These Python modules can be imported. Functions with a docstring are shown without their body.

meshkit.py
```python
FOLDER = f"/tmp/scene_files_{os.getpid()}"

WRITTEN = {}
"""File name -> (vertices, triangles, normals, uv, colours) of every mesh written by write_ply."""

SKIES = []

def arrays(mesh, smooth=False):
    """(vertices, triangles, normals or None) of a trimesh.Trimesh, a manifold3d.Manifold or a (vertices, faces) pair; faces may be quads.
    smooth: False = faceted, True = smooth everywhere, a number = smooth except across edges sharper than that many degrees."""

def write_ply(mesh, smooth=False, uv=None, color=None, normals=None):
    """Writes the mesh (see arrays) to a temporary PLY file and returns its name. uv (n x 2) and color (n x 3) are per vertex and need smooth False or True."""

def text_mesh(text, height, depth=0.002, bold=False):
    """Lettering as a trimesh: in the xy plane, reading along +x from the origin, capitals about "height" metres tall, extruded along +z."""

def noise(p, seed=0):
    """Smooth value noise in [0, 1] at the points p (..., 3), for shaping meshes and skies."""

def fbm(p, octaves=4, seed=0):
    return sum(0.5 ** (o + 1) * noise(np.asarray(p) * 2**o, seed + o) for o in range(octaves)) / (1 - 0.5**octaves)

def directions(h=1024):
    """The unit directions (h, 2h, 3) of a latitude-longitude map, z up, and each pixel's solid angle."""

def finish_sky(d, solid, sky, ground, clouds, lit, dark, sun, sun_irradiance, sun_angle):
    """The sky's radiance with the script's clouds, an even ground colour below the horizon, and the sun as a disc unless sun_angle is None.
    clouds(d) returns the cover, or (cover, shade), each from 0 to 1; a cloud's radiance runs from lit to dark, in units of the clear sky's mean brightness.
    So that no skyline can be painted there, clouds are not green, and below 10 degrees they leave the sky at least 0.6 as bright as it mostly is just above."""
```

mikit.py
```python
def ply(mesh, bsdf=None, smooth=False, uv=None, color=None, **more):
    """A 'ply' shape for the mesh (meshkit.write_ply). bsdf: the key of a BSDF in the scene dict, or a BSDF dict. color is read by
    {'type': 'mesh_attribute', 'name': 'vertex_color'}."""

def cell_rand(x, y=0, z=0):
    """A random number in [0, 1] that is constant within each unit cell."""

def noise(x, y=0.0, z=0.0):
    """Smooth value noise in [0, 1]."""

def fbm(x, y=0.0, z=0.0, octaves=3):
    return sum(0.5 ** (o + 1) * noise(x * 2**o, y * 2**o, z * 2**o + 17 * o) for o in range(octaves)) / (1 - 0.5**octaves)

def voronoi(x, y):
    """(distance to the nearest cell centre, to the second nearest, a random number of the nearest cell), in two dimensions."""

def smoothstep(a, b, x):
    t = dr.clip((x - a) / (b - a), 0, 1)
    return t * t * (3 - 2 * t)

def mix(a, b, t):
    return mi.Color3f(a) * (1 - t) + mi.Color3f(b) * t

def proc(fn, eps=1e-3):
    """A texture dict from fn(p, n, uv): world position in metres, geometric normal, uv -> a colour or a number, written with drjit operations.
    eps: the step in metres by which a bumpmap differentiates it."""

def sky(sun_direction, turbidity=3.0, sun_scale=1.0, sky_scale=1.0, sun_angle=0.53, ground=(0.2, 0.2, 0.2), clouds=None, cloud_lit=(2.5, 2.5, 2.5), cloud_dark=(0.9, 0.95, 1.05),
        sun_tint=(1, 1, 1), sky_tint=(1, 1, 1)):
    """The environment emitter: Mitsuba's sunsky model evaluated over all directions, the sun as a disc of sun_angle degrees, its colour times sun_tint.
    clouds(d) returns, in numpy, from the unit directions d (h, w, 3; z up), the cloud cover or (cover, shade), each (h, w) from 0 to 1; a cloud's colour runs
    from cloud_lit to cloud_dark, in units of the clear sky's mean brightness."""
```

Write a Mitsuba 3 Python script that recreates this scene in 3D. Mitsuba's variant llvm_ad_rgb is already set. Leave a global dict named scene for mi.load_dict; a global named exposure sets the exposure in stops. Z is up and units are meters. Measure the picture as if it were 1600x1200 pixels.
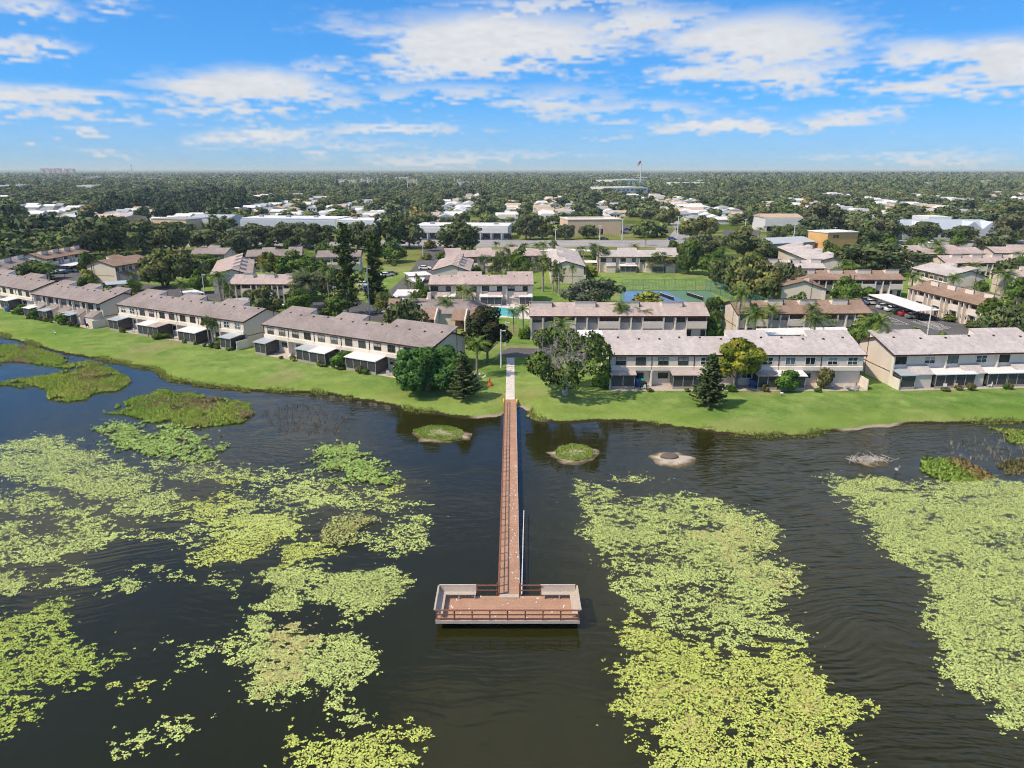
import math
import numpy as np
import mitsuba as mi
import drjit as dr
import mikit
import meshkit
from mikit import noise, fbm, cell_rand, smoothstep, mix, voronoi
from shapely.geometry import Polygon, Point
from shapely import contains_xy
from scipy.spatial import cKDTree
import trimesh

T4 = mi.ScalarTransform4f
rng = np.random.default_rng(7)
scene, labels, used = {}, {}, {}

# ------------------------------------------------------------------ camera, sky, exposure
PITCH = math.radians(16.70)
scene['camera'] = {'type': 'perspective', 'fov': 71.56, 'fov_axis': 'x', 'near_clip': 1.0, 'far_clip': 60000.0,
                   'to_world': T4().look_at(origin=[0, 0, 35], target=[0, math.cos(PITCH), 35 - math.sin(PITCH)], up=[0, 0, 1]),
                   'medium': {'type': 'ref', 'id': 'air'}}
exposure = 1.92
SUN_EL, SUN_AZ = math.radians(50), math.radians(25)
SUN = [-math.cos(SUN_EL) * math.cos(SUN_AZ), -math.cos(SUN_EL) * math.sin(SUN_AZ), math.sin(SUN_EL)]
CLOUDS = [(-31.3, 9.61, 3.5, 0.84, 0.8), (-32.4, 7.47, 3.0, 0.58, 0.9), (-31.9, 4.37, 5.5, 0.99, 1), (-25.8, 4.44, 2.4, 0.64, 0.7), (-28.9, 2.73, 2.3, 0.28, 0.75), (-28.5, 1.48, 1.5, 0.2, 0.6), (-26.6, 1.14, 1.4, 0.17, 0.5), (-18.5, 5.51, 6.7, 1.58, 1.1), (-14.2, 4.78, 4.1, 0.95, 0.7), (-13.1, 7.36, 3.2, 0.63, 0.5), (-17.5, 2.54, 4.3, 0.57, 0.95), (-0.9, 9.03, 10.0, 2.06, 1.25), (9.7, 10.42, 7.1, 1.12, 0.8), (3.7, 11.43, 10.0, 0.56, 0.75), (17.4, 8.51, 7.8, 2.18, 1.05), (20.9, 6.57, 4.4, 0.97, 0.8), (27.2, 6.92, 5.3, 1.45, 1.0), (32.5, 6.38, 4.8, 1.64, 1.3), (-4.8, 5.35, 6.7, 1.05, 0.75), (2.9, 5.36, 7.6, 1.14, 0.6), (9.6, 4.5, 7.7, 0.79, 0.65), (16.5, 3.08, 5.4, 0.65, 1.15), (25.1, 3.73, 2.7, 0.49, 0.75), (-8.7, 2.95, 7.7, 0.5, 0.85), (-13.5, 1.78, 10.5, 0.59, 0.6), (-2.0, 1.04, 14.5, 0.47, 0.62), (27.3, 0.88, 9.2, 0.46, 0.7), (-25.3, 0.51, 13.2, 0.34, 0.35), (-25.5, 10.58, 1.9, 0.44, 0.6), (7.3, 2.87, 4.7, 0.45, 0.4)]


def clouds(d):
    """altocumulus banks by azimuth and elevation, their edges broken by noise; scattered banks all round"""
    az = np.degrees(np.arctan2(d[..., 0], d[..., 1]))
    el = np.degrees(np.arcsin(np.clip(d[..., 2], -1, 1)))
    # noise on a flat layer of cloud overhead, so that it foreshortens towards the horizon
    t = 1 / np.maximum(d[..., 2] + 0.06, 0.02)
    q = np.stack([d[..., 0] * t * 1.1, d[..., 1] * t * 1.5, 0 * t], -1)
    n1 = meshkit.fbm(q * 2.2 + 3.1, 6, 5)
    n2 = meshkit.fbm(np.stack([az * .16 + el * .10, el * .85 - az * .05, 0 * el], -1), 6, 11)
    n3 = meshkit.fbm(np.stack([az * 1.1 + el * .6, el * 4.6, 0 * el], -1), 5, 23)
    f = np.zeros_like(az)
    wx = az + (n2 - .5) * 9
    wy = el + (n3 - .5) * 1.6 + (n2 - .5) * 2.0
    for a, e, ra, re, s in CLOUDS + [(24, 29, 24, 13, 1.0), (-20, 19.5, 12, 4, .8)]:   # the banks run on above the frame, as the lake's reflections show
        f = np.maximum(f, s * np.exp(-((wx - a) / ra / 1.0) ** 2 - ((wy - e) / re / 1.0) ** 2))
    out = np.clip((np.abs(az) - 38) / 12, 0, 1) + np.clip((el - 15.5) / 5, 0, 1)
    f = np.maximum(f, np.clip(out, 0, 1) * np.clip((n1 - .42) * 3.2, 0, 1.2))
    x = f + (n2 - .5) * .8 + (n3 - .5) * .75
    c = np.clip((x - .20) / .72, 0, 1)
    c = c * c * (3 - 2 * c)
    c = c * .97 + .38 * np.clip(1 - el / 5.0, 0, 1) * (1 - c)
    shade = np.clip((n3 - .45) * .9 + .12, 0, .5)
    return np.clip(c, 0, 1), shade


scene['sky'] = mikit.sky(SUN, turbidity=2.6, sun_scale=.84, sky_scale=.98, clouds=clouds, cloud_lit=(2.6, 2.65, 2.72), cloud_dark=(1.85, 1.95, 2.1), sky_tint=(0.36, 0.88, 1.36), ground=(.07, .09, .05))

# ------------------------------------------------------------------ measured layout (metres; lake surface z = 0, land z = 1.2)
G = 1.2
SHORE = [(-620, 330), (-350, 262), (-200, 203), (-113.3, 153.6), (-101.1, 145.8), (-89.8, 138.1), (-81.1, 134.0), (-72.4, 129.3), (-66.4, 125.7), (-63.2, 122.7), (-60.3, 119.4), (-54.9, 116.7), (-48.4, 114.0), (-42.4, 112.2), (-38.0, 111.9), (-33.9, 112.2), (-29.2, 110.5), (-24.5, 107.8), (-20.0, 105.2), (-15.7, 103.0), (-10.5, 100.6), (-5.7, 99.8), (-2.4, 99.2), (-1.0, 100.6), (0.3, 104.3), (1.8, 104.9), (2.7, 100.6), (4.2, 97.3), (7.4, 96.7), (14.0, 97.8), (18.5, 97.0), (23.6, 94.6), (28.5, 92.8), (33.5, 91.5), (38.7, 91.5), (44.7, 93.0), (51.0, 95.1), (57.2, 96.4), (64.9, 97.0), (74.6, 97.5), (170, 90), (320, 84), (640, 90)]
PADS = [
    ('A', 0.85, 'pale', [(-71.8, 84.0), (-65.9, 92.6), (-61.4, 91.3), (-52.2, 84.0), (-43.8, 77.7), (-37.7, 73.1), (-35.1, 68.9), (-38.3, 67.3), (-43.2, 69.7), (-48.8, 73.1), (-54.4, 75.8), (-59.9, 78.7), (-67.7, 78.7)]),
    ('A', 0.75, 'tall', [(-60.2, 96.8), (-54.3, 96.8), (-50.6, 91.3), (-49.0, 98.3), (-39.3, 88.7), (-37.4, 82.9), (-42.1, 82.9), (-47.5, 85.1), (-54.8, 88.7)]),
    ('A', 0.58, 'pale', [(-68.5, 79.7), (-53.8, 74.9), (-41.9, 67.3), (-33.4, 63.7), (-34.7, 69.7), (-30.7, 73.1), (-24.1, 76.7), (-19.2, 73.1), (-21.5, 65.1), (-30.9, 61.0), (-37.9, 63.0), (-46.1, 66.6), (-60.9, 69.7)]),
    ('A', 0.42, 'pale', [(-52.8, 85.1), (-39.1, 84.0), (-24.9, 79.7), (-9.0, 71.3), (-8.2, 67.3), (-18.4, 69.7), (-31.4, 74.9), (-40.1, 76.7)]),
    ('B', 0.82, 'pale', [(-59.1, 67.3), (-50.2, 66.9), (-49.6, 64.4), (-46.4, 65.8), (-40.3, 65.1), (-38.5, 62.3), (-40.4, 59.7), (-44.2, 59.1), (-52.4, 58.5)]),
    ('C', 0.9, 'yellow', [(-36.1, 72.2), (-31.5, 73.1), (-29.6, 68.9), (-30.6, 65.1), (-34.7, 68.1)]),
    ('C', 0.92, 'yellow', [(-30.5, 66.6), (-27.0, 68.9), (-22.2, 67.3), (-21.3, 64.4), (-23.0, 61.0), (-24.3, 59.1), (-27.5, 59.1), (-30.4, 59.7), (-30.1, 63.0)]),
    ('C', 0.85, 'yellow', [(-34.9, 75.8), (-32.8, 78.7), (-30.6, 75.8), (-31.7, 73.5)]),
    ('F', 0.75, 'tall', [(-26.3, 86.3), (-23.1, 90.0), (-17.1, 85.1), (-15.3, 79.7), (-13.1, 78.7), (-15.9, 75.8), (-20.0, 76.7), (-23.5, 80.7)]),
    ('F', 0.85, 'yellow', [(-15.4, 75.3), (-11.9, 75.8), (-11.8, 72.2), (-14.4, 72.2)]),
    ('H', 1.2, 'mound', [(-19.3, 67.3), (-16.7, 68.5), (-14.4, 65.8), (-14.4, 62.3), (-16.4, 61.0), (-18.6, 64.4)]),
    ('H', 0.95, 'yellow', [(-21.1, 62.3), (-17.6, 63.0), (-16.8, 59.7), (-19.8, 59.1)]),
    ('H', 0.75, 'pale', [(-14.5, 61.0), (-13.5, 66.6), (-8.4, 68.9), (-8.4, 62.3), (-11.2, 59.1)]),
    ('J', 0.92, 'pale', [(-21.1, 57.9), (-18.1, 58.5), (-16.6, 56.2), (-15.5, 56.8), (-10.6, 57.3), (-9.9, 55.1), (-11.1, 51.5), (-12.2, 49.6), (-14.4, 52.0), (-17.8, 52.0), (-19.6, 49.6), (-22.5, 50.5), (-21.6, 53.0)]),
    ('J', 0.9, 'pale', [(-22.6, 47.4), (-19.9, 49.6), (-18.9, 48.3), (-15.9, 47.0), (-14.9, 48.3), (-12.6, 49.2), (-11.4, 47.0), (-10.9, 42.4), (-10.8, 40.7), (-13.1, 40.4), (-14.5, 42.1), (-15.2, 41.0), (-17.6, 42.1), (-19.4, 45.0), (-21.8, 44.6), (-24.3, 45.8)]),
    ('J', 0.75, 'rusty', [(-20.1, 47.0), (-18.1, 48.3), (-15.3, 47.0), (-14.2, 44.6), (-15.8, 43.1), (-17.9, 43.5), (-19.4, 45.0)]),
    ('J', 0.3, 'rusty', [(-19.0, 52.0), (-15.3, 50.1), (-14.8, 47.8), (-17.3, 48.3)]),
    ('K', 0.68, 'green', [(-46.7, 51.0), (-39.4, 53.0), (-34.9, 49.2), (-31.3, 46.2), (-30.0, 44.2), (-29.5, 41.7), (-32.6, 43.1), (-31.8, 40.7), (-32.1, 39.4), (-32.3, 37.6), (-35.9, 36.7)]),
    ('K', 0.66, 'pale', [(-42.1, 57.3), (-37.5, 57.9), (-36.5, 55.6), (-38.0, 54.0), (-40.7, 54.5)]),
    ('K', 0.6, 'pale', [(-35.9, 55.6), (-33.4, 57.3), (-32.1, 54.0), (-34.4, 54.0)]),
    ('K', 0.7, 'pale', [(-51.1, 56.8), (-43.6, 56.8), (-43.3, 54.0), (-48.6, 53.5)]),
    ('K', 0.62, 'pale', [(-28.2, 56.2), (-23.9, 56.2), (-24.0, 54.0), (-26.9, 54.5)]),
    ('K', 0.6, 'pale', [(-33.0, 57.9), (-30.5, 58.5), (-29.1, 55.6), (-30.6, 55.4)]),
    ('K', 0.6, 'pale', [(-28.9, 46.6), (-26.8, 47.2), (-26.3, 46.2), (-28.2, 45.8)]),
    ('N', 0.8, 'yellow', [(-14.8, 39.1), (-12.8, 38.2), (-11.1, 37.6), (-8.8, 36.2), (-6.5, 36.7), (-6.7, 31.3), (-13.8, 31.3), (-15.0, 36.2)]),
    ('N', 0.8, 'pale', [(-12.0, 39.7), (-9.8, 40.4), (-9.3, 38.8), (-11.3, 38.8)]),
    ('O', 0.7, 'pale', [(-26.2, 37.3), (-24.3, 37.6), (-23.5, 36.7), (-25.3, 36.5)]),
    ('O', 0.8, 'pale', [(-23.8, 37.9), (-21.5, 38.2), (-20.9, 36.5), (-22.0, 35.9)]),
    ('O', 0.7, 'yellow', [(-26.6, 41.9), (-26.6, 43.1), (-25.3, 41.4), (-25.9, 40.7)]),
    ('R', 0.74, 'pale', [(7.5, 76.7), (9.5, 75.1), (11.5, 72.7), (15.1, 72.0), (20.8, 73.5), (23.1, 72.0), (25.0, 69.8), (26.9, 67.7), (27.1, 63.9), (25.0, 60.4), (26.0, 57.2), (25.6, 54.8), (23.9, 54.3), (23.6, 48.4), (19.6, 46.6), (17.7, 46.2), (14.6, 46.6), (13.1, 48.4), (11.3, 50.0), (9.7, 50.8), (9.1, 55.2), (9.9, 57.2), (8.1, 58.2), (7.5, 62.7), (7.4, 65.1), (8.6, 67.0), (6.9, 69.8)]),
    ('R', 0.2, 'rusty', [(20.4, 72.0), (25.0, 69.8), (27.1, 63.9), (25.0, 60.4), (26.0, 57.2), (25.4, 54.3), (23.2, 52.5), (20.8, 56.2), (17.8, 59.3), (18.4, 63.9)]),
    ('R', 0.9, 'yellow', [(7.6, 42.9), (9.5, 46.6), (9.5, 49.2), (12.8, 48.0), (14.6, 46.6), (17.7, 46.2), (21.4, 46.4), (22.7, 45.2), (23.1, 42.9), (22.8, 40.8), (21.3, 38.8), (20.6, 36.7), (17.6, 31.3), (6.6, 31.3), (7.9, 37.8), (7.6, 39.9)]),
    ('R', 0.12, 'rusty', [(7.6, 42.9), (20.2, 44.5), (22.8, 40.8), (20.6, 36.7), (17.6, 31.3), (6.6, 31.3)]),
    ('R', 0.6, 'pale', [(11.1, 79.8), (16.7, 78.9), (18.5, 77.2), (14.5, 76.3), (10.8, 77.6)]),
    ('R', 0.6, 'pale', [(18.8, 73.9), (23.5, 73.5), (22.5, 71.2), (18.4, 70.5)]),
    ('D', 0.86, 'pale', [(37.6, 77.2), (43.3, 78.0), (46.2, 76.7), (51.7, 77.2), (67.8, 76.7), (36.1, 36.0), (32.1, 38.0), (32.4, 39.3), (32.0, 41.6), (32.6, 45.2), (34.2, 50.0), (34.6, 53.4), (38.2, 55.2), (35.8, 58.2), (35.5, 62.1), (36.7, 65.7), (37.0, 70.5)]),
    ('D', 0.4, 'pale', [(31.7, 38.3), (37.1, 37.2), (35.4, 35.1), (31.5, 36.7)]),
]
ISLES = [
    ('marsh_a', 'marsh', [(-118.3, 145.3), (-100.4, 143.6), (-91.1, 137.2), (-81.6, 130.8), (-83.4, 126.6), (-92.6, 130.8), (-105.1, 128.0)]),
    ('marsh_a', 'marsh', [(-86.4, 117.9), (-81.5, 124.4), (-81.9, 132.2), (-76.4, 128.9), (-67.7, 120.3), (-65.5, 117.5), (-66.2, 113.4), (-69.8, 108.5), (-72.9, 106.8), (-78.7, 114.5), (-94.6, 114.1)]),
    ('marsh_b', 'marsh', [(-62.2, 102.1), (-60.0, 108.5), (-57.4, 112.6), (-52.4, 110.9), (-45.8, 107.5), (-40.7, 105.2), (-38.8, 101.2), (-39.7, 96.4), (-42.3, 93.8), (-46.3, 94.8), (-51.9, 97.0), (-57.1, 99.8)]),
    ('islet_a', 'grassy', [(-14.3, 93.3), (-11.9, 95.9), (-8.7, 95.4), (-5.5, 92.8), (-5.8, 90.3), (-8.6, 88.9), (-12.5, 89.8)]),
    ('islet_b', 'round', [(4.7, 85.7), (6.1, 88.0), (8.4, 88.9), (10.6, 87.7), (11.6, 85.3), (10.5, 82.9), (7.8, 81.5), (5.5, 82.7)]),
    ('islet_c', 'sand', [(17.4, 84.4), (19.1, 85.9), (21.6, 85.9), (23.5, 84.0), (22.8, 81.9), (20.4, 80.5), (18.2, 81.3)]),
    ('islet_d', 'debris', [(42.7, 83.6), (44.6, 84.4), (46.5, 84.0), (47.0, 82.5), (45.9, 81.3), (43.6, 81.3)]),
    ('float_a', 'green', [(51.3, 82.3), (54.5, 84.4), (56.8, 83.6), (57.6, 79.2), (55.6, 76.6), (51.8, 76.6), (49.9, 78.4)]),
    ('float_b', 'green', [(68.8, 93.8), (81.8, 94.8), (75.7, 87.0), (66.7, 88.9)]),
    ('float_c', 'brown', [(61.4, 83.8), (73.7, 84.4), (69.0, 78.4), (58.9, 78.8)]),
    ('reed_a', 'reeds', [(-39.1, 102.7), (-33.3, 106.5), (-24.3, 99.8), (-22.9, 91.8), (-32.1, 92.8)]),
    ('reed_b', 'reeds', [(57.7, 89.4), (68.4, 93.8), (75.7, 87.0), (70.8, 80.7), (56.0, 83.6)]),
]
ROWS = [
    ('R1', 'A', [15.81, 111.15], 0.0, 41.22, 6, 'pale', 1, 'two-storey townhouse row with pale grey roof on the lawn right of the footpath', {}),
    ('R2', 'B', [62.09, 111.15], 4.42, 35.6, 4, 'pale', 1, 'pale-roofed townhouse row at the right edge with white porch roofs facing the lake', {'L': 35.6}),
    ('L1', 'A', [-48.32, 135.0], -29.54, 39.67, 6, 'mauve', 1, 'two-storey townhouse row on the left lawn nearest the pier, with stepped grey-brown roof', {}),
    ('L2', 'A', [-88.08, 156.59], -28.76, 39.83, 6, 'mauve', 1, 'second townhouse row from the pier on the left lawn, with white-framed end windows', {}),
    ('L3', 'B', [-116.19, 170.71], -29.7, 27.06, 5, 'mauve', 1, 'third townhouse row on the left lawn, with small brown storage roofs', {}),
    ('L4', 'A', [-161.06, 201.14], -31.75, 48.76, 6, 'mauve', 1, 'left-edge townhouse row on the lawn with a line of dark upper windows', {}),
    ('M1', 'E', [3.96, 144.19], 0.0, 36.53, 4, 'rose', 1, 'townhouse row behind the carports with pinkish roof', {}),
    ('M2', 'E', [47.44, 146.23], 2.11, 28.19, 4, 'brown', 1, 'townhouse row with rusty brown roof left of the long white carport', {}),
    ('M3', 'B', [-21.58, 185.28], 0.0, 26.93, 4, 'rose', 0, 'pink-roofed townhouse row standing behind the swimming pool', {}),
    ('U1', 'B', [-22.17, 245.85], 10.01, 33.0, 6, 'rose', 1, 'pink-roofed townhouse row closing the far side of the palm courtyard', {}),
    ('M5', 'B', [30.52, 247.74], 0.0, 27.43, 4, 'pale', 0, 'pale-roofed townhouse row facing the oval lawn behind the tennis court', {}),
    ('N1', 'E', [76.66, 195.13], 0.0, 31.3, 4, 'brown', 0, 'brown-roofed townhouse row beyond the long white carport, parallel to the lake', {}),
    ('N2', 'E', [101.32, 180.74], -84.28, 30.42, 5, 'brown', 0, 'brown-roofed diagonal townhouse row beside the right-hand parking court', {}),
    ('N3', 'A', [122.18, 218.33], -88.03, 17.83, 4, 'pale', 0, 'pale-roofed diagonal townhouse row above the brown roofs at right', {}),
    ('N4', 'E', [141.01, 231.67], 2.78, 34.43, 5, 'rose', 0, 'pink-roofed townhouse row near the right edge behind two palms', {}),
    ('N5', 'B', [139.05, 196.17], -4.44, 15.56, 3, 'rose', 0, 'townhouse row cut by the right edge, with a bright left gable', {}),
    ('N6', 'A', [136.76, 255.57], 3.5, 33.27, 5, 'rose', 0, 'townhouse row at right whose pale roof backs onto the brown dirt lot', {}),
    ('N7', 'A', [174.99, 259.66], -5.23, 22.64, 3, 'rose', 0, 'farthest townhouse row at the right edge, with a pale hip-like roof', {}),
    ('N8', 'E', [76.25, 219.11], 0.0, 20.05, 3, 'pale', 0, 'pale-roofed townhouse row behind the big oaks right of the tennis court', {}),
    ('L6', 'E', [-157.37, 242.04], 87.31, 23.71, 4, 'brown', 0, 'brown-roofed townhouse row at far left with a bright left gable', {}),
    ('L5', 'E', [-151.25, 202.54], 100.07, 34.74, 4, 'mauve', 0, 'grey-brown townhouse row cut by the left edge, in front of the dark wood', {}),
    ('L7', 'B', [-123.22, 222.11], 77.07, 16.91, 3, 'brown', 0, 'townhouse row at left with brown roof and a wide blank cream gable', {}),
    ('L8', 'E', [-74.66, 187.12], 0.0, 16.72, 3, 'rose', 0, 'pink-roofed townhouse row behind the left carport with one white clerestory', {}),
    ('L9', 'A', [-91.79, 247.74], 12.28, 18.12, 4, 'mauve', 0, 'townhouse roof half hidden by trees left of the tall pines', {}),
    ('L10', 'A', [-66.96, 245.85], 7.5, 14.45, 3, 'mauve', 0, 'grey townhouse roof showing just behind the tall pines', {}),
    ('L11', 'A', [-114.88, 255.57], 0.0, 12.31, 3, 'mauve', 0, 'small stretch of townhouse roof under the oaks at left', {}),
    ('M4', 'A', [22.89, 222.11], 88.18, 41.8, 4, 'pale', 0, 'townhouse row seen end-on with a tall blank gable beside the green lawn', {'flip': 1}),
    ('U2', 'E', [-12.45, 213.3], 90.47, 26.95, 4, 'rose', 0, 'pink-roofed townhouse row running away from the lake left of the palm courtyard', {'flip': 1}),
    ('N9', 'E', [109.49, 231.67], 83.64, 47.96, 4, 'pale', 0, 'pale stepped townhouse row between the yellow block and the oaks', {'flip': 1}),
    ('L12', 'E', [-74.71, 205.13], 108.32, 37.0, 4, 'rose', 0, 'pink-roofed townhouse row running away behind the left carport', {'flip': 1}),
    ('N10', 'E', [79.8, 179.71], 80.55, 14.0, 2, 'brown', 0, 'brown-roofed townhouse row seen by its gable behind the rusty row', {'L': 14.0, 'flip': 1}),
]
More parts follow.
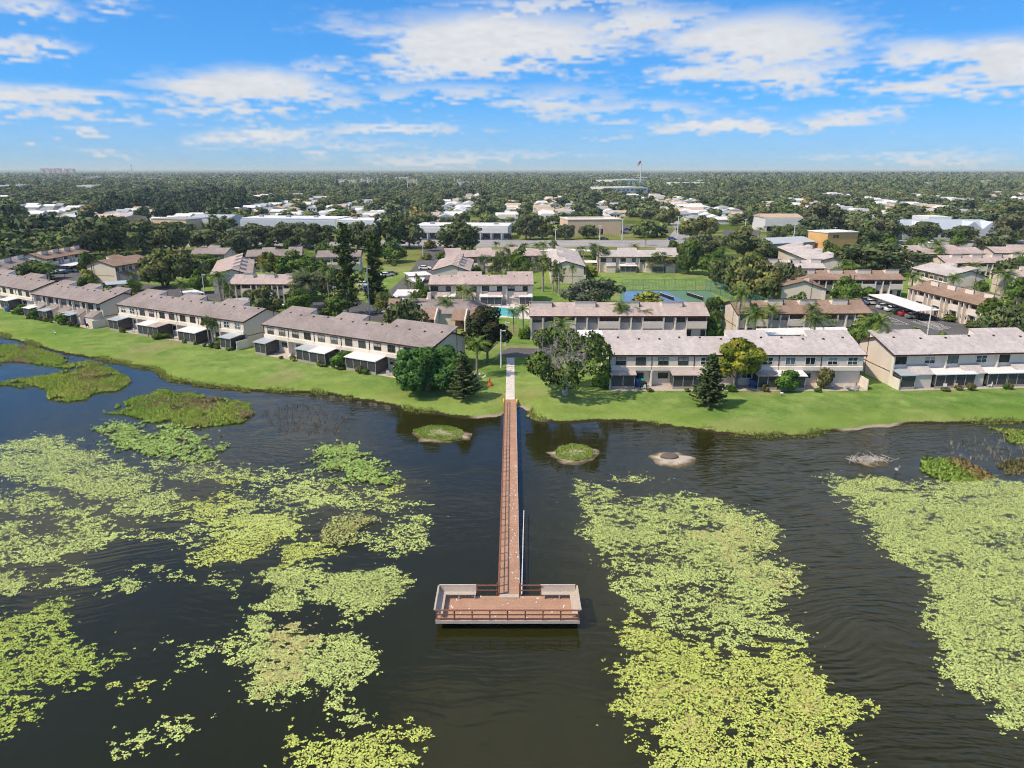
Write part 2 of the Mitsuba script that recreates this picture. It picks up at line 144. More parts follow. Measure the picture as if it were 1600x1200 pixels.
TREES = [
    ('ficus', -13.7, 109.8, np.float64(10.7), np.float64(6.8), 'broad dark green round tree on the lawn in front of the left row', 0, None),
    ('norfolk', -7.5, 105.4, np.float64(4.5), np.float64(6.8), 'dark conifer at the right side of the broad round tree left of the pier', 0, None),
    ('palm', -6.0, 117.3, np.float64(4.6), np.float64(7.3), 'single palm with white trunk on the lawn between the pier path and the round tree', 0, None),
    ('magnolia', -4.5, 126.2, np.float64(7.8), np.float64(10.3), 'dark glossy tree behind the light pole left of the pier path', 0, None),
    ('dead', 8.4, 107.0, np.float64(12.9), np.float64(10.1), 'half bare tree with grey dead branches right of the pier path', 0, None),
    ('bush', 14.4, 110.5, np.float64(2.9), np.float64(3.9), 'light green shrub against the left end of the front right row', 0, None),
    ('citrus', 36.4, 110.5, np.float64(6.7), np.float64(8.2), 'yellow-green round tree against the front of the right row', 0, None),
    ('citrus', 40.4, 112.7, np.float64(3.2), np.float64(6.1), 'smaller yellow-green lobe of trees right beside the yellow-green round tree', 0, None),
    ('norfolk', 29.5, 101.0, np.float64(4.5), np.float64(8.0), 'lone tiered conifer on the right lawn casting a shadow to its right', 0, None),
    ('bush', 43.5, 109.4, np.float64(3.9), np.float64(3.3), 'bright green round shrub at the porches of the front right row', 0, None),
    ('bush2', 50.6, 109.8, np.float64(2.2), np.float64(3.4), 'olive bush between patios near the right end of the front right row', 0, None),
    ('bush', -32.7, 131.9, np.float64(2.9), np.float64(2.5), 'dark green shrub against the wall of the nearest left row', 0, None),
    ('bush', -30.8, 123.5, np.float64(3.9), np.float64(2.9), 'bright round shrub on the lawn edge at the nearest left row', 0, None),
    ('hedge', -27.1, 122.2, np.float64(2.7), np.float64(1.4), 'low clipped hedge in front of a porch of the nearest left row', 0, None),
    ('hedge', -24.3, 120.1, np.float64(1.1), np.float64(0.9), 'tiny green shrub at the porch corner near the broad round tree', 0, None),
    ('fanpalm', -61.6, 141.3, np.float64(3.7), np.float64(5.7), 'bushy fan palm in front of the second left row', 0, None),
    ('bush', -59.1, 140.8, np.float64(2.0), np.float64(1.6), 'small green shrub beside the fan palm of the second left row', 0, None),
    ('bush', -121.3, 172.4, np.float64(3.2), np.float64(2.3), 'leaf-green shrub at the lawn edge near the left border of the photo', 0, None),
    ('bush', -112.6, 166.9, np.float64(3.1), np.float64(2.4), 'pale green shrub in front of the middle of the third left row', 0, None),
    ('bush', -102.9, 161.0, np.float64(3.5), np.float64(2.6), 'pale green shrub beside the blue and green bins of the third left row', 0, None),
    ('bush2', -88.6, 155.4, np.float64(1.7), np.float64(1.3), 'dry bush at the left porch of the second left row', 0, None),
    ('hedge', -73.8, 145.9, np.float64(3.5), np.float64(1.3), 'low hedge before the striped porch of the second left row', 0, None),
    ('palm', 62.6, 121.4, np.float64(4.3), np.float64(10.4), 'leaning palm in the gap between the two right lake rows, left of its twin', 0, None),
    ('palm', 63.2, 119.7, np.float64(4.3), np.float64(11.1), 'taller palm in the gap between the two right lake rows', 0, None),
    ('palm', 47.5, 146.5, np.float64(3.8), np.float64(11.5), 'tall palm standing at the left gable of the rusty-roofed row', 1, None),
    ('palm', 53.7, 146.5, np.float64(4.1), np.float64(7.9), 'palm in front of the rusty-roofed row, second from its left gable', 1, None),
    ('tree', 51.6, 149.0, np.float64(3.3), np.float64(6.9), 'dark leafy tree squeezed between the two palms of the rusty-roofed row', 1, None),
    ('palm', 22.6, 146.5, np.float64(4.1), np.float64(7.9), 'palm before the middle of the pink row with white clerestory walls', 1, None),
    ('palm', 27.4, 146.5, np.float64(4.3), np.float64(6.5), 'thin palm with sparse fronds before the pink row, right of the fuller palm', 1, None),
    ('bush', 41.6, 149.6, np.float64(4.7), np.float64(4.9), 'green tree-like shrub at the right end of the pink clerestory row', 1, None),
    ('bush', 43.0, 146.5, np.float64(3.0), np.float64(3.1), 'dark shrub behind the roof gap of the front right row', 1, None),
    ('palm', 62.7, 147.1, np.float64(3.8), np.float64(7.6), 'yellowish palm behind the front right row, left one of the carport clump', 1, None),
    ('palm', 65.7, 147.8, np.float64(3.5), np.float64(5.7), 'second palm of the clump behind the front right row', 1, None),
    ('palm', 67.6, 147.8, np.float64(3.0), np.float64(4.5), 'lowest palm of the clump behind the front right row', 1, None),
    ('palm', 85.6, 147.1, np.float64(2.4), np.float64(2.3), 'small palm peeping over the roof of the right-edge row', 1, None),
    ('tree', 101.7, 146.5, np.float64(8.7), np.float64(8.7), 'bright green broad tree at the right edge before the brown diagonal row', 0, None),
    ('tree', 108.7, 149.0, np.float64(5.5), np.float64(7.4), 'green tree cut by the right edge beside the broad bright one', 1, None),
    ('hedge', 103.6, 163.9, np.float64(5.1), np.float64(1.6), 'clipped hedge along the foot of the brown diagonal row', 1, None),
    ('hedge', 104.0, 156.8, np.float64(4.3), np.float64(1.5), 'yellow-green hedge at the lower end of the brown diagonal row', 1, None),
    ('palm', 136.0, 210.9, np.float64(5.0), np.float64(8.3), 'tall palm before the blank gable of the pale diagonal row', 1, None),
    ('palm', 138.4, 199.6, np.float64(6.2), np.float64(7.5), 'palm among the walls near the right edge, below the bright gable', 1, None),
    ('palm', 180.8, 257.1, np.float64(5.5), np.float64(6.7), 'palm on top of the pink roof line at the right edge', 1, None),
    ('palm', 153.1, 260.7, np.float64(5.6), np.float64(10.7), 'palm in the middle of the right-hand roofs, tallest of three', 1, None),
    ('palm', 152.9, 257.1, np.float64(4.6), np.float64(8.2), 'palm close behind the tallest palm among the right-hand roofs', 1, None),
    ('palm', 112.7, 199.6, np.float64(5.1), np.float64(6.8), 'palm at the upper corner of the brown diagonal row', 1, None),
    ('palm', 107.8, 174.9, np.float64(4.2), np.float64(4.6), 'low palm behind the near end of the long white carport', 1, None),
    ('palm', 89.2, 191.3, np.float64(3.8), np.float64(5.8), 'palm in front of the brown row behind the long white carport', 1, None),
    ('bush', 97.5, 195.4, np.float64(5.0), np.float64(3.3), 'leafy shrubs by the walls of the brown row left of the long carport', 1, None),
    ('palm', 89.3, 210.9, np.float64(4.2), np.float64(6.0), 'palm before the left end of the far brown row', 1, None),
    ('oak', 63.4, 187.4, np.float64(14.3), np.float64(12.8), 'great dark oak right of the tennis court', 1, None),
    ('oak', 72.6, 189.3, np.float64(9.6), np.float64(10.4), 'oak with rounded crown right of the great dark oak, touching the brown roofs', 1, None),
    ('oak', 64.9, 210.9, np.float64(10.3), np.float64(9.5), 'olive oak just behind the tennis fence', 1, None),
    ('tree', 66.7, 237.7, np.float64(8.6), np.float64(8.9), 'bright green tree behind the corner of the tennis fence', 1, None),
    ('oak', 91.6, 279.9, np.float64(17.5), np.float64(13.0), 'large yellow-green tree left of the grey metal roof', 1, None),
    ('tree', 60.3, 243.9, np.float64(9.6), np.float64(11.4), 'dull green tree at the right end of the oval lawn', 1, None),
    ('oak', 77.9, 292.8, np.float64(14.1), np.float64(9.2), 'olive tree beyond the oval lawn near the road', 1, None),
    ('tree', 105.9, 292.8, np.float64(10.5), np.float64(4.3), 'bright low tree in front of the grey metal roof', 1, None),
    ('oak', 126.1, 247.1, np.float64(23.1), np.float64(10.2), 'wide grey-green oak over the pale roofs below the yellow block', 1, None),
    ('palm', 104.5, 257.1, np.float64(4.6), np.float64(5.3), 'palm on the pale roof left of the wide grey-green oak', 1, None),
    ('olive', 21.4, 183.7, np.float64(15.4), np.float64(7.0), 'broad silvery grey tree behind the pink clerestory row', 1, None),
    ('bush3', 35.6, 185.5, np.float64(7.8), np.float64(3.5), 'yellow-green bush overlapping the blue tennis court', 1, None),
    ('palm', 0.3, 150.2, np.float64(3.3), np.float64(6.0), 'left palm of the pair at the pool side of the pink clerestory row', 1, None),
    ('palm', 2.5, 150.2, np.float64(3.6), np.float64(6.6), 'right palm of the pair at the pool side of the pink clerestory row', 1, None),
    ('bush', 2.7, 145.4, np.float64(2.4), np.float64(2.8), 'green shrub at the foot of the palm pair by the pink clerestory row', 1, None),
    ('fanpalm', 7.6, 137.0, np.float64(3.6), np.float64(4.5), 'bushy feather-leaved palm behind the half bare tree', 1, None),
    ('palm', -12.1, 166.9, np.float64(4.3), np.float64(8.3), 'left palm of the pair between clubhouse and pool', 1, None),
    ('palm', -9.7, 163.1, np.float64(3.9), np.float64(8.4), 'right palm of the pair between clubhouse and pool', 1, None),
    ('palm', -15.1, 159.5, np.float64(4.1), np.float64(6.7), 'palm planted before the clubhouse porches', 1, None),
    ('palm', -22.4, 161.0, np.float64(3.2), np.float64(8.0), 'palm at the tall gable of the clubhouse', 1, None),
    ('palm', -28.7, 195.4, np.float64(3.5), np.float64(5.5), 'palm before the nearest white carport by the entry road', 1, None),
    ('bush3', -18.9, 161.0, np.float64(3.0), np.float64(2.8), 'bright shrubs under the clubhouse wall', 1, None),
    ('bush3', -17.2, 161.7, np.float64(2.4), np.float64(2.8), 'second bright shrub under the clubhouse wall, right of the first', 1, None),
    ('fanpalm', -28.8, 165.4, np.float64(4.8), np.float64(6.9), 'cluster of ragged fan palms left of the clubhouse', 1, None),
    ('tallpine', -40.0, 171.6, np.float64(6.0), np.float64(21.9), 'tallest column-shaped pine left of the entry road', 0, None),
    ('tallpine', -33.4, 174.1, np.float64(5.7), np.float64(19.2), 'shorter column-shaped pine right beside the tallest one', 0, None),
    ('date', -52.2, 180.1, np.float64(8.9), np.float64(9.9), 'big feathery date palm behind the nearest left row', 1, None),
    ('palm', -48.6, 187.4, np.float64(4.4), np.float64(11.0), 'palm left of the tall column pines', 1, None),
    ('tree', -57.4, 191.3, np.float64(8.7), np.float64(8.0), 'dark green tree behind the big date palm', 1, None),
    ('palm', -78.9, 191.3, np.float64(6.3), np.float64(8.3), 'palm behind the second left row beside a light pole', 1, None),
    ('tree', -90.0, 204.0, np.float64(4.8), np.float64(6.9), 'yellow-green small tree left of the pole behind the second left row', 1, None),
    ('bush2', -74.1, 201.7, np.float64(3.7), np.float64(2.7), 'rounded shrub before the pink left row', 1, None),
    ('rust', -81.8, 240.7, np.float64(8.2), np.float64(7.7), 'rusty yellow tree in front of the tall pines group at left', 1, None),
    ('tree', -70.6, 234.7, np.float64(11.4), np.float64(8.8), 'fresh green broad tree right of the rusty yellow tree', 1, None),
    ('tree', -59.7, 218.3, np.float64(7.1), np.float64(7.8), 'green tree behind the palm left of the tall pines', 1, None),
    ('oak', -106.3, 215.8, np.float64(12.5), np.float64(10.9), 'big oak behind the second left row, left half of the pair', 1, None),
    ('oak', -98.6, 218.3, np.float64(11.4), np.float64(11.1), 'big oak behind the second left row, right half of the pair', 1, None),
    ('tree', -106.8, 248.7, np.float64(11.2), np.float64(6.0), 'low dark trees between the oak pair and the pink left rows', 1, None),
    ('palm', -134.5, 231.8, np.float64(4.2), np.float64(5.6), 'palm against the blank cream gable at left', 1, None),
    ('bush3', -132.8, 224.9, np.float64(6.9), np.float64(4.2), 'pale flowering shrub below the cream gable at left', 1, None),
    ('palm', -164.0, 266.2, np.float64(4.8), np.float64(6.0), 'palm in front of the far-left brown row', 1, None),
    ('bush', -165.7, 248.7, np.float64(3.1), np.float64(3.3), 'green shrub between the two far-left rows', 1, None),
    ('tree', -171.5, 240.7, np.float64(4.8), np.float64(6.3), 'olive tree at the left edge before the far-left rows', 1, None),
    ('palm', -121.4, 226.2, np.float64(3.3), np.float64(3.4), 'small plants by the brown porch of the cream-gabled row', 1, None),
    ('tree', -111.5, 207.4, np.float64(4.9), np.float64(3.5), 'low green trees behind the third left row', 1, None),
    ('oak', -176.4, 297.3, np.float64(17.5), np.float64(14.3), 'round oak left in the belt behind the far-left rows', 1, None),
    ('oak', -167.6, 302.0, np.float64(18.9), np.float64(15.7), 'tallest oak in the belt behind the far-left rows', 1, None),
    ('oak', -157.3, 306.9, np.float64(18.1), np.float64(13.7), 'olive-topped oak in the belt behind the far-left rows', 1, None),
    ('oak', -147.8, 311.9, np.float64(14.4), np.float64(12.1), 'oak at the right end of the belt behind the far-left rows', 1, None),
    ('oak', -114.5, 292.8, np.float64(14.6), np.float64(10.3), 'dark oak left of the half-hidden grey roofs', 1, None),
    ('oak', -137.7, 327.8, np.float64(12.8), np.float64(7.9), 'oak behind the pink left rows', 1, None),
    ('oak', -118.6, 333.5, np.float64(17.8), np.float64(10.5), 'first oak of the line before the shopping strip', 1, None),
    ('oak', -104.7, 333.5, np.float64(16.6), np.float64(11.1), 'second oak of the line before the shopping strip', 1, None),
    ('oak', -88.7, 327.8, np.float64(16.3), np.float64(10.9), 'third oak of the line before the shopping strip', 1, None),
    ('oak', -67.8, 317.0, np.float64(16.9), np.float64(12.3), 'oak rising behind the tall column pines', 1, None),
    ('oak', -53.1, 327.8, np.float64(16.9), np.float64(15.2), 'big two-toned oak left of the entry road at the shops', 1, None),
    ('oak', -46.7, 327.8, np.float64(12.8), np.float64(14.0), 'right half of the two-toned oaks at the entry road', 1, None),
    ('tree', -46.9, 275.8, np.float64(10.9), np.float64(8.7), 'dark tree beside the entry road left kerb', 1, None),
    ('oak', -23.6, 311.9, np.float64(16.1), np.float64(12.7), 'dark oak right of the entry road before the shops', 1, None),
    ('rust', -36.1, 317.0, np.float64(5.6), np.float64(4.7), 'small rusty tree on the island of the entry road', 1, None),
    ('bush3', -33.8, 284.1, np.float64(4.1), np.float64(2.6), 'yellow-green shrub on the island of the entry road', 1, None),
    ('tree', -27.5, 279.9, np.float64(5.0), np.float64(3.6), 'green tree between entry road and pink roofs', 1, None),
    ('palm', -19.5, 240.7, np.float64(4.8), np.float64(5.4), 'palm growing through the left courtyard row', 1, None),
    ('tree', -25.7, 195.4, np.float64(2.8), np.float64(6.6), 'columnar green tree beside the white carports', 1, None),
    ('fanpalm', -9.0, 233.3, np.float64(5.0), np.float64(7.9), 'shaggy fan palm in the courtyard of the pink rows', 1, 'fan palms of the courtyard'),
    ('fanpalm', -5.1, 226.2, np.float64(5.3), np.float64(8.5), 'shaggy fan palm in the courtyard of the pink rows', 1, 'fan palms of the courtyard'),
    ('fanpalm', -2.2, 240.7, np.float64(4.8), np.float64(9.5), 'shaggy fan palm in the courtyard of the pink rows', 1, 'fan palms of the courtyard'),
    ('tree', 2.9, 247.1, np.float64(7.1), np.float64(8.8), 'round leafy tree in the middle of the palm courtyard', 1, None),
    ('fanpalm', 5.7, 210.9, np.float64(5.3), np.float64(8.7), 'shaggy fan palm in the courtyard of the pink rows', 1, 'fan palms of the courtyard'),
    ('fanpalm', 9.0, 206.2, np.float64(5.6), np.float64(10.9), 'shaggy fan palm in the courtyard of the pink rows', 1, 'fan palms of the courtyard'),
    ('fanpalm', 12.2, 204.0, np.float64(5.2), np.float64(9.6), 'shaggy fan palm in the courtyard of the pink rows', 1, 'fan palms of the courtyard'),
    ('palm', 10.1, 297.3, np.float64(5.8), np.float64(5.5), 'small palm behind the courtyard of the pink rows', 1, 'palms behind the courtyard'),
    ('palm', 5.4, 302.0, np.float64(4.8), np.float64(5.0), 'small palm behind the courtyard of the pink rows', 1, 'palms behind the courtyard'),
    ('palm', 18.5, 288.4, np.float64(4.6), np.float64(4.8), 'small palm behind the courtyard of the pink rows', 1, 'palms behind the courtyard'),
    ('bush', -11.1, 223.5, np.float64(4.8), np.float64(5.5), 'green undergrowth clump in the palm courtyard', 1, 'undergrowth of the courtyard'),
    ('bush', 0.0, 215.8, np.float64(5.1), np.float64(5.3), 'green undergrowth clump in the palm courtyard', 1, 'undergrowth of the courtyard'),
    ('palm', 28.8, 288.4, np.float64(4.1), np.float64(5.4), 'palm in the short row left of the pale row by the oval lawn', 1, 'palms left of the oval lawn row'),
    ('palm', 32.5, 288.4, np.float64(5.2), np.float64(6.4), 'palm in the short row left of the pale row by the oval lawn', 1, 'palms left of the oval lawn row'),
    ('palm', 27.4, 292.8, np.float64(3.7), np.float64(4.3), 'palm in the short row left of the pale row by the oval lawn', 1, 'palms left of the oval lawn row'),
    ('fanpalm', 30.1, 250.3, np.float64(6.7), np.float64(9.4), 'dense dark palm at the left end of the oval lawn', 1, None),
    ('fanpalm', 51.0, 250.3, np.float64(9.0), np.float64(7.0), 'double bushy palm on the far side of the oval lawn', 1, None),
    ('bush', 37.3, 250.3, np.float64(2.7), np.float64(1.9), 'left clipped shrub before the oval lawn row', 1, None),
    ('bush3', 42.0, 248.7, np.float64(3.6), np.float64(2.1), 'yellow-green clipped shrub before the oval lawn row', 1, None),
    ('bush3', 26.7, 237.7, np.float64(3.8), np.float64(3.1), 'yellowish shrub beside the end-on gable row', 1, None),
    ('palm', 56.7, 257.1, np.float64(4.6), np.float64(4.8), 'palm at the right end of the oval lawn row', 1, None),
    ('oak', 7.3, 372.1, np.float64(11.2), np.float64(13.0), 'street oak along the main road left of the beige bank', 1, 'street oaks left of the beige bank'),
    ('oak', 15.5, 372.1, np.float64(9.9), np.float64(8.9), 'street oak along the main road left of the beige bank', 1, 'street oaks left of the beige bank'),
    ('oak', 27.7, 372.1, np.float64(8.6), np.float64(7.5), 'street oak along the main road left of the beige bank', 1, 'street oaks left of the beige bank'),
    ('oak', 39.9, 375.7, np.float64(9.3), np.float64(6.9), 'street oak along the main road left of the beige bank', 1, 'street oaks left of the beige bank'),
    ('palm', 38.8, 439.3, np.float64(5.4), np.float64(6.5), 'palm in front of the beige bank', 1, 'palms at the beige bank'),
    ('palm', 51.3, 420.3, np.float64(5.2), np.float64(7.7), 'palm in front of the beige bank', 1, 'palms at the beige bank'),
    ('palm', 55.7, 420.3, np.float64(5.9), np.float64(7.7), 'palm in front of the beige bank', 1, 'palms at the beige bank'),
    ('palm', 41.6, 420.3, np.float64(5.2), np.float64(7.0), 'palm in front of the beige bank', 1, 'palms at the beige bank'),
    ('oak', 95.6, 372.1, np.float64(18.5), np.float64(11.7), 'rounded olive oak at the road junction', 1, None),
    ('oak', 101.7, 471.0, np.float64(12.5), np.float64(11.2), 'oak left of the white roofs beyond the junction', 1, None),
    ('palm', 137.8, 379.3, np.float64(4.7), np.float64(7.0), 'roadside palm near the white and tan shop block', 1, 'roadside palms by the white shop block'),
    ('palm', 142.8, 379.3, np.float64(4.7), np.float64(6.3), 'roadside palm near the white and tan shop block', 1, 'roadside palms by the white shop block'),
    ('palm', 129.7, 379.3, np.float64(5.4), np.float64(5.6), 'roadside palm near the white and tan shop block', 1, 'roadside palms by the white shop block'),
    ('palm', 148.9, 365.0, np.float64(4.5), np.float64(7.4), 'roadside palm near the white and tan shop block', 1, 'roadside palms by the white shop block'),
    ('oak', 182.0, 420.3, np.float64(22.3), np.float64(17.0), 'dark oak left of the yellow block', 1, None),
    ('oak', 153.9, 317.0, np.float64(12.4), np.float64(10.0), 'golden green tree right of the yellow block', 1, None),
    ('oak', 184.2, 351.8, np.float64(16.9), np.float64(12.3), 'grey-green oak between the yellow block and the blue-grey church', 1, None),
    ('oak', 207.2, 365.0, np.float64(14.2), np.float64(9.4), 'warm olive oak in front of the blue-grey church', 1, None),
    ('oak', 222.5, 358.3, np.float64(12.7), np.float64(7.9), 'round green tree in front of the church entrance', 1, None),
    ('oak', 247.0, 379.3, np.float64(4.7), np.float64(7.0), 'small rusty cabbage palm-like tree at the church gable', 1, None),
    ('oak', 200.7, 302.0, np.float64(11.9), np.float64(7.8), 'tan tree behind the right-hand pink roofs', 1, None),
    ('oak', 245.1, 351.8, np.float64(17.5), np.float64(14.3), 'big oak at the right edge beside the church', 1, None),
    ('oak', 350.6, 514.2, np.float64(27.1), np.float64(14.1), 'oak behind the church at the right edge', 1, None),
]
WOODL = [(-214.8, 286.2), (-209.1, 292.8), (-212.3, 322.3), (-194.8, 317.0), (-182.0, 309.3), (-298.6, 514.2), (-384.0, 591.3), (-397.6, 565.8), (-417.5, 565.8)]
FARDARK = [(-282.3, 501.0), (-190.0, 514.2), (-344.7, 940.9), (-455.8, 841.8)]
ASPH = [[(-36.7, 187.4), (-36.2, 199.6), (-35.9, 223.5), (-35.7, 248.7), (-37.1, 286.2), (-39.7, 327.8), (-42.3, 361.6), (-30.8, 361.6), (-26.5, 297.3), (-26.2, 266.2), (-26.1, 226.2), (-24.5, 195.4), (-26.0, 178.3), (-31.6, 173.2)], [(93.5, 191.3), (103.1, 206.2), (106.8, 206.2), (104.7, 163.1), (102.3, 149.0), (78.7, 137.0), (77.0, 151.5)], [(-3.4, 130.9), (-0.6, 137.8), (6.3, 137.0), (6.3, 130.4), (0.0, 130.6)], [(5.1, 145.4), (41.9, 145.4), (40.1, 137.0), (9.6, 129.4), (6.3, 131.4)], [(43.6, 145.4), (72.5, 145.4), (69.2, 137.0), (40.6, 137.0)], [(-148.9, 226.2), (-166.1, 257.1), (-151.0, 250.3), (-142.0, 234.7), (-134.2, 213.3)], [(-62.6, 191.3), (-41.7, 191.3), (-30.6, 178.3), (-29.7, 161.7), (-55.2, 183.7)], [(-121.1, 210.9), (-122.4, 226.2), (-95.4, 210.9), (-63.2, 193.3), (-59.1, 180.1), (-81.7, 191.3)]]
ROAD = [(-844.5, 339.4), (237.2, 333.5), (631.2, 322.3), (705.8, 361.6), (260.2, 366.8), (-919.1, 370.3)]
SIDEROAD = [(77.7, 365.0), (100.4, 444.2), (108.6, 514.2), (119.4, 591.3), (126.6, 591.3), (115.6, 501.0), (91.3, 365.0)]
LOTS = [[(-51.8, 365.0), (0.0, 365.0), (0.0, 394.8), (-57.0, 402.9)], [(9.8, 394.8), (31.4, 394.8), (35.7, 449.4), (11.0, 444.2)], [(58.2, 411.5), (90.9, 411.5), (99.6, 471.0), (68.5, 471.0)], [(110.9, 379.3), (127.7, 379.3), (148.0, 429.6), (125.2, 429.6)], [(169.4, 317.0), (189.1, 317.0), (213.0, 358.3), (187.4, 351.8)]]
DIRT = [(191.5, 325.1), (211.4, 327.8), (226.4, 358.3), (211.1, 355.0)]
COURT_OUT = [(28.9, 189.3), (31.7, 208.5), (53.8, 208.5), (57.6, 208.5), (55.0, 166.9), (48.2, 165.4), (48.7, 173.2), (51.5, 185.5)]
COURT_IN = [[(30.0, 187.4), (33.0, 207.4), (45.2, 207.4), (45.9, 197.4), (47.4, 187.4)]]
OVAL = [(28.5, 243.9), (59.2, 243.9), (54.4, 210.9), (28.5, 209.7), (27.0, 213.3)]
POOL = [(-7.9, 180.5), (-4.1, 181.9), (2.4, 178.3), (0.9, 168.4), (-1.6, 170.0), (-5.5, 172.4)]
POOLDECK = [(-10.9, 183.7), (7.2, 187.4), (6.4, 165.4), (0.0, 167.7), (-6.2, 170.0), (-10.4, 174.9)]
PATH = [(-0.7, 105.1), (0.4, 105.1), (0.5, 130.9), (-0.6, 130.9)]
POLES = [
    ((-1.95, 122.63), 7.1, 'tall white light pole at the parking pad by the pier path'),
    ((-1.29, 139.66), 5.0, 'shorter light pole behind the dark glossy tree'),
    ((-34.9, 171.61), 11.6, 'light pole between the tall column pines and the clubhouse'),
    ((-44.15, 174.9), 6.6, 'light pole left of the tall column pines'),
    ((-82.45, 189.35), 7.6, 'light pole behind the second left row'),
    ((-35.29, 284.07), 5.6, 'light pole on the island of the entry road'),
    ((85.51, 143.02), 7.3, 'light pole rising behind the right-edge lake row'),
    ((92.13, 191.31), 7.0, 'light pole in front of the far brown row'),
    ((-127.12, 215.8), 8.4, 'brown pole at the blank cream gable'),
    ((44.76, 368.51), 7.4, 'light pole beside the main road left of the bank door'),
    ((56.2, 368.51), 10.3, 'light pole beside the main road right of the bank'),
    ((84.3, 368.51), 11.8, 'tall light pole at the road junction'),
    ((122.0, 379.33), 9.9, 'utility pole left of the white shop block'),
    ((145.11, 372.05), 8.4, 'light pole before the white shop block'),
    ((22.22, 368.51), 5.5, 'light pole at the bank car park'),
    ((199.61, 402.94), 10.8, 'utility pole right of the dark oak by the yellow block'),
    ((254.08, 379.33), 11.8, 'utility pole at the church gable'),
    ((228.06, 327.83), 5.8, 'short light pole by the right-hand tan tree'),
    ((61.04, 183.67), 6.4, 'green light pole at the tennis court'),
    ((156.77, 351.76), 7.7, 'light pole left of the yellow block'),
]
CPORTS = [
    (13.2, 136.0, 31.0, 136.0, 3.7, 5.2, 'white carport roof behind the left half of the front right row'),
    (50.0, 137.4, 69.2, 139.1, 3.7, 5.2, 'white carport roof behind the right half of the front right row'),
    (94.0, 186.4, 94.3, 163.3, 3.6, 5.5, 'long white carport sheltering a line of cars in the right parking court'),
    (-147.0, 220.1, -147.4, 235.7, 3.6, 5.4, 'bluish metal carport behind the left-edge row'),
    (-151.4, 245.6, -151.3, 256.3, 3.6, 5.2, 'small carport with a red car before the far-left brown row'),
    (-116.1, 202.8, -110.8, 206.4, 3.6, 5.4, 'pale metal carport behind the third left row'),
    (-67.5, 173.2, -59.4, 178.7, 3.6, 6.5, 'bluish metal carport behind the second left row'),
    (-85.2, 186.4, -82.4, 189.5, 3.6, 5.4, 'carport left of the palm behind the second left row'),
    (-31.3, 184.4, -25.4, 184.4, 3.6, 9, 'white carport nearest the clubhouse on the entry road'),
    (-31.3, 208.9, -26.4, 208.9, 3.6, 7, 'middle white carport beside the entry road'),
    (-31.8, 220.8, -25.1, 223.7, 3.6, 7, 'farthest white carport beside the entry road'),
    (23.9, 254.4, 32.3, 254.4, 3.6, 5, 'white carport left of the oval lawn row'),
    (0.0, 294.5, 33.8, 292.1, 3.6, 6, 'long white carport roof between the courtyard and the main road'),
]
MARKS = [((93.3, 163.14), (98.75, 165.37)), ((93.39, 162.19), (98.75, 164.47)), ((93.47, 161.25), (98.76, 163.58)), ((93.55, 160.33), (98.77, 162.7)), ((93.63, 159.41), (98.77, 161.83)), ((93.71, 158.5), (98.78, 160.97)), ((93.79, 157.6), (98.78, 160.11)), ((93.87, 156.71), (98.79, 159.27)), ((93.95, 155.83), (98.8, 158.43)), ((94.03, 154.96), (98.8, 157.6)), ((94.1, 154.1), (98.81, 156.78)), ((86.57, 171.61), (90.11, 172.43)), ((86.68, 169.79), (90.2, 170.52)), ((86.78, 167.99), (90.28, 168.66)), ((86.88, 166.24), (90.36, 166.84)), ((86.98, 164.52), (90.45, 165.05)), ((87.08, 162.83), (90.52, 163.3)), ((87.18, 161.17), (90.6, 161.58)), ((87.27, 159.55), (90.68, 159.9)), ((90.92, 174.07), (91.16, 160.25)), ((94.66, 183.67), (96.5, 156.78))]
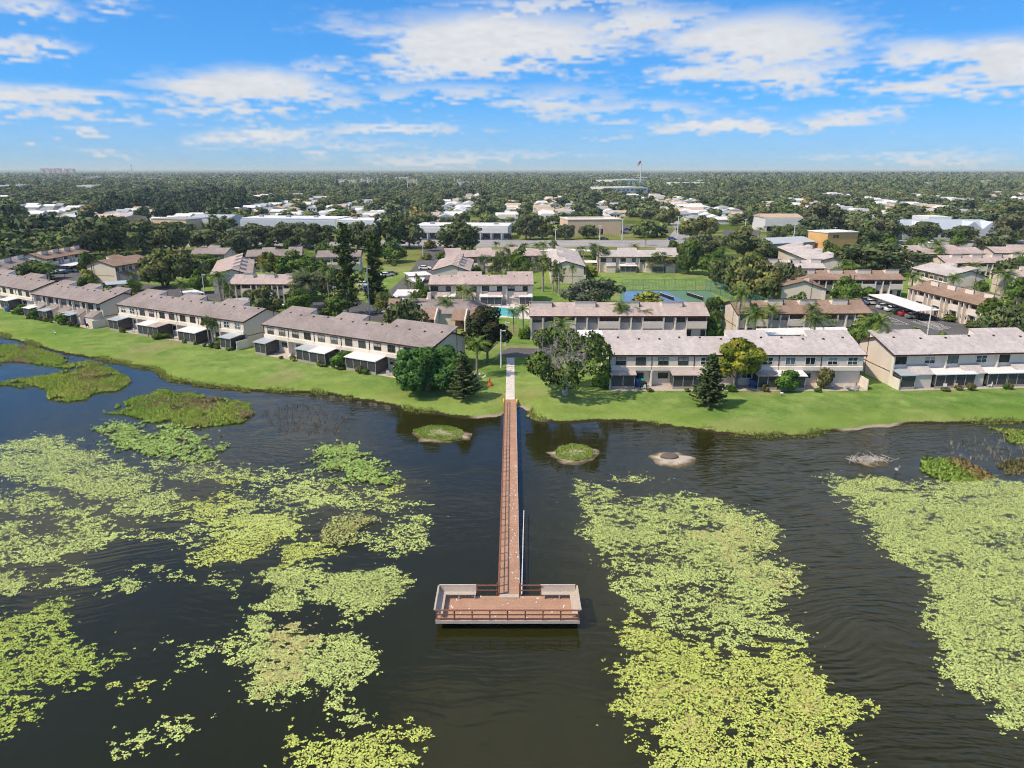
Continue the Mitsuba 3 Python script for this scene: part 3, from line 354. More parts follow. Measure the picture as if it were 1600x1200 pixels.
CARS = [
    (-154.52, 243.86, 10, 'blue', 'dark blue car at the end of the bluish carport at left'),
    (-154.33, 248.69, 10, 'white', 'white car in the left-hand car park'),
    (-156.28, 255.41, 10, 'red', 'red car under the small carport at far left'),
    (-122.15, 214.56, 10, 'black', 'dark car under the pale carport behind the third left row'),
    (-31.16, 255.41, 0, 'white', 'white van-like car waiting by the farthest white carport'),
    (-41.7, 237.71, 40, 'white', 'white car parked left of the entry road'),
    (-40.7, 240.75, 40, 'grey', 'grey car parked left of the entry road kerb'),
    (-45.09, 217.05, 0, 'white', 'white car seen between the two column pines'),
    (-42.23, 207.38, 0, 'blue', 'blue car seen between the two column pines'),
    (-30.64, 189.35, 0, 'white', 'white car half under the nearest white carport'),
    (47.05, 368.51, 0, 'black', 'dark car on the main road in front of the bank'),
    (81.69, 368.51, 0, 'blue', 'dark blue car on the main road near the junction'),
    (95.42, 188.38, 0.7, 'grey', 'grey car at the far end of the long white carport'),
    (95.23, 185.53, 0.7, 'white', 'white car under the far part of the long white carport'),
    (95.41, 179.19, 0.7, 'silver', 'silver car under the long white carport'),
    (95.76, 175.74, 0.7, 'white', 'second white car under the long white carport'),
    (95.78, 172.43, 0.7, 'black', 'black car under the middle of the long white carport'),
    (96.23, 170.01, 0.7, 'red', 'red car under the long white carport'),
    (96.24, 166.89, 0.7, 'grey', 'grey car under the near half of the long white carport'),
    (98.14, 165.37, 0.7, 'black', 'black car at the near end of the long white carport'),
    (16.65, 144.18, 90, 'black', 'dark car under the white carport left of the front right row'),
    (14.69, 141.88, 90, 'grey', 'grey car beside the white carport behind the half bare tree'),
    (-61.01, 180.96, 0, 'white', 'white car between the two nearest left rows'),
    (-62.92, 182.76, 0, 'black', 'dark car between the two nearest left rows'),
    (-70.06, 190.32, 0, 'white', 'white car under the bluish carport behind the second left row'),
    (-48.81, 372.05, 0, 'white', 'white car left in the shop car park'),
    (-21.44, 372.05, 0, 'white', 'white car in the middle of the shop car park'),
    (-13.19, 372.05, 0, 'black', 'black car in the shop car park'),
    (-33.29, 375.66, 0, 'silver', 'silver car in the shop car park'),
    (-36.28, 372.05, 0, 'red', 'red car in the shop car park'),
    (18.38, 415.85, 90, 'white', 'white car left of the beige bank'),
    (25.73, 415.85, 90, 'silver', 'silver car left of the beige bank'),
    (68.3, 429.59, 0, 'black', 'dark car right of the beige bank'),
    (82.6, 439.25, 0, 'white', 'white car right of the beige bank'),
    (82.59, 424.91, 0, 'silver', 'silver car right of the beige bank, by the side road'),
    (182.37, 333.51, 0, 'blue', 'dark blue car behind the right-hand pink roofs'),
    (203.68, 348.58, 0, 'white', 'white truck-like car beside the brown dirt lot'),
    (173.52, 327.83, 0, 'grey', 'grey car behind the right-hand pink roofs'),
]
BINS = [
    (20.49, 111.03, 'blue', 'blue bin beside the left porch of the front right row'),
    (21.23, 111.03, 'green', 'green bin beside the left porch of the front right row'),
    (-100.55, 160.97, 'blue', 'blue bin at the storage room of the third left row'),
    (-98.51, 160.25, 'green', 'green bin of the third left row'),
    (-97.48, 160.25, 'blue', 'blue bin nearest the garden wall of the third left row'),
    (-126.4, 175.74, 'blue', 'pale bin at a porch of the left-edge row'),
    (67.19, 112.67, 'green', 'green bin at the left porch of the right-edge row'),
    (70.36, 113.41, 'green', 'green bin left of the white porch roofs of the right-edge row'),
    (69.73, 113.04, 'blue', 'blue bin left of the white porch roofs of the right-edge row'),
    (76.99, 113.78, 'green', 'green bin between the two white porches of the right-edge row'),
    (46.86, 157.46, 'green', 'green bin at the gable of the rusty-roofed row'),
    (39.15, 110.85, 'blue', 'blue bin right of the yellow-green round tree'),
]
PTS = {'cone': (-3.58, 111.93), 'egret': (46.25, 78.84), 'bird1': (-98.19, 149.45), 'bird2': (42.21, 106.04), 'flag': (271.45, 1562.73), 'pipe0': (1.25, 67.86), 'pipe1': (0.82, 52.4), 'rock': (19.86, 83.51), 'picnic': (56.69, 112.67), 'patio': (20.82, 110.49), 'culvert': (1.08, 103.66), 'stump': (-4.4, 117.26), 'mound': (31.79, 358.28)}
FLAGH = 55.7
FARB = [
    ('shopping_strip', 'long white flat-roofed shopping strip, right section with dark shopfronts beside the road', (-49.94, 375.66), (-1.98, 372.05), 6.5, 22, 'white', 'white', 'shop'),
    ('shopping_strip', 'bluish-white middle section of the shopping strip behind the oak line', (-96.95, 402.94), (-74.11, 398.81), 7.6, 20, 'white', 'white', 'shop'),
    ('shopping_strip', 'left section of the shopping strip with bluish roof, partly behind oaks', (-156.01, 420.33), (-99.32, 411.45), 7.6, 22, 'bluewhite', 'white', 'shop'),
    ('shopping_strip', 'low blue-white shed roof left of the shopping strip behind dark trees', (-196.05, 444.24), (-170.62, 439.25), 6.5, 16, 'bluewhite', 'bluegrey', 'shop'),
    ('bank_building', 'beige flat-roofed bank with arched dark openings beside the main road', (30.7, 398.81), (60.6, 402.94), 8, 22, 'beige', 'cream', 'bank'),
    ('apartment_block', 'bright yellow-orange flat-roofed block with white roof', (134.04, 306.87), (149.21, 311.86), 8.5, 12, 'orange', 'white', 'building'),
    ('shop_block', 'white and tan shop block right of the road junction', (145.61, 420.33), (167.9, 420.33), 8, 20, 'white', 'tan', 'shop'),
    ('metal_shed', 'long grey metal-roofed shed left of the yellow block', (107.75, 302.03), (131.15, 311.86), 4.5, 16, 'greywall', 'metal', 'shed'),
    ('school_building', 'large white building at the foot of the giant flagpole', (147.03, 1125.82), (213.75, 1158.28), 9, 60, 'white', 'white', 'building'),
    ('school_building', 'white two-storey building just behind the giant flagpole', (228.67, 1625.64), (308.77, 1693.8), 14, 60, 'white', 'white', 'building'),
    ('school_building', 'long white building right of the giant flagpole', (335.24, 1562.73), (413.96, 1562.73), 10, 50, 'white', 'white', 'building'),
    ('warehouse', 'white warehouse roof at the far left among the trees', (-922.05, 1309.04), (-881.07, 1309.04), 9, 50, 'white', 'white', 'building'),
    ('warehouse', 'white roof in the far-left trees right of the first warehouse', (-774.06, 1309.04), (-744.47, 1309.04), 9, 40, 'white', 'white', 'building'),
    ('warehouse', 'pale low building under the dark trees at left', (-274.83, 470.97), (-247.42, 459.91), 5, 20, 'beige', 'tan', 'building'),
    ('warehouse', 'dark-roofed building under the dark trees at left', (-217.93, 439.25), (-192.76, 429.59), 6, 22, 'beige', 'darkgrey', 'building'),
]
CHURCH = [(201.18, 372.05), (248.01, 372.05)]
HIRISE = [((-3462.95, 5442.48), (-3392.38, 5442.48), 53.6), ((-3378.26, 5442.48), (-3317.09, 5442.48), 54.5), ((-3288.86, 5442.48), (-3218.29, 5442.48), 52.7)]
TOWERS = [((-2325.1, 4533.71), 71.2), ((-801.83, 4533.71), 48.8), ((-284.74, 1400.02), 21.1), ((-294.07, 1504.48), 21.4), ((-307.71, 1625.64), 17.7), ((-285.02, 1562.73), 19.6), ((-179.75, 1267.82), 22.3), ((-186.18, 1400.02), 19.9), ((-174.09, 1353.01), 20.4), ((-125.63, 1625.64), 17.7), ((-124.98, 1693.8), 15.6), ((-119.1, 1693.8), 17.0)]
HZONES = [[(-59.0, 507.5), (-22.3, 507.5), (-20.8, 791.7), (-43.4, 1038.4), (-79.6, 1038.4), (-73.2, 761.5)], [(20.9, 527.9), (48.0, 535.1), (60.8, 694.9), (64.2, 919.3), (44.1, 919.3), (24.3, 694.9)], [(58.8, 514.2), (76.0, 514.2), (90.7, 639.0), (104.4, 824.4), (86.6, 761.5)], [(106.3, 482.6), (153.1, 482.6), (196.0, 639.0), (200.7, 791.7), (200.0, 898.6), (169.5, 791.7)], [(-370.7, 507.5), (-279.2, 507.5), (-380.9, 639.0), (-457.6, 628.8)], [(-165.3, 507.5), (-125.1, 507.5), (-156.8, 639.0), (-207.2, 639.0)], [(-113.9, 507.5), (-67.0, 507.5), (-86.8, 660.3), (-138.8, 660.3)], [(167.4, 514.2), (178.7, 514.2), (249.5, 694.9), (274.0, 791.7)], [(332.1, 791.7), (346.0, 791.7), (439.0, 987.3), (467.3, 1095.1)], [(339.3, 619.0), (352.9, 619.0), (470.5, 791.7), (525.4, 898.6)]]



# ------------------------------------------------------------------ registering things, parts and setting
def numbered(name):
    n = used[name] = used.get(name, -1) + 1
    return name if n == 0 else f'{name}_{n:03d}'


def lab(key, label=None, cat=None, group=None, kind=None):
    d = {}
    for a, b in (('label', label), ('category', cat), ('group', group), ('kind', kind)):
        if b:
            d[a] = b
    if d:
        labels[key] = d
    return key


def thing(name, label, cat, group=None, kind=None):
    return lab(numbered(name), label, cat, group, kind)


def put(parent, name, mesh, mat, smooth=False, color=None, label=None, kind=None):
    """one part (mesh given as a trimesh, (v, f) or a ready shape dict)"""
    key = numbered(parent + '__' + name)
    scene[key] = mesh if isinstance(mesh, dict) else mikit.ply(mesh, mat, smooth=smooth, color=color)
    if label or kind:
        lab(key, label, None, None, kind)
    return key


def solo(name, mesh, mat, label, cat, group=None, kind=None, smooth=False, color=None):
    key = thing(name, label, cat, group, kind)
    scene[key] = mesh if isinstance(mesh, dict) else mikit.ply(mesh, mat, smooth=smooth, color=color)
    return key


def struct(name, mesh, mat, smooth=False, label=None):
    key = numbered(name)
    scene[key] = mikit.ply(mesh, mat, smooth=smooth)
    labels[key] = {'kind': 'structure', **({'label': label} if label else {})}
    return key


class MB:
    """collects faces of one mesh"""
    def __init__(s):
        s.v, s.f, s.n = [], [], 0

    def add(s, v, f):
        v, f = np.asarray(v, float), np.asarray(f, int)
        if f.shape[1] == 4:
            f = np.vstack([f[:, [0, 1, 2]], f[:, [0, 2, 3]]])
        s.v.append(v); s.f.append(f + s.n); s.n += len(v)
        return s

    def box(s, x0, x1, y0, y1, z0, z1):
        v = [[x, y, z] for x in (x0, x1) for y in (y0, y1) for z in (z0, z1)]
        return s.add(v, [[0, 1, 3, 2], [4, 6, 7, 5], [0, 4, 5, 1], [2, 3, 7, 6], [0, 2, 6, 4], [1, 5, 7, 3]])

    def hexa(s, lo, hi):
        """solid between two quads (4 points each, same winding, counter-clockwise seen from hi)"""
        return s.add(list(lo) + list(hi), [[3, 2, 1, 0], [4, 5, 6, 7], [0, 1, 5, 4], [1, 2, 6, 5], [2, 3, 7, 6], [3, 0, 4, 7]])

    def prism_u(s, prof, u0, u1):
        """profile [(v, z)] counter-clockwise (seen from -u) extruded along u; convex"""
        k = len(prof)
        v = [[u0, a, b] for a, b in prof] + [[u1, a, b] for a, b in prof]
        f = [[i, (i + 1) % k, k + (i + 1) % k, k + i] for i in range(k)]
        s.add(v, f)
        cap = [[0, i + 1, i] for i in range(1, k - 1)] + [[k, k + i, k + i + 1] for i in range(1, k - 1)]
        s.f.append(np.array(cap) + s.n - 2 * k)
        return s

    def tube(s, pts, rad, sides=6):
        p = np.asarray(pts, float)
        r = np.broadcast_to(np.asarray(rad, float), (len(p),))
        t = np.gradient(p, axis=0)
        t /= np.linalg.norm(t, axis=1, keepdims=True) + 1e-12
        a = np.cross(t, np.where(np.abs(t[:, 2:]) < .9, [0, 0, 1.], [1., 0, 0]))
        a /= np.linalg.norm(a, axis=1, keepdims=True) + 1e-12
        b = np.cross(t, a)
        g = np.arange(sides) * 2 * np.pi / sides
        v = p[:, None] + r[:, None, None] * (np.cos(g)[None, :, None] * a[:, None] + np.sin(g)[None, :, None] * b[:, None])
        m, k = len(p), sides
        f = [[i * k + j, i * k + (j + 1) % k, (i + 1) * k + (j + 1) % k, (i + 1) * k + j] for i in range(m - 1) for j in range(k)]
        s.add(v.reshape(-1, 3), f)
        cap = [[(m - 1) * k, (m - 1) * k + j, (m - 1) * k + j + 1] for j in range(1, k - 1)] + [[0, j + 1, j] for j in range(1, k - 1)]
        s.f.append(np.array(cap) + s.n - m * k)
        return s

    def get(s, fr=None):
        v, f = np.vstack(s.v), np.vstack(s.f)
        return ((fr(v) if fr else v), f)


class Frame:
    """local (u, v, z) -> world, origin (x, y), angle in degrees"""
    def __init__(s, x, y, ang):
        s.x, s.y, s.a = x, y, math.radians(ang)
        s.c, s.s = math.cos(s.a), math.sin(s.a)

    def __call__(s, p):
        p = np.asarray(p, float)
        return np.stack([s.x + p[..., 0] * s.c - p[..., 1] * s.s, s.y + p[..., 0] * s.s + p[..., 1] * s.c, p[..., 2]], -1)

    def tf(s, u, v, z):
        q = s(np.array([u, v, z]))
        return T4().translate(q.tolist()).rotate([0, 0, 1], math.degrees(s.a))


# ------------------------------------------------------------------ materials
def rgbt(c):
    return {'type': 'rgb', 'value': list(map(float, c))}


def mat(name, c, rough=.8, two=True, **k):
    tex = c if isinstance(c, dict) else rgbt(c)
    b = {'type': 'principled', 'base_color': tex, 'roughness': rough, **k} if rough < .79 or k else {'type': 'diffuse', 'reflectance': tex}
    scene[name] = {'type': 'twosided', 'b': b} if two else b
    return name


def stucco(c, amp=.16):
    def fn(p, n, uv):
        m = fbm(p.x * .5 + p.y * .5, p.z * .25, p.y * .3, 3)
        g = noise(p.x * 6, p.y * 6, p.z * 6)
        return mi.Color3f(c) * (1 - amp + amp * 1.2 * m + .06 * g)
    return mikit.proc(fn)


def shingle(c, c2, scale=1.0):
    def fn(p, n, uv):
        cell = cell_rand(dr.floor((p.x + p.z * .3) * 2.2), dr.floor(p.z * 7.0), dr.floor(p.y * 1.2))
        big = fbm(p.x * .22, p.y * .22, p.z * .6, 4)
        streak = noise(p.x * 1.3, p.y * .35, 0.0)
        return mix(c, c2, dr.clip((big - .3) * 1.7, 0, 1)) * (.82 + .22 * cell + .16 * streak)
    return mikit.proc(fn)


mat('m_wall', stucco((.675, .605, .53), .10))
mat('m_wall_light', stucco((.745, .685, .605), .10))
mat('m_white', stucco((.74, .74, .72), .08))
mat('m_trim', (.085, .05, .035))
mat('m_recess', (.10, .06, .045))
mat('m_door', (.07, .055, .05))
mat('m_roof_pale', shingle((.51, .478, .475), (.42, .39, .385)))
mat('m_roof_mauve', shingle((.31, .275, .268), (.24, .208, .20)))
mat('m_roof_rose', shingle((.47, .395, .375), (.385, .32, .30)))
mat('m_roof_brown', shingle((.32, .235, .19), (.235, .165, .125)))
mat('m_roof_white', (.70, .71, .72))
mat('m_roof_metal', (.42, .47, .51), .45, metallic=.2)
mat('m_screen', (.045, .047, .052), .5)
mat('m_post', (.36, .34, .31))
mat('m_darkpost', (.03, .03, .03))
mat('m_glass', (.018, .022, .026), .08, specular=.5)
mat('m_glass_lite', (.11, .14, .15), .12, specular=.5)
mat('m_glass_mid', (.05, .06, .066), .1, specular=.5)
mat('m_blind', (.34, .325, .30))
mat('m_frame_dark', (.10, .085, .07))
mat('m_frame_white', (.72, .72, .70))
mat('m_concrete', stucco((.68, .655, .635), .2))
mat('m_patio', stucco((.50, .45, .40), .25))
mat('m_deck', mikit.proc(lambda p, n, uv: mi.Color3f(.41, .255, .18) * (.86 + .14 * cell_rand(0, dr.floor(p.y / .145), 0) + .28 * fbm(p.x * 1.3, p.y * .5, 0., 4) - .55 * smoothstep(.88, .97, dr.abs(2 * (p.y / .145 - dr.floor(p.y / .145)) - 1)))))
mat('m_rail', (.21, .105, .075))
mat('m_bench', stucco((.50, .435, .375), .15))
mat('m_yellow', (.70, .52, .10))
mat('m_pipe', (.62, .63, .65))
mat('m_bark', mikit.proc(lambda p, n, uv: mi.Color3f(.17, .14, .115) * (.6 + .8 * fbm(p.x * 2, p.y * 2, p.z * 1.5, 3))))
mat('m_deadwood', mikit.proc(lambda p, n, uv: mi.Color3f(.43, .40, .37) * (.75 + .5 * noise(p.x * 3, p.y * 3, p.z * 3))))
mat('m_palmbark', mikit.proc(lambda p, n, uv: mi.Color3f(.36, .325, .275) * (.7 + .35 * noise(p.x, p.y, p.z * 5) + .15 * noise(p.x * 9, p.y * 9, p.z * 9))))
VC = {'type': 'mesh_attribute', 'name': 'vertex_color'}
scene['m_leaf'] = {'type': 'twosided', 'b': {'type': 'diffuse', 'reflectance': VC}}
scene['m_pad'] = {'type': 'twosided', 'b': {'type': 'principled', 'base_color': VC, 'roughness': .5, 'specular': .35}}
mat('m_steel', (.45, .46, .47), .5, metallic=.5)
mat('m_polewhite', (.66, .67, .68))
mat('m_tyre', (.02, .02, .02))
for n_, c_ in dict(white=(.78, .78, .78), black=(.02, .022, .025), red=(.42, .03, .04), blue=(.03, .06, .22), grey=(.18, .19, .20), silver=(.5, .52, .53), green=(.02, .20, .15)).items():
    mat('m_paint_' + n_, c_, .3, clearcoat=.6)
mat('m_bin_blue', (.02, .10, .34), .5)
mat('m_bin_green', (.015, .22, .19), .5)


def asphalt_fn(p, n, uv):
    return mi.Color3f(.125, .127, .135) * (.75 + .5 * fbm(p.x * .12, p.y * .12, 0., 4)) * (.92 + .16 * noise(p.x * 8, p.y * 8))


mat('m_asphalt', mikit.proc(asphalt_fn))
mat('m_road', mikit.proc(lambda p, n, uv: mi.Color3f(.33, .33, .34) * (.75 + .45 * fbm(p.x * .05, p.y * .3, 0., 3))))
mat('m_line', (.70, .70, .68))
mat('m_dirt', stucco((.42, .27, .17), .3))


def lawn_fn(p, n, uv):
    big = fbm(p.x * .05, p.y * .07, 3., 4)
    mid = fbm(p.x * .6, p.y * .6, 9., 4)
    fine = noise(p.x * 4.1, p.y * 4.1, 1.)
    stripe = noise(p.x * .10 + p.y * .06, p.y * .75, 4.)
    c = mix((.108, .205, .042), (.212, .292, .084), smoothstep(.25, .75, big * .6 + mid * .4))
    dry = smoothstep(.55, .72, fbm(p.x * .10 + 40, p.y * .13 + 7, 2., 4))
    c = mix(c, (.27, .255, .125), dry * .55)
    c = c * (.74 + .24 * fine + .20 * mid + .22 * stripe - .04)
    edge = p.z + .16 * (mid - .5) + .10 * (fine - .5)
    c = mix(c, (.185, .265, .05), smoothstep(1.0, .7, p.z) * .4)
    mud = mix((.040, .032, .018), (.34, .29, .22), smoothstep(.66, .71, fbm(p.x * .06 + 11, p.y * .06, 0., 2)))
    return mix(c, mud, smoothstep(.30, .16, edge))


mat('m_lawn', mikit.proc(lawn_fn))


def ground_fn(p, n, uv):
    big = fbm(p.x * .02, p.y * .02, 3., 4)
    mid = fbm(p.x * .15, p.y * .15, 9., 3)
    c = mix((.085, .13, .030), (.185, .215, .065), smoothstep(.32, .68, big))
    c = mix(c, (.24, .22, .15), smoothstep(.62, .72, mid) * .5)
    return c * (.75 + .5 * mid)


mat('m_ground', mikit.proc(ground_fn))


def sand_fn(p, n, uv):
    m = fbm(p.x * 1.3, p.y * 1.3, 0., 4)
    dry = mix((.42, .37, .29), (.52, .48, .41), m)
    return mix((.105, .085, .045), dry, smoothstep(.0, .24, p.z + (m - .5) * .22))


mat('m_sand', mikit.proc(sand_fn))
mat('m_marsh', stucco((.075, .075, .032), .5))
mat('m_rock', stucco((.17, .15, .13), .5))


def ripple(p, n, uv):
    w = fbm(p.x * .07, p.y * .07, 2., 3)
    wx, wy = p.x + 5 * (w - .5), p.y + 7 * (w - .5)
    a = noise(wx * .40 + wy * .30, wy * 3.0 - wx * .34, 0.)
    b = noise(wx * 1.3 - 3.1, wy * 5.2 + wx * .4, 5.)
    c = noise(wx * .16, wy * .5 + wx * .05, 9.)
    calm = .35 + .8 * smoothstep(.40, .62, fbm(p.x * .028 + 5, p.y * .024 + 2, 7., 2)) + 1.5 * smoothstep(12, 30, p.x)
    return (a * .026 + b * .010) * calm + c * .018


mat('m_water', mikit.proc(lambda p, n, uv: mix((.015, .0165, .004), (.0245, .0245, .006), fbm(p.x * .03, p.y * .03, 1., 3))), .05, two=False, specular=.30)
scene['m_water'] = {'type': 'bumpmap', 'arbitrary': mikit.proc(ripple, .02), 'scale': 1.0, 'b': scene['m_water']}
mat('m_pool', mikit.proc(lambda p, n, uv: mi.Color3f(.05, .42, .50) * (.85 + .3 * noise(p.x * .8, p.y * .8))), .1, two=False, specular=.5)
mat('m_court_green', stucco((.12, .23, .165), .1))
mat('m_court_blue', stucco((.13, .25, .45), .1))
mat('m_fence', (.10, .27, .24))
mat('m_far_white', (.66, .67, .67))
mat('m_far_tan', (.50, .40, .31))
mat('m_far_grey', (.33, .345, .36))
mat('m_far_rust', (.38, .24, .17))
mat('m_orange', stucco((.64, .40, .17), .1))
mat('m_beige', stucco((.66, .51, .37), .12))
mat('m_bluegrey', (.40, .47, .55))
mat('m_bluewhite', (.52, .58, .66))
mat('m_darkgrey', (.09, .09, .09))
mat('m_hirise', (.60, .44, .38))
mat('m_red', (.55, .06, .05))
mat('m_flagblue', (.05, .07, .28))
mat('m_cone', (.50, .12, .05))
mat('m_egret', (.80, .80, .78))

# ------------------------------------------------------------------ ground, lake, roads
shore = np.array(SHORE, float)
seg = [shore[0]]
for a, b in zip(shore[:-1], shore[1:]):
    m = max(1, int(np.hypot(*(b - a)) / .5))
    seg += [a + (b - a) * t for t in (np.arange(m) + 1) / m]
line = np.array(seg)
for _ in range(6):   # round the corners
    line[1:-1] = .25 * line[:-2] + .5 * line[1:-1] + .25 * line[2:]
jit = meshkit.fbm(np.c_[line * .35, np.zeros(len(line))], 4, 3) - .5
nrm = np.gradient(line, axis=0)
nrm = np.c_[-nrm[:, 1], nrm[:, 0]] / (np.linalg.norm(nrm, axis=1, keepdims=True) + 1e-9)
line = line + nrm * (jit * 1.9)[:, None]
land_poly = Polygon(np.vstack([line, [[640, 3000], [-620, 3000]]])).buffer(0)
shore_tree = cKDTree(line)


def land_distance(x, y):
    d = shore_tree.query(np.c_[np.ravel(x), np.ravel(y)])[0].reshape(np.shape(x))
    return np.where(contains_xy(land_poly, x, y), d, -d)


def land_height(x, y):
    d = land_distance(x, y)
    und = (meshkit.fbm(np.stack([x * .06, y * .06, 0 * x], -1), 2, 8) - .5) * .25
    return np.interp(d, [-6, -1.5, 0, .5, 1.6, 9, 14], [-2.2, -.5, 0, .42, .66, 1.2, 1.2]) + und * np.clip(d / 6, 0, 1) * np.clip((9 - d) / 4, 0, 1)


def grid_mesh(xs, ys, zf):
    X, Y = np.meshgrid(xs, ys)
    Z = zf(X, Y)
    i = np.arange((len(ys) - 1) * len(xs)).reshape(len(ys) - 1, len(xs))[:, :-1].ravel()
    w = len(xs)
    return np.stack([X, Y, Z], -1).reshape(-1, 3), np.stack([i, i + 1, i + w + 1, i + w], 1)


GX, GY0, GY1 = 320., 78., 264.
struct('lawn', grid_mesh(np.arange(-GX, GX + .1, 1.25), np.arange(GY0, GY1 + .1, .93), land_height), 'm_lawn', smooth=True)
FAR = 9000.
struct('ground', MB().add([[-FAR, GY1, G], [FAR, GY1, G], [FAR, FAR, G], [-FAR, FAR, G]], [[0, 1, 2, 3]])
       .add([[-FAR, -300, G], [-GX, -300, G], [-GX, GY1, G], [-FAR, GY1, G]], [[0, 1, 2, 3]])
       .add([[GX, -300, G], [FAR, -300, G], [FAR, GY1, G], [GX, GY1, G]], [[0, 1, 2, 3]]).get(), 'm_ground')
struct('lake_water', MB().add([[-GX, -300, 0], [GX, -300, 0], [GX, GY1, 0], [-GX, GY1, 0]], [[0, 1, 2, 3]]).get(), 'm_water')


def sheet(name, pts, z, m, label=None):
    p = Polygon(pts).buffer(0)
    p = max(getattr(p, 'geoms', [p]), key=lambda g: g.area)
    v, f = trimesh.creation.triangulate_polygon(p, engine='earcut')
    if np.cross(*(v[f[0]][1:] - v[f[0]][0])) < 0:
        f = f[:, ::-1]
    return struct(name, (np.c_[v, np.full(len(v), z)], f), m, label=label)


def slab(pts, z0, z1):
    p = Polygon(pts).buffer(0)
    m = trimesh.creation.extrude_polygon(p, z1 - z0, engine='earcut')
    m.apply_translation([0, 0, z0])
    return np.array(m.vertices), np.array(m.faces)


sheet('main_road', ROAD, G + .03, 'm_road')
sheet('side_road', SIDEROAD, G + .034, 'm_road')
for a in ASPH:
    sheet('parking_court', a, G + .012, 'm_asphalt')
for a in LOTS:
    sheet('car_park', a, G + .016, 'm_asphalt')
sheet('dirt_lot', DIRT, G + .02, 'm_dirt')

# ------------------------------------------------------------------ pier
DZ = .8           # deck top
pier = thing('pier', 'long brown boardwalk pier ending in a wide T-shaped platform with benches', 'pier')


def bx(*b):
    m = MB()
    for a in b:
        m.box(*a)
    return m.get()


X0, X1 = -1.16, .61               # walkway
Y0, Y1 = 48.55, 52.05             # platform front and rear edge
PX0, PX1 = -6.0, 5.3            # platform sides
YS = 105.6                        # shore end
put(pier, 'walkway_deck', bx((X0, X1, Y1, YS, DZ - .12, DZ)), 'm_deck')
put(pier, 'platform_deck', bx((PX0, PX1, Y0, Y1, DZ - .12, DZ)), 'm_deck')
put(pier, 'beam', bx((X0 - .06, X0, Y1 + .05, YS, DZ - .42, DZ - .02)), 'm_rail')
put(pier, 'beam', bx((X1, X1 + .06, Y1 + .05, YS, DZ - .42, DZ - .02)), 'm_bench')
put(pier, 'fascia', bx((PX0, PX1, Y0 - .06, Y0, DZ - .20, DZ + .06), (PX0 - .06, PX0, Y0 - .06, Y1, DZ - .20, DZ + .04), (PX1, PX1 + .06, Y0 - .06, Y1, DZ - .20, DZ + .04)), 'm_bench')
put(pier, 'step', bx((X0 + .1, X1 - .02, Y1 - .36, Y1 + .12, DZ + .003, DZ + .10)), 'm_bench', label='pale threshold plate where the walkway meets the platform')
for i in range(18):               # pilings
    y = 54 + i * 2.9
    for x in (X0 + .15, X1 - .15):
        put(pier, 'piling', MB().tube([[x, y, -2], [x, y, DZ - .12]], .13, 8).get(), 'm_rail', smooth=40)
for x in np.linspace(PX0 + .3, PX1 - .3, 6):
    for y in (Y0 + 1.0, Y1 - .6):
        put(pier, 'piling', MB().tube([[x, y, -2], [x, y, DZ - .12]], .13, 8).get(), 'm_trim', smooth=40)
# left handrail of the walkway
hr = put(pier, 'handrail', bx((X0 + .04, X0 + .14, Y1, 104.0, DZ + .98, DZ + 1.02), (X0 + .06, X0 + .11, Y1, 104.0, DZ + .50, DZ + .56)), 'm_rail', label='brown handrail along the left side of the walkway')
for i in range(39):
    y = Y1 + .1 + i * 1.345
    put(hr, 'post', bx((X0 + .05, X0 + .14, y - .05, y + .05, DZ, DZ + .98)), 'm_rail')
# front rail of the platform
fr_ = put(pier, 'front_rail', bx((PX0 - .08, PX1 + .08, Y0 - .10, Y0 + .06, DZ + .98, DZ + 1.03), (PX0, PX1, Y0 - .04, Y0, DZ + .56, DZ + .66), (PX0, PX1, Y0 - .04, Y0, DZ + .20, DZ + .29)), 'm_rail', label='front railing of the platform with two lower rails')
for x in np.linspace(PX0 + .04, PX1 - .04, 9):
    put(fr_, 'post', bx((x - .05, x + .05, Y0 + .002, Y0 + .09, DZ, DZ + .98)), 'm_rail')
# rear rails between benches and walkway
for a, b in ((-3.0, X0 - .05), (X1 + .05, 2.45)):
    r = put(pier, 'rear_rail', bx((a, b, Y1 - .06, Y1 + .08, DZ + .98, DZ + 1.03), (a, b, Y1 - .02, Y1 + .03, DZ + .48, DZ + .57)), 'm_rail')
    for x in (a + .06, b - .06):
        put(r, 'post', bx((x - .05, x + .05, Y1 + .032, Y1 + .11, DZ - .1, DZ + .98)), 'm_rail')
for x in (X0 - .05, X1 + .05):
    put(pier, 'end_post', bx((x - .07, x + .07, Y1 + .12, Y1 + .26, DZ - .1, DZ + 1.1)), 'm_rail')
for x in (X0 - .14, X1 + .14):
    put(pier, 'marker_board', bx((x - .09, x + .09, YS - 1.4, YS + .1, DZ - .3, DZ + .12)), 'm_yellow', label='yellow painted board at the shore end')
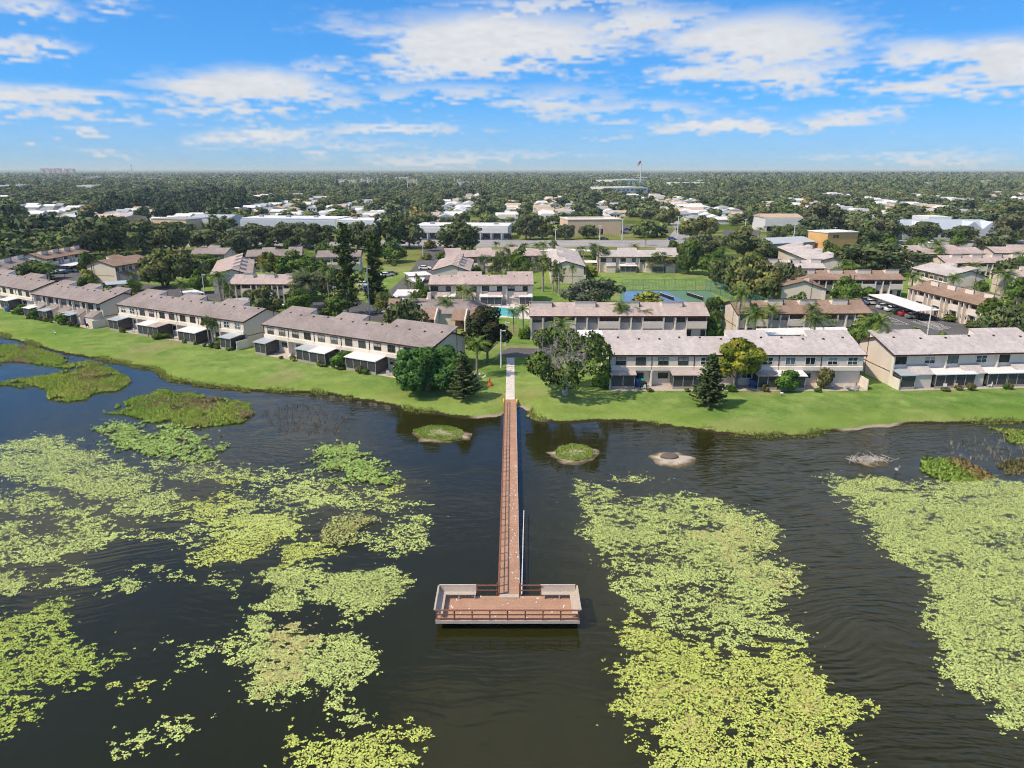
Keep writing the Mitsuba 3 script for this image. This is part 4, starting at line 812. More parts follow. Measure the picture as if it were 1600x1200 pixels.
# L-shaped benches with leaning backs
for side, lb in ((-1, 'left L-shaped bench of the platform'), (1, 'right L-shaped bench of the platform')):
    xe = PX0 if side < 0 else PX1
    xi = -3.0 if side < 0 else 2.45
    sg = -side
    lo, hi = sorted((xe, xi))
    lo2, hi2 = sorted((xe + sg * .42, xe + sg * .0))
    seat = MB().box(lo, hi, Y1 - .50, Y1 - .02, DZ + .40, DZ + .46)
    a, b = sorted((xe + sg * .02, xe + sg * .50))
    seat.box(a, b, Y0 + .35, Y1 - .503, DZ + .40, DZ + .46)
    be = put(pier, 'bench', seat.get(), 'm_bench', label=lb)
    back = MB()
    for k in range(3):   # three leaning back boards
        z0, z1 = DZ + .47 + k * .155, DZ + .615 + k * .155
        o0, o1 = .02 + .04 * k, .055 + .04 * k
        back.hexa([(lo, Y1 - .04 + o0, z0), (hi, Y1 - .04 + o0, z0), (hi, Y1 + .0 + o0, z0), (lo, Y1 + .0 + o0, z0)],
                  [(lo, Y1 - .04 + o1, z1), (hi, Y1 - .04 + o1, z1), (hi, Y1 + .0 + o1, z1), (lo, Y1 + .0 + o1, z1)])
        s0, s1 = xe - sg * o0, xe - sg * o1
        t = sg * .04
        x_a, x_b = sorted((s0, s0 + t)); x_c, x_d = sorted((s1, s1 + t))
        back.hexa([(x_a, Y0 + .35, z0), (x_b, Y0 + .35, z0), (x_b, Y1, z0), (x_a, Y1, z0)], [(x_c, Y0 + .35, z1), (x_d, Y0 + .35, z1), (x_d, Y1, z1), (x_c, Y1, z1)])
    put(be, 'backrest', back.get(), 'm_bench')
    cap = MB().box(lo - .1, hi, Y1 + .06, Y1 + .24, DZ + .94, DZ + .98)
    cx = sorted((xe - sg * .06, xe - sg * .20))
    cap.box(cx[0], cx[1], Y0 + .1, Y1 + .057, DZ + .94, DZ + .98)
    put(be, 'top_rail', cap.get(), 'm_bench')
    for x in np.linspace(lo + .25, hi - .1, 3):
        put(be, 'leg', bx((x - .05, x + .05, Y1 - .46, Y1 - .38, DZ, DZ + .40)), 'm_bench')
    for y in np.linspace(Y0 + .5, Y1 - .9, 3):
        xx = xe + sg * .44
        put(be, 'leg', bx((xx - .04, xx + .04, y - .05, y + .05, DZ, DZ + .40)), 'm_bench')

# path of concrete slabs from the pier to the parking pad
def path_z(y):
    y = np.atleast_1d(np.asarray(y, float))
    return np.maximum(land_height(np.full(len(y), -1.0), y), land_height(np.full(len(y), .45), y)) + .03


py_ = np.linspace(YS + .02, 129.7, 40)
pz_ = path_z(py_)
pv = np.vstack([np.c_[np.full(40, x), py_, pz_ - d] for x, d in ((-1.0, .3), (-1.0, 0), (.45, 0), (.45, .3))])
pth = struct('path', (pv, np.array([[k * 40 + i, k * 40 + i + 1, (k + 1) * 40 + i + 1, (k + 1) * 40 + i] for k in range(3) for i in range(39)])), 'm_concrete')
n = 16
for i in range(n):
    y0 = YS + .02 + i * (24.0 / n); y1 = y0 + 24.0 / n
    z0, z1 = float(path_z(y0)[0]) + .004, float(path_z(y1)[0]) + .004
    q = [(-.97 + .02 * (i % 3), y0 + .02, z0), (.42, y0 + .02, z0), (.42, y1 - .03, z1), (-.97 + .02 * (i % 3), y1 - .03, z1)]
    put(pth, 'slab', MB().hexa(q, [(x, y, z + .03 + .006 * (i % 2)) for x, y, z in q]).get(), 'm_concrete')
# white splashes left by birds on the boards
rd = np.random.default_rng(31)
dm = MB()
for i in range(90):
    y = float(rd.uniform(Y0 + .2, 80)) if i % 3 else float(rd.uniform(Y0 + .2, Y1 - .2))
    x = float(rd.uniform(X0 + .9, X1 - .05)) if y > Y1 else float(rd.uniform(PX0 + .7, PX1 - .7))
    s = float(rd.uniform(.03, .09)); g_ = np.arange(7) * .8976
    dm.add(np.vstack([[[x, y, DZ + .004]], np.c_[x + s * np.cos(g_) * rd.uniform(.6, 1.3, 7), y + s * 1.4 * np.sin(g_) * rd.uniform(.6, 1.3, 7), np.full(7, DZ + .004)]]), [[0, k + 1, (k + 1) % 7 + 1] for k in range(7)])
put(pier, 'splash', dm.get(), 'm_far_white', kind='stuff')
PIP = PTS['pipe0'], PTS['pipe1']
pp = thing('white_pipe', 'thin white pipe running straight along the right side of the pier', 'pipe')
put(pp, 'pipe', MB().tube([[PIP[0][0], PIP[0][1], 0.7], [PIP[1][0], PIP[1][1], 0.7]], .05, 8).get(), 'm_pipe', smooth=40)
for i in range(5):
    t = .02 + .24 * i
    qx, qy = (1 - t) * PIP[0][0] + t * PIP[1][0], (1 - t) * PIP[0][1] + t * PIP[1][1]
    put(pp, 'stake', MB().tube([[qx, qy, -1], [qx, qy, .66]], .03, 6).get(), 'm_darkpost')

# ------------------------------------------------------------------ windows and porches (shared shapes)
_win = {}
rw_ = np.random.default_rng(3)


def window_shapes(w, h, style):
    """frame and pane in the plane v = 0 looking towards -v"""
    k = (round(w, 2), round(h, 2), style)
    if k not in _win:
        t = .07
        m = MB()
        m.box(-w / 2 - t, -w / 2, -.07, .02, -h / 2 - t, h / 2 + t).box(w / 2, w / 2 + t, -.07, .02, -h / 2 - t, h / 2 + t)
        m.box(-w / 2, w / 2, -.07, .02, h / 2, h / 2 + t).box(-w / 2, w / 2, -.07, .02, -h / 2 - t, -h / 2)
        m.box(-.035, .035, -.06, .02, -h / 2, h / 2)
        if style in ('grid', 'white'):
            m.box(-w / 2, -.035, -.05, .02, -.03, .03).box(.035, w / 2, -.05, .02, -.03, .03)
        p = MB().box(-w / 2, w / 2, -.025, .015, -h / 2, h / 2)
        fm = {'white': 'm_frame_white', 'slider': 'm_frame_white'}.get(style, 'm_frame_dark')
        blind = MB().box(-w / 2, w / 2, -.025, .015, -h / 2, h * .02).get(), MB().box(-w / 2, w / 2, -.027, .012, h * .02, h / 2).get()
        _win[k] = (mikit.ply(m.get(), fm), [mikit.ply(p.get(), 'm_glass'), mikit.ply(p.get(), 'm_glass_lite'), mikit.ply(p.get(), 'm_glass_mid')], mikit.ply(blind[1], 'm_blind'))
    return _win[k]


def window(b, fr, u, v, z, w, h, style='plain'):
    f, ps, bl = window_shapes(w, h, style)
    q_ = rw_.random()
    p = ps[0 if q_ < .5 else 2 if q_ < .82 else 1]
    tf = fr.tf(u, v, z)
    k = put(b, 'window', {**f, 'to_world': tf}, None)
    put(k, 'pane', {**p, 'to_world': tf}, None)
    if rw_.random() < .3:
        put(k, 'blind', {**bl, 'to_world': tf}, None)


def porch(b, fr, u0, u1, v_wall, out, roof, z_hi=2.75, z_lo=2.35, label=None):
    """screened porch: sloping roof, posts, dark screens, knee wall"""
    vo = v_wall - out
    m = MB().hexa([(u0 - .2, vo - .25, G + z_lo), (u1 + .2, vo - .25, G + z_lo), (u1 + .2, v_wall, G + z_hi), (u0 - .2, v_wall, G + z_hi)],
                  [(u0 - .2, vo - .25, G + z_lo + .12), (u1 + .2, vo - .25, G + z_lo + .12), (u1 + .2, v_wall, G + z_hi + .12), (u0 - .2, v_wall, G + z_hi + .12)])
    key = put(b, 'screened_porch', m.get(fr), {'white': 'm_roof_white', 'metal': 'm_roof_metal', 'brown': 'm_roof_rose'}[roof], label=label)
    put(key, 'screen', MB().box(u0 + .06, u1 - .06, vo + .05, vo + .08, G + .45, G + z_lo).box(u0 + .06, u0 + .09, vo + .08, v_wall, G + .45, G + z_lo).box(u1 - .09, u1 - .06, vo + .08, v_wall, G + .45, G + z_lo).get(fr), 'm_screen')
    put(key, 'knee_wall', MB().box(u0 + .04, u1 - .04, vo + .02, vo + .10, G - .1, G + .45).get(fr), 'm_post')
    k = max(2, int((u1 - u0) / 1.5) + 1)
    for u in np.linspace(u0 + .05, u1 - .05, k):
        put(key, 'post', MB().box(u - .05, u + .05, vo, vo + .045, G, G + z_lo).get(fr), 'm_post')


# ------------------------------------------------------------------ townhouse rows
DEP = 11.7        # eave to eave
W_LOW, W_HIGH = 6.1, 8.2


def row_profile(w):
    """height of the lake-side roof plane and of the entry-side plane at w from the lake eave"""
    return 6.4 + .275 * w, 6.2 + .343 * (DEP - w)


ROOFS = {'pale': 'm_roof_pale', 'mauve': 'm_roof_mauve', 'rose': 'm_roof_rose', 'brown': 'm_roof_brown'}
PORCHES = {'R1': [(0.03, 3.8, 'brown', 1.4), (1.47, 4.9, 'brown', 1.6), (3.44, 3.2, 'brown', 2.0), (3.93, 4.2, 'white', 2.2)],
           'L1': [(0.02, 3.0, 'metal', 2.6), (1.68, 3.3, 'metal', 2.6), (2.22, 3.8, 'white', 2.8), (3.5, 6.8, 'white', 2.6)],
           'L2': [(0.0, 3.4, 'metal', 2.6), (1.58, 3.3, 'white', 2.8), (2.12, 3.0, 'brown', 2.8), (3.55, 5.4, 'white', 2.8), (5.45, 3.0, 'metal', 2.8)],
           'L4': [(1.1, 4.0, 'metal', 2.4), (3.1, 4.0, 'metal', 2.4), (4.6, 4.0, 'white', 2.4)],
           'R2': [(0.02, 2.5, 'metal', 1.9), (.69, 3.3, 'white', 1.8), (1.075, 3.3, 'white', 1.8), (1.69, 3.3, 'white', 1.8), (2.075, 3.3, 'white', 1.8), (2.69, 3.3, 'white', 1.8)],
           'L3': [(0.05, 3.0, 'white', 2.6), (1.25, 3.2, 'metal', 2.6), (2.9, 4.2, 'metal', 2.6)],
           'M3': [(.55, 3.2, 'white', 1.8), (1.98, 5.6, 'white', 1.8), (3.5, 3.2, 'white', 1.8)],
           'M5': [(1.0, 5.5, 'white', 1.8), (2.6, 4.0, 'white', 1.8)]}


def townhouse(key, side, org, ang, L, n, roof, first, label, opt):
    fr = Frame(org[0], org[1], ang)
    near = abs(org[1]) < 215
    b = thing('townhouse_row', label, 'townhouses')
    mirror = side == 'E'
    V = (lambda w: DEP - w) if mirror else (lambda w: w)
    inset = .9                                   # wall behind the eave

    def lp(w): return row_profile(w)[0]

    def ep(w): return row_profile(w)[1]
    W = L / n
    w_r = W_LOW
    while ep(w_r) > lp(w_r) + .02 and w_r < 9:
        w_r += .02
    zr = lp(w_r)                                 # low ridge
    th = .16

    def quad_slab(m, wa, za, wb, zb, u0, u1, t=th):
        p = [(u0, V(wa), za), (u1, V(wa), za), (u1, V(wb), zb), (u0, V(wb), zb)]
        q = [(x, y, z + t) for x, y, z in p]
        if (V(wb) - V(wa)) < 0:
            p, q = p[::-1], q[::-1]
        m.hexa(p, q)
    wall = MB()
    prof = [(inset, G - .3), (DEP - inset, G - .3), (DEP - inset, ep(DEP - inset) - .002), (w_r, zr - .002), (inset, lp(inset) - .002)]
    if mirror:
        prof = [(V(w), z) for w, z in prof][::-1]
    wall.prism_u(prof, 0, L)
    put(b, 'wall', wall.get(fr), 'm_wall' if not mirror else 'm_wall')
    rm, clere = MB(), MB()
    ov = .35
    quad_slab(rm, 0, lp(0), w_r, zr, -ov, L + ov)
    quad_slab(rm, DEP, ep(DEP), w_r, zr - .004, -ov, L + ov)
    rk = put(b, 'roof', rm.get(fr), ROOFS[roof])
    lower = {'R1': [0, 1, 3, 5], 'R2': [0, 2, 4], 'L1': [0, 2, 4, 5], 'M1': [0, 2, 4, 6]}.get(key)
    nb = n if not mirror else 2 * n
    Wb = L / nb
    for i in range(nb):
        up = (i in lower) if lower is not None else (i % 2 == (0 if first else 1))
        if not up:
            continue
        u0, u1 = i * Wb, (i + 1) * Wb
        if i == 0: u0 = -ov
        if i == nb - 1: u1 = L + ov
        m = MB()
        quad_slab(m, w_r - .02, lp(w_r - .02) + .004, W_HIGH + .15, lp(W_HIGH + .15), u0, u1)
        put(b, 'raised_roof', m.get(fr), ROOFS[roof])
        c = MB()
        pr = [(w_r - .3, zr - .6), (W_HIGH, ep(W_HIGH) - .3), (W_HIGH, lp(W_HIGH) - .003), (w_r - .3, zr - .1)]
        if mirror:
            pr = [(V(w), z) for w, z in pr][::-1]
        c.prism_u(pr, max(u0, 0) + .02, min(u1, L) - .02)
        put(b, 'clerestory_wall', c.get(fr), 'm_wall_light')
        put(b, 'trim', MB().box(min(u1, L) - .1, min(u1, L) + .05, min(V(W_HIGH + .02), V(W_HIGH + .1)), max(V(W_HIGH + .02), V(W_HIGH + .1)), ep(W_HIGH), lp(W_HIGH) - .05).get(fr), 'm_trim')
    # fascias along the eaves and up the gables
    fs = MB()
    for w, z in ((0, lp(0)), (DEP, ep(DEP))):
        o = -.04 if w == 0 else .04
        a, c_ = sorted((V(w), V(w + o)))
        fs.box(-ov, L + ov, a, c_, z - .10, z + th - .01)
    for u0, u1 in ((-ov - .05, -ov - .003), (L + ov + .003, L + ov + .05)):
        for wa, za, wb, zb in ((0, lp(0), w_r, zr), (DEP, ep(DEP), w_r, zr)):
            quad_slab(fs, wa, za - .12, wb, zb - .12, u0, u1, .27)
    put(b, 'fascia', fs.get(fr), 'm_trim')
    # skirt line on both gables
    for u0, u1 in ((-.05, -.002), (L + .002, L + .05)):
        a, c_ = sorted((V(inset), V(DEP - inset)))
        put(b, 'trim', MB().box(u0, u1, a, c_, G + 2.25, G + 2.36).get(fr), 'm_trim')
        q = V(W_HIGH)
        put(b, 'downspout', MB().box(u0, u1, q - .06, q + .06, G, lp(w_r)).get(fr), 'm_trim')
    # roof vents
    if near and not mirror:
        for i in range(n):
            for s in (.3, .8):
                u, w = (i + s) * W, w_r - .55 - .5 * ((i + int(s > .5)) % 2)
                put(rk, 'vent', MB().hexa([(u - .2, w - .18, lp(w - .18) + th), (u + .2, w - .18, lp(w - .18) + th), (u + .2, w + .18, lp(w + .18) + th), (u - .2, w + .18, lp(w + .18) + th)],
                                        [(u - .13, w - .07, lp(w) + th + .13), (u + .13, w - .07, lp(w) + th + .13), (u + .13, w + .15, lp(w) + th + .18), (u - .13, w + .15, lp(w) + th + .18)]).get(fr), 'm_darkpost' if i % 2 else 'm_trim')
    lod = 0 if org[1] < 215 else 1
    if side == 'A':
        for i in range(n):
            u0, u1 = i * W, (i + 1) * W
            body = MB().box(u0 + .04, u1 - .04, .28, inset, G + 2.75, lp(.28) - .01)
            bb = put(b, 'upper_storey', body.get(fr), 'm_wall')
            put(bb, 'sill_band', MB().hexa([(u0 + .05, .06, G + 2.70), (u1 - .05, .06, G + 2.70), (u1 - .05, .30, G + 2.70), (u0 + .05, .30, G + 2.70)], [(u0 + .05, .06, G + 3.35), (u1 - .05, .06, G + 3.35), (u1 - .05, .279, G + 3.42), (u0 + .05, .279, G + 3.42)]).get(fr), 'm_wall_light')
            put(bb, 'trim', MB().box(u0 - .06, u0 + .06, .2, .5, G + 2.7, lp(.28) - .1).get(fr), 'm_trim')
            put(b, 'party_wall', MB().box(u0 - .1, u0 + .1, -.15, inset, G - .1, G + 2.7).get(fr), 'm_wall_light')
            st = {'R1': ['plain', 'plain', 'white', 'white', 'slider', 'white'], 'L1': ['grid'] * 6, 'L2': ['white', 'grid', 'grid', 'grid', 'grid', 'white']}.get(key, ['plain'] * n)[i % 6]
            for s in (.27, .74):
                window(b, fr, u0 + s * W, .275, G + 4.25, 1.5, 1.15, st)
            if lod == 0:
                window(b, fr, u0 + (.72 if i % 2 == 0 else .3) * W, inset - .005, G + 1.65, 1.5, .8, 'slider' if st in ('white', 'slider') else 'plain')
    elif side == 'B':
        for i in range(n):
            u0 = i * W
            put(b, 'party_wall', MB().box(u0 - .1, u0 + .1, .3, inset, G - .1, lp(.3) - .02).get(fr), 'm_wall_light')
            sty = 'white' if (key == 'R2') else 'plain'
            window(b, fr, u0 + .13 * W + .3, inset - .005, G + 4.15, 1.75, 1.15, 'plain')
            window(b, fr, u0 + .72 * W, inset - .005, G + 4.15, 1.75 if key == 'R2' else 1.2, 1.15, sty)
            a, c_ = u0 + .30 * W, u0 + .30 * W + 3.2
            sh = put(b, 'storage_room', MB().prism_u([(-1.1, G - .1), (inset, G - .1), (inset, G + 3.28), (-1.1, G + 2.32)], a, c_).get(fr), 'm_wall')
            put(sh, 'roof', MB().hexa([(a - .15, -1.35, G + 2.24), (c_ + .15, -1.35, G + 2.24), (c_ + .15, inset - .02, G + 3.29), (a - .15, inset - .02, G + 3.29)], [(a - .15, -1.35, G + 2.36), (c_ + .15, -1.35, G + 2.36), (c_ + .15, inset - .02, G + 3.42), (a - .15, inset - .02, G + 3.42)]).get(fr), ROOFS[roof])
    else:
        # entry side: balcony bays between window bays with fins
        per = L / n
        for i in range(n):
            p0 = i * per
            bal, win = per * .47, per * .53
            wa, wb_, c0 = p0 + .0, p0 + win / 2, p0 + win
            yb = DEP - (DEP - inset)   # wall plane, = inset in v
            for ua in (wa, wb_):
                window(b, fr, ua + win / 4 + .05, yb - .005, G + 4.2, 1.6, .95, 'grid')
                window(b, fr, ua + win / 4 + .05, yb - .005, G + 1.55, 1.0, .75, 'plain')
                put(b, 'fin_wall', MB().box(ua - .12, ua + .12, .05, yb, G - .1, ep(DEP - .05) - .02).get(fr), 'm_wall_light')
            put(b, 'fin_wall', MB().box(c0 - .1, c0 + .1, .15, yb, G - .1, ep(DEP - .15) - .02).get(fr), 'm_wall_light')
            u0, u1 = c0 + .12, p0 + per - .14
            bk = put(b, 'balcony', MB().box(u0, u1, .12, .26, G + 2.62, G + 3.95).box(u0, u1, .1, yb, G + 2.5, G + 2.66).get(fr), 'm_wall_light')
            put(bk, 'opening', MB().box(u0, u1, yb - .03, yb - .004, G + 3.95, G + 4.95).get(fr), 'm_recess')
            for ud in (u0 + .55, u1 - .55):
                put(b, 'door', MB().box(ud - .48, ud + .48, yb - .05, yb - .004, G, G + 2.1).get(fr), 'm_door')
    for j, (s, w_, rf, out_) in enumerate(PORCHES.get(key, [])):
        porch(b, fr, s * W, s * W + w_, inset, out_ + .8, rf, label={'white': 'white-roofed screened porch', 'metal': 'grey metal-roofed screened porch', 'brown': 'brown-roofed screened porch'}[rf])
    # garden walls and patios on the lake side
    if side in 'AB' and lod == 0:
        for u in ((-.15, .0) if key not in ('L2', 'L3') else (L, L + .15)), ((L, L + .15) if key in ('L1', 'R1') else None):
            if u:
                put(b, 'garden_wall', MB().box(u[0], u[1], -2.0, inset, G - .1, G + 1.75).get(fr), 'm_wall_light')
        put(b, 'patio', MB().box(.1, L - .1, -2.35, inset, G - .12, G + .035).get(fr), 'm_patio')
    return b


for r in ROWS:
    townhouse(*r)

# ------------------------------------------------------------------ clubhouse by the pool
cl = thing('clubhouse', 'low cream clubhouse with slanted wing walls and small brown porch roofs beside the pool', 'clubhouse')
cf = Frame(-29.0, 158.0, -8)
put(cl, 'wall', MB().box(0, 21, 0, 12, G - .3, G + 3.4).get(cf), 'm_wall')
put(cl, 'roof', MB().hexa([(-.5, -.5, G + 3.41), (21.5, -.5, G + 3.41), (21.5, 12.5, G + 3.41), (-.5, 12.5, G + 3.41)], [(2.5, 3.0, G + 5.0), (18.5, 3.0, G + 5.0), (18.5, 9.5, G + 5.0), (2.5, 9.5, G + 5.0)]).get(cf), 'm_roof_mauve')
for u, h, w in ((1.5, 6.6, 3.2), (9.5, 4.6, 3.0), (16.2, 4.6, 3.0), (20.2, 5.2, 2.4)):
    q = put(cl, 'wing_wall', MB().prism_u([(-3.4, G - .1), (3.6, G - .1), (3.6, G + 3.0), (.2, G + h), (-.6, G + h), (-3.4, G + 2.6)], u + w, u + w + .28).get(cf), 'm_wall_light')
    put(q, 'porch_roof', MB().hexa([(u, -3.2, G + 2.5), (u + w, -3.2, G + 2.5), (u + w, .1, G + h - .3), (u, .1, G + h - .3)], [(u, -3.2, G + 2.66), (u + w, -3.2, G + 2.66), (u + w, .1, G + h - .14), (u, .1, G + h - .14)]).get(cf), 'm_roof_brown')
    put(q, 'doorway', MB().box(u + .3, u + w - .3, -.06, -.01, G, G + 2.3).get(cf), 'm_recess')
put(cl, 'chimney', MB().box(8.2, 9.0, 8, 8.8, G + 4, G + 6.6).get(cf), 'm_wall')
put(cl, 'gable_wall', MB().prism_u([(6, G + 3.3), (13, G + 3.3), (9.5, G + 6.2)], 7.9, 8.15).get(cf), 'm_wall_light')

# swimming pool, deck, fence
pl_ = struct('pool_deck', slab(POOLDECK, G - .1, G + .04), 'm_concrete')
pool = solo('swimming_pool', slab(POOL, G + .02, G + .06), 'm_pool', 'turquoise swimming pool between the clubhouse and the pink row', 'pool')


def fence(name, label, pts, h, mt, step=2.5, mesh_h=None, slats=0):
    k = thing(name, label, 'fence')
    pts = np.array(pts, float)
    rails = MB()
    for a, b in zip(pts[:-1], pts[1:]):
        Ld = np.hypot(*(b - a)); m = max(1, int(Ld / step))
        f = Frame(a[0], a[1], math.degrees(math.atan2(b[1] - a[1], b[0] - a[0])))
        for z in ((.15, h - .05) if not mesh_h else (.1, h * .5, h - .03)):
            rails.add(*[q for q in MB().box(0, Ld, -.03, .03, G + z, G + z + .06).get(f)])
        for i in range(m + 1):
            u = Ld * i / m
            put(k, 'post', MB().box(u - .05, u + .05, -.05, .05, G, G + h).get(f), mt)
        if slats:
            for u in np.arange(.2, Ld, slats):
                rails.add(*MB().box(u - .03, u + .03, -.02, .02, G + .2, G + h - .05).get(f))
    put(k, 'rail', rails.get(), mt)
    return k


fence('pool_fence', 'white pool fence before the porches of the pink row', [(-9.0, 186), (5.5, 186.5)], 1.6, 'm_far_white', 2.0, slats=.35)
fence('white_fence', 'white picket fence under the tall column pines', [(-43, 168), (-30.5, 175.5)], 1.6, 'm_far_white', 2.0, slats=.4)
for i, (u, v) in enumerate(((-6.0, 184.5), (-3.5, 184.6), (-1.2, 184.5), (2.0, 184.3), (4.0, 184.1))):
    t = thing('sun_lounger', 'white lounger in the line along the pool fence', 'lounger', 'loungers along the pool fence')
    f = Frame(u, v, -80)
    put(t, 'seat', MB().box(0, 1.3, -.3, .3, G + .30, G + .38).get(f), 'm_roof_white')
    put(t, 'backrest', MB().hexa([(-.55, -.3, G + .75), (-.45, -.3, G + .68), (-.45, .3, G + .68), (-.55, .3, G + .75)], [(0, -.3, G + .38), (.05, -.3, G + .34), (.05, .3, G + .34), (0, .3, G + .38)]).get(f), 'm_roof_white')
    for a in (.1, 1.2):
        put(t, 'leg', MB().box(a - .04, a + .04, -.28, .28, G + .04, G + .30).get(f), 'm_roof_white')
for u, v, lb in ((-8.3, 185.2, 'blue closed parasol at the left end of the pool fence'), (.6, 185.0, 'blue open parasol at the right end of the pool terrace')):
    t = thing('parasol', lb, 'parasol')
    put(t, 'pole', MB().tube([[u, v, G], [u, v, G + 2.5]], .04).get(), 'm_polewhite', smooth=40)
    r_ = .5 if 'closed' in lb else 1.4
    a = np.arange(8) * np.pi / 4
    put(t, 'canopy', (np.vstack([np.c_[u + r_ * np.cos(a), v + r_ * np.sin(a), np.full(8, G + (1.2 if r_ < 1 else 2.0))], [[u, v, G + 2.55]]]), np.array([[i, (i + 1) % 8, 8] for i in range(8)])), 'm_bluegrey')

# tennis court
struct('tennis_court', slab(COURT_OUT, G - .1, G + .03), 'm_court_green')
for a in COURT_IN:
    sheet('court_surface', a, G + .036, 'm_court_blue')
fc = [(63.9, 168.6), (57.2, 206), (30, 209.5)]
fence('tennis_fence', 'tall green mesh fence around the tennis court', [(58.0, 166.5), (64.5, 168.5), (57.0, 208.2), (32.5, 208.2)], 3.4, 'm_fence', 3.0, mesh_h=1, slats=.42)
for (x, y), lb in (((41.5, 200), 'left net on the blue tennis court'), ((49.5, 200), 'right net on the blue tennis court')):
    t = thing('tennis_net', lb, 'net')
    f = Frame(x, y, -75)
    put(t, 'net', MB().box(0, 9, -.02, .02, G + .08, G + .95).get(f), 'm_darkpost')
    put(t, 'tape', MB().box(0, 9, -.03, .03, G + .951, G + 1.03).get(f), 'm_roof_white')
    for u in (-.05, 9.05):
        put(t, 'post', MB().box(u - .05, u + .05, -.05, .05, G, G + 1.1).get(f), 'm_darkpost')
sheet('oval_lawn', OVAL, G + .01, 'm_lawn')

# ------------------------------------------------------------------ carports
for ax, ay, bx_, by, z, dep, lb in CPORTS:
    k = thing('carport', lb, 'carport')
    L = math.hypot(bx_ - ax, by - ay)
    f = Frame(ax, ay, math.degrees(math.atan2(by - ay, bx_ - ax)))
    dep_ = abs(dep); v0, v1 = 0, dep_
    metal = 'metal' in lb
    put(k, 'roof', MB().hexa([(0, v0, z), (L, v0, z), (L, v1, z + .25), (0, v1, z + .25)], [(0, v0, z + .14), (L, v0, z + .14), (L, v1, z + .39), (0, v1, z + .39)]).get(f), 'm_roof_metal' if metal else 'm_roof_white')
    for u in np.linspace(.4, L - .4, max(2, int(L / 5.5) + 1)):
        for v in (v0 + .5, v1 - .4):
            put(k, 'post', MB().box(u - .06, u + .06, v - .06, v + .06, G, z + .12).get(f), 'm_darkpost')
    put(k, 'beam', MB().box(.2, L - .2, v1 - .5, v1 - .35, z - .05, z + .2).get(f), 'm_darkpost')

mk_ = MB()
for p0, p1 in MARKS:
    L_ = math.hypot(p1[0] - p0[0], p1[1] - p0[1])
    f_ = Frame(p0[0], p0[1], math.degrees(math.atan2(p1[1] - p0[1], p1[0] - p0[0])))
    mk_.add(f_(np.array([(0, -.07, G + .02), (L_, -.07, G + .02), (L_, .07, G + .02), (0, .07, G + .02)])), [[0, 1, 2, 3]])
struct('parking_lines', mk_.get(), 'm_line')

# ------------------------------------------------------------------ cars
def car_shapes():
    prof = [(-2.2, .35), (2.2, .35), (2.25, .72), (1.15, .95), (.9, .98), (-2.0, .98), (-2.25, .85)]
    body = MB().prism_u([(x, z) for x, z in prof], -.88, .88)
    v, f = body.get()
    v = v[:, [1, 0, 2]]
    cab = MB().hexa([(-1.95, -.82, .97), (.95, -.82, .97), (.95, .82, .97), (-1.95, .82, .97)], [(-1.45, -.66, 1.40), (.25, -.66, 1.40), (.25, .66, 1.40), (-1.45, .66, 1.40)]).get()
    top = MB().hexa([(-1.46, -.67, 1.401), (.26, -.67, 1.401), (.26, .67, 1.401), (-1.46, .67, 1.401)], [(-1.3, -.58, 1.47), (.1, -.58, 1.47), (.1, .58, 1.47), (-1.3, .58, 1.47)]).get()
    g = np.arange(10) * 2 * np.pi / 10
    wh = []
    for x in (-1.4, 1.4):
        for y in (-.9, .72):
            wh.append(MB().tube([[x, y, .33], [x, y + .18, .33]], .33, 10).get())
    return (v, f[:, ::-1]), cab, top, wh


cb, cc, ct, cw = car_shapes()
W_ = [mikit.ply(w, 'm_tyre') for w in cw]
C_ = mikit.ply(cc, 'm_glass')
BODY = {c: (mikit.ply(cb, 'm_paint_' + c), mikit.ply(ct, 'm_paint_' + c)) for c in ('white', 'black', 'red', 'blue', 'grey', 'silver')}
for x, y, a, c, lb in CARS:
    k = thing('car', lb, 'car')
    tf = T4().translate([x, y, G + .02]).rotate([0, 0, 1], a)
    bd, tp = BODY[c]
    put(k, 'body', {**bd, 'to_world': tf}, None)
    put(k, 'roof', {**tp, 'to_world': tf}, None)
    put(k, 'window', {**C_, 'to_world': tf}, None)
    for w in W_:
        put(k, 'wheel', {**w, 'to_world': tf}, None)

# ------------------------------------------------------------------ poles, bins, small things
for (x, y), h, lb in POLES:
    far_ = y > 330
    k = thing('utility_pole' if 'utility' in lb else 'light_pole', lb, 'pole')
    r0 = .16 if not far_ else .28
    col = 'm_trim' if 'brown' in lb else 'm_fence' if 'green' in lb else 'm_polewhite'
    put(k, 'pole', MB().tube([[x, y, G], [x, y, G + h]], [r0, r0 * .6], 8).get(), col, smooth=40)
    put(k, 'crossarm' if 'utility' in lb else 'lamp_head', MB().box(x - (1.1 if far_ else .1), x + (1.1 if far_ else .9), y - .1, y + .1, G + h - .35, G + h - .2).get(), col)
bin_body = MB().hexa([(-.26, -.3, .08), (.26, -.3, .08), (.26, .3, .08), (-.26, .3, .08)], [(-.34, -.38, .98), (.34, -.38, .98), (.34, .38, .98), (-.34, .38, .98)]).get()
bin_lid = MB().hexa([(-.36, -.42, .985), (.36, -.42, .985), (.36, .42, .985), (-.36, .42, .985)], [(-.30, -.34, 1.10), (.30, -.34, 1.10), (.30, .36, 1.10), (-.30, .36, 1.10)]).get()
bin_wheel = MB().tube([[-.3, .3, .12], [.3, .3, .12]], .12, 8).get()
BIN = {c: [mikit.ply(m, mm) for m, mm in ((bin_body, 'm_bin_' + c), (bin_lid, 'm_bin_' + c), (bin_wheel, 'm_tyre'))] for c in ('blue', 'green')}
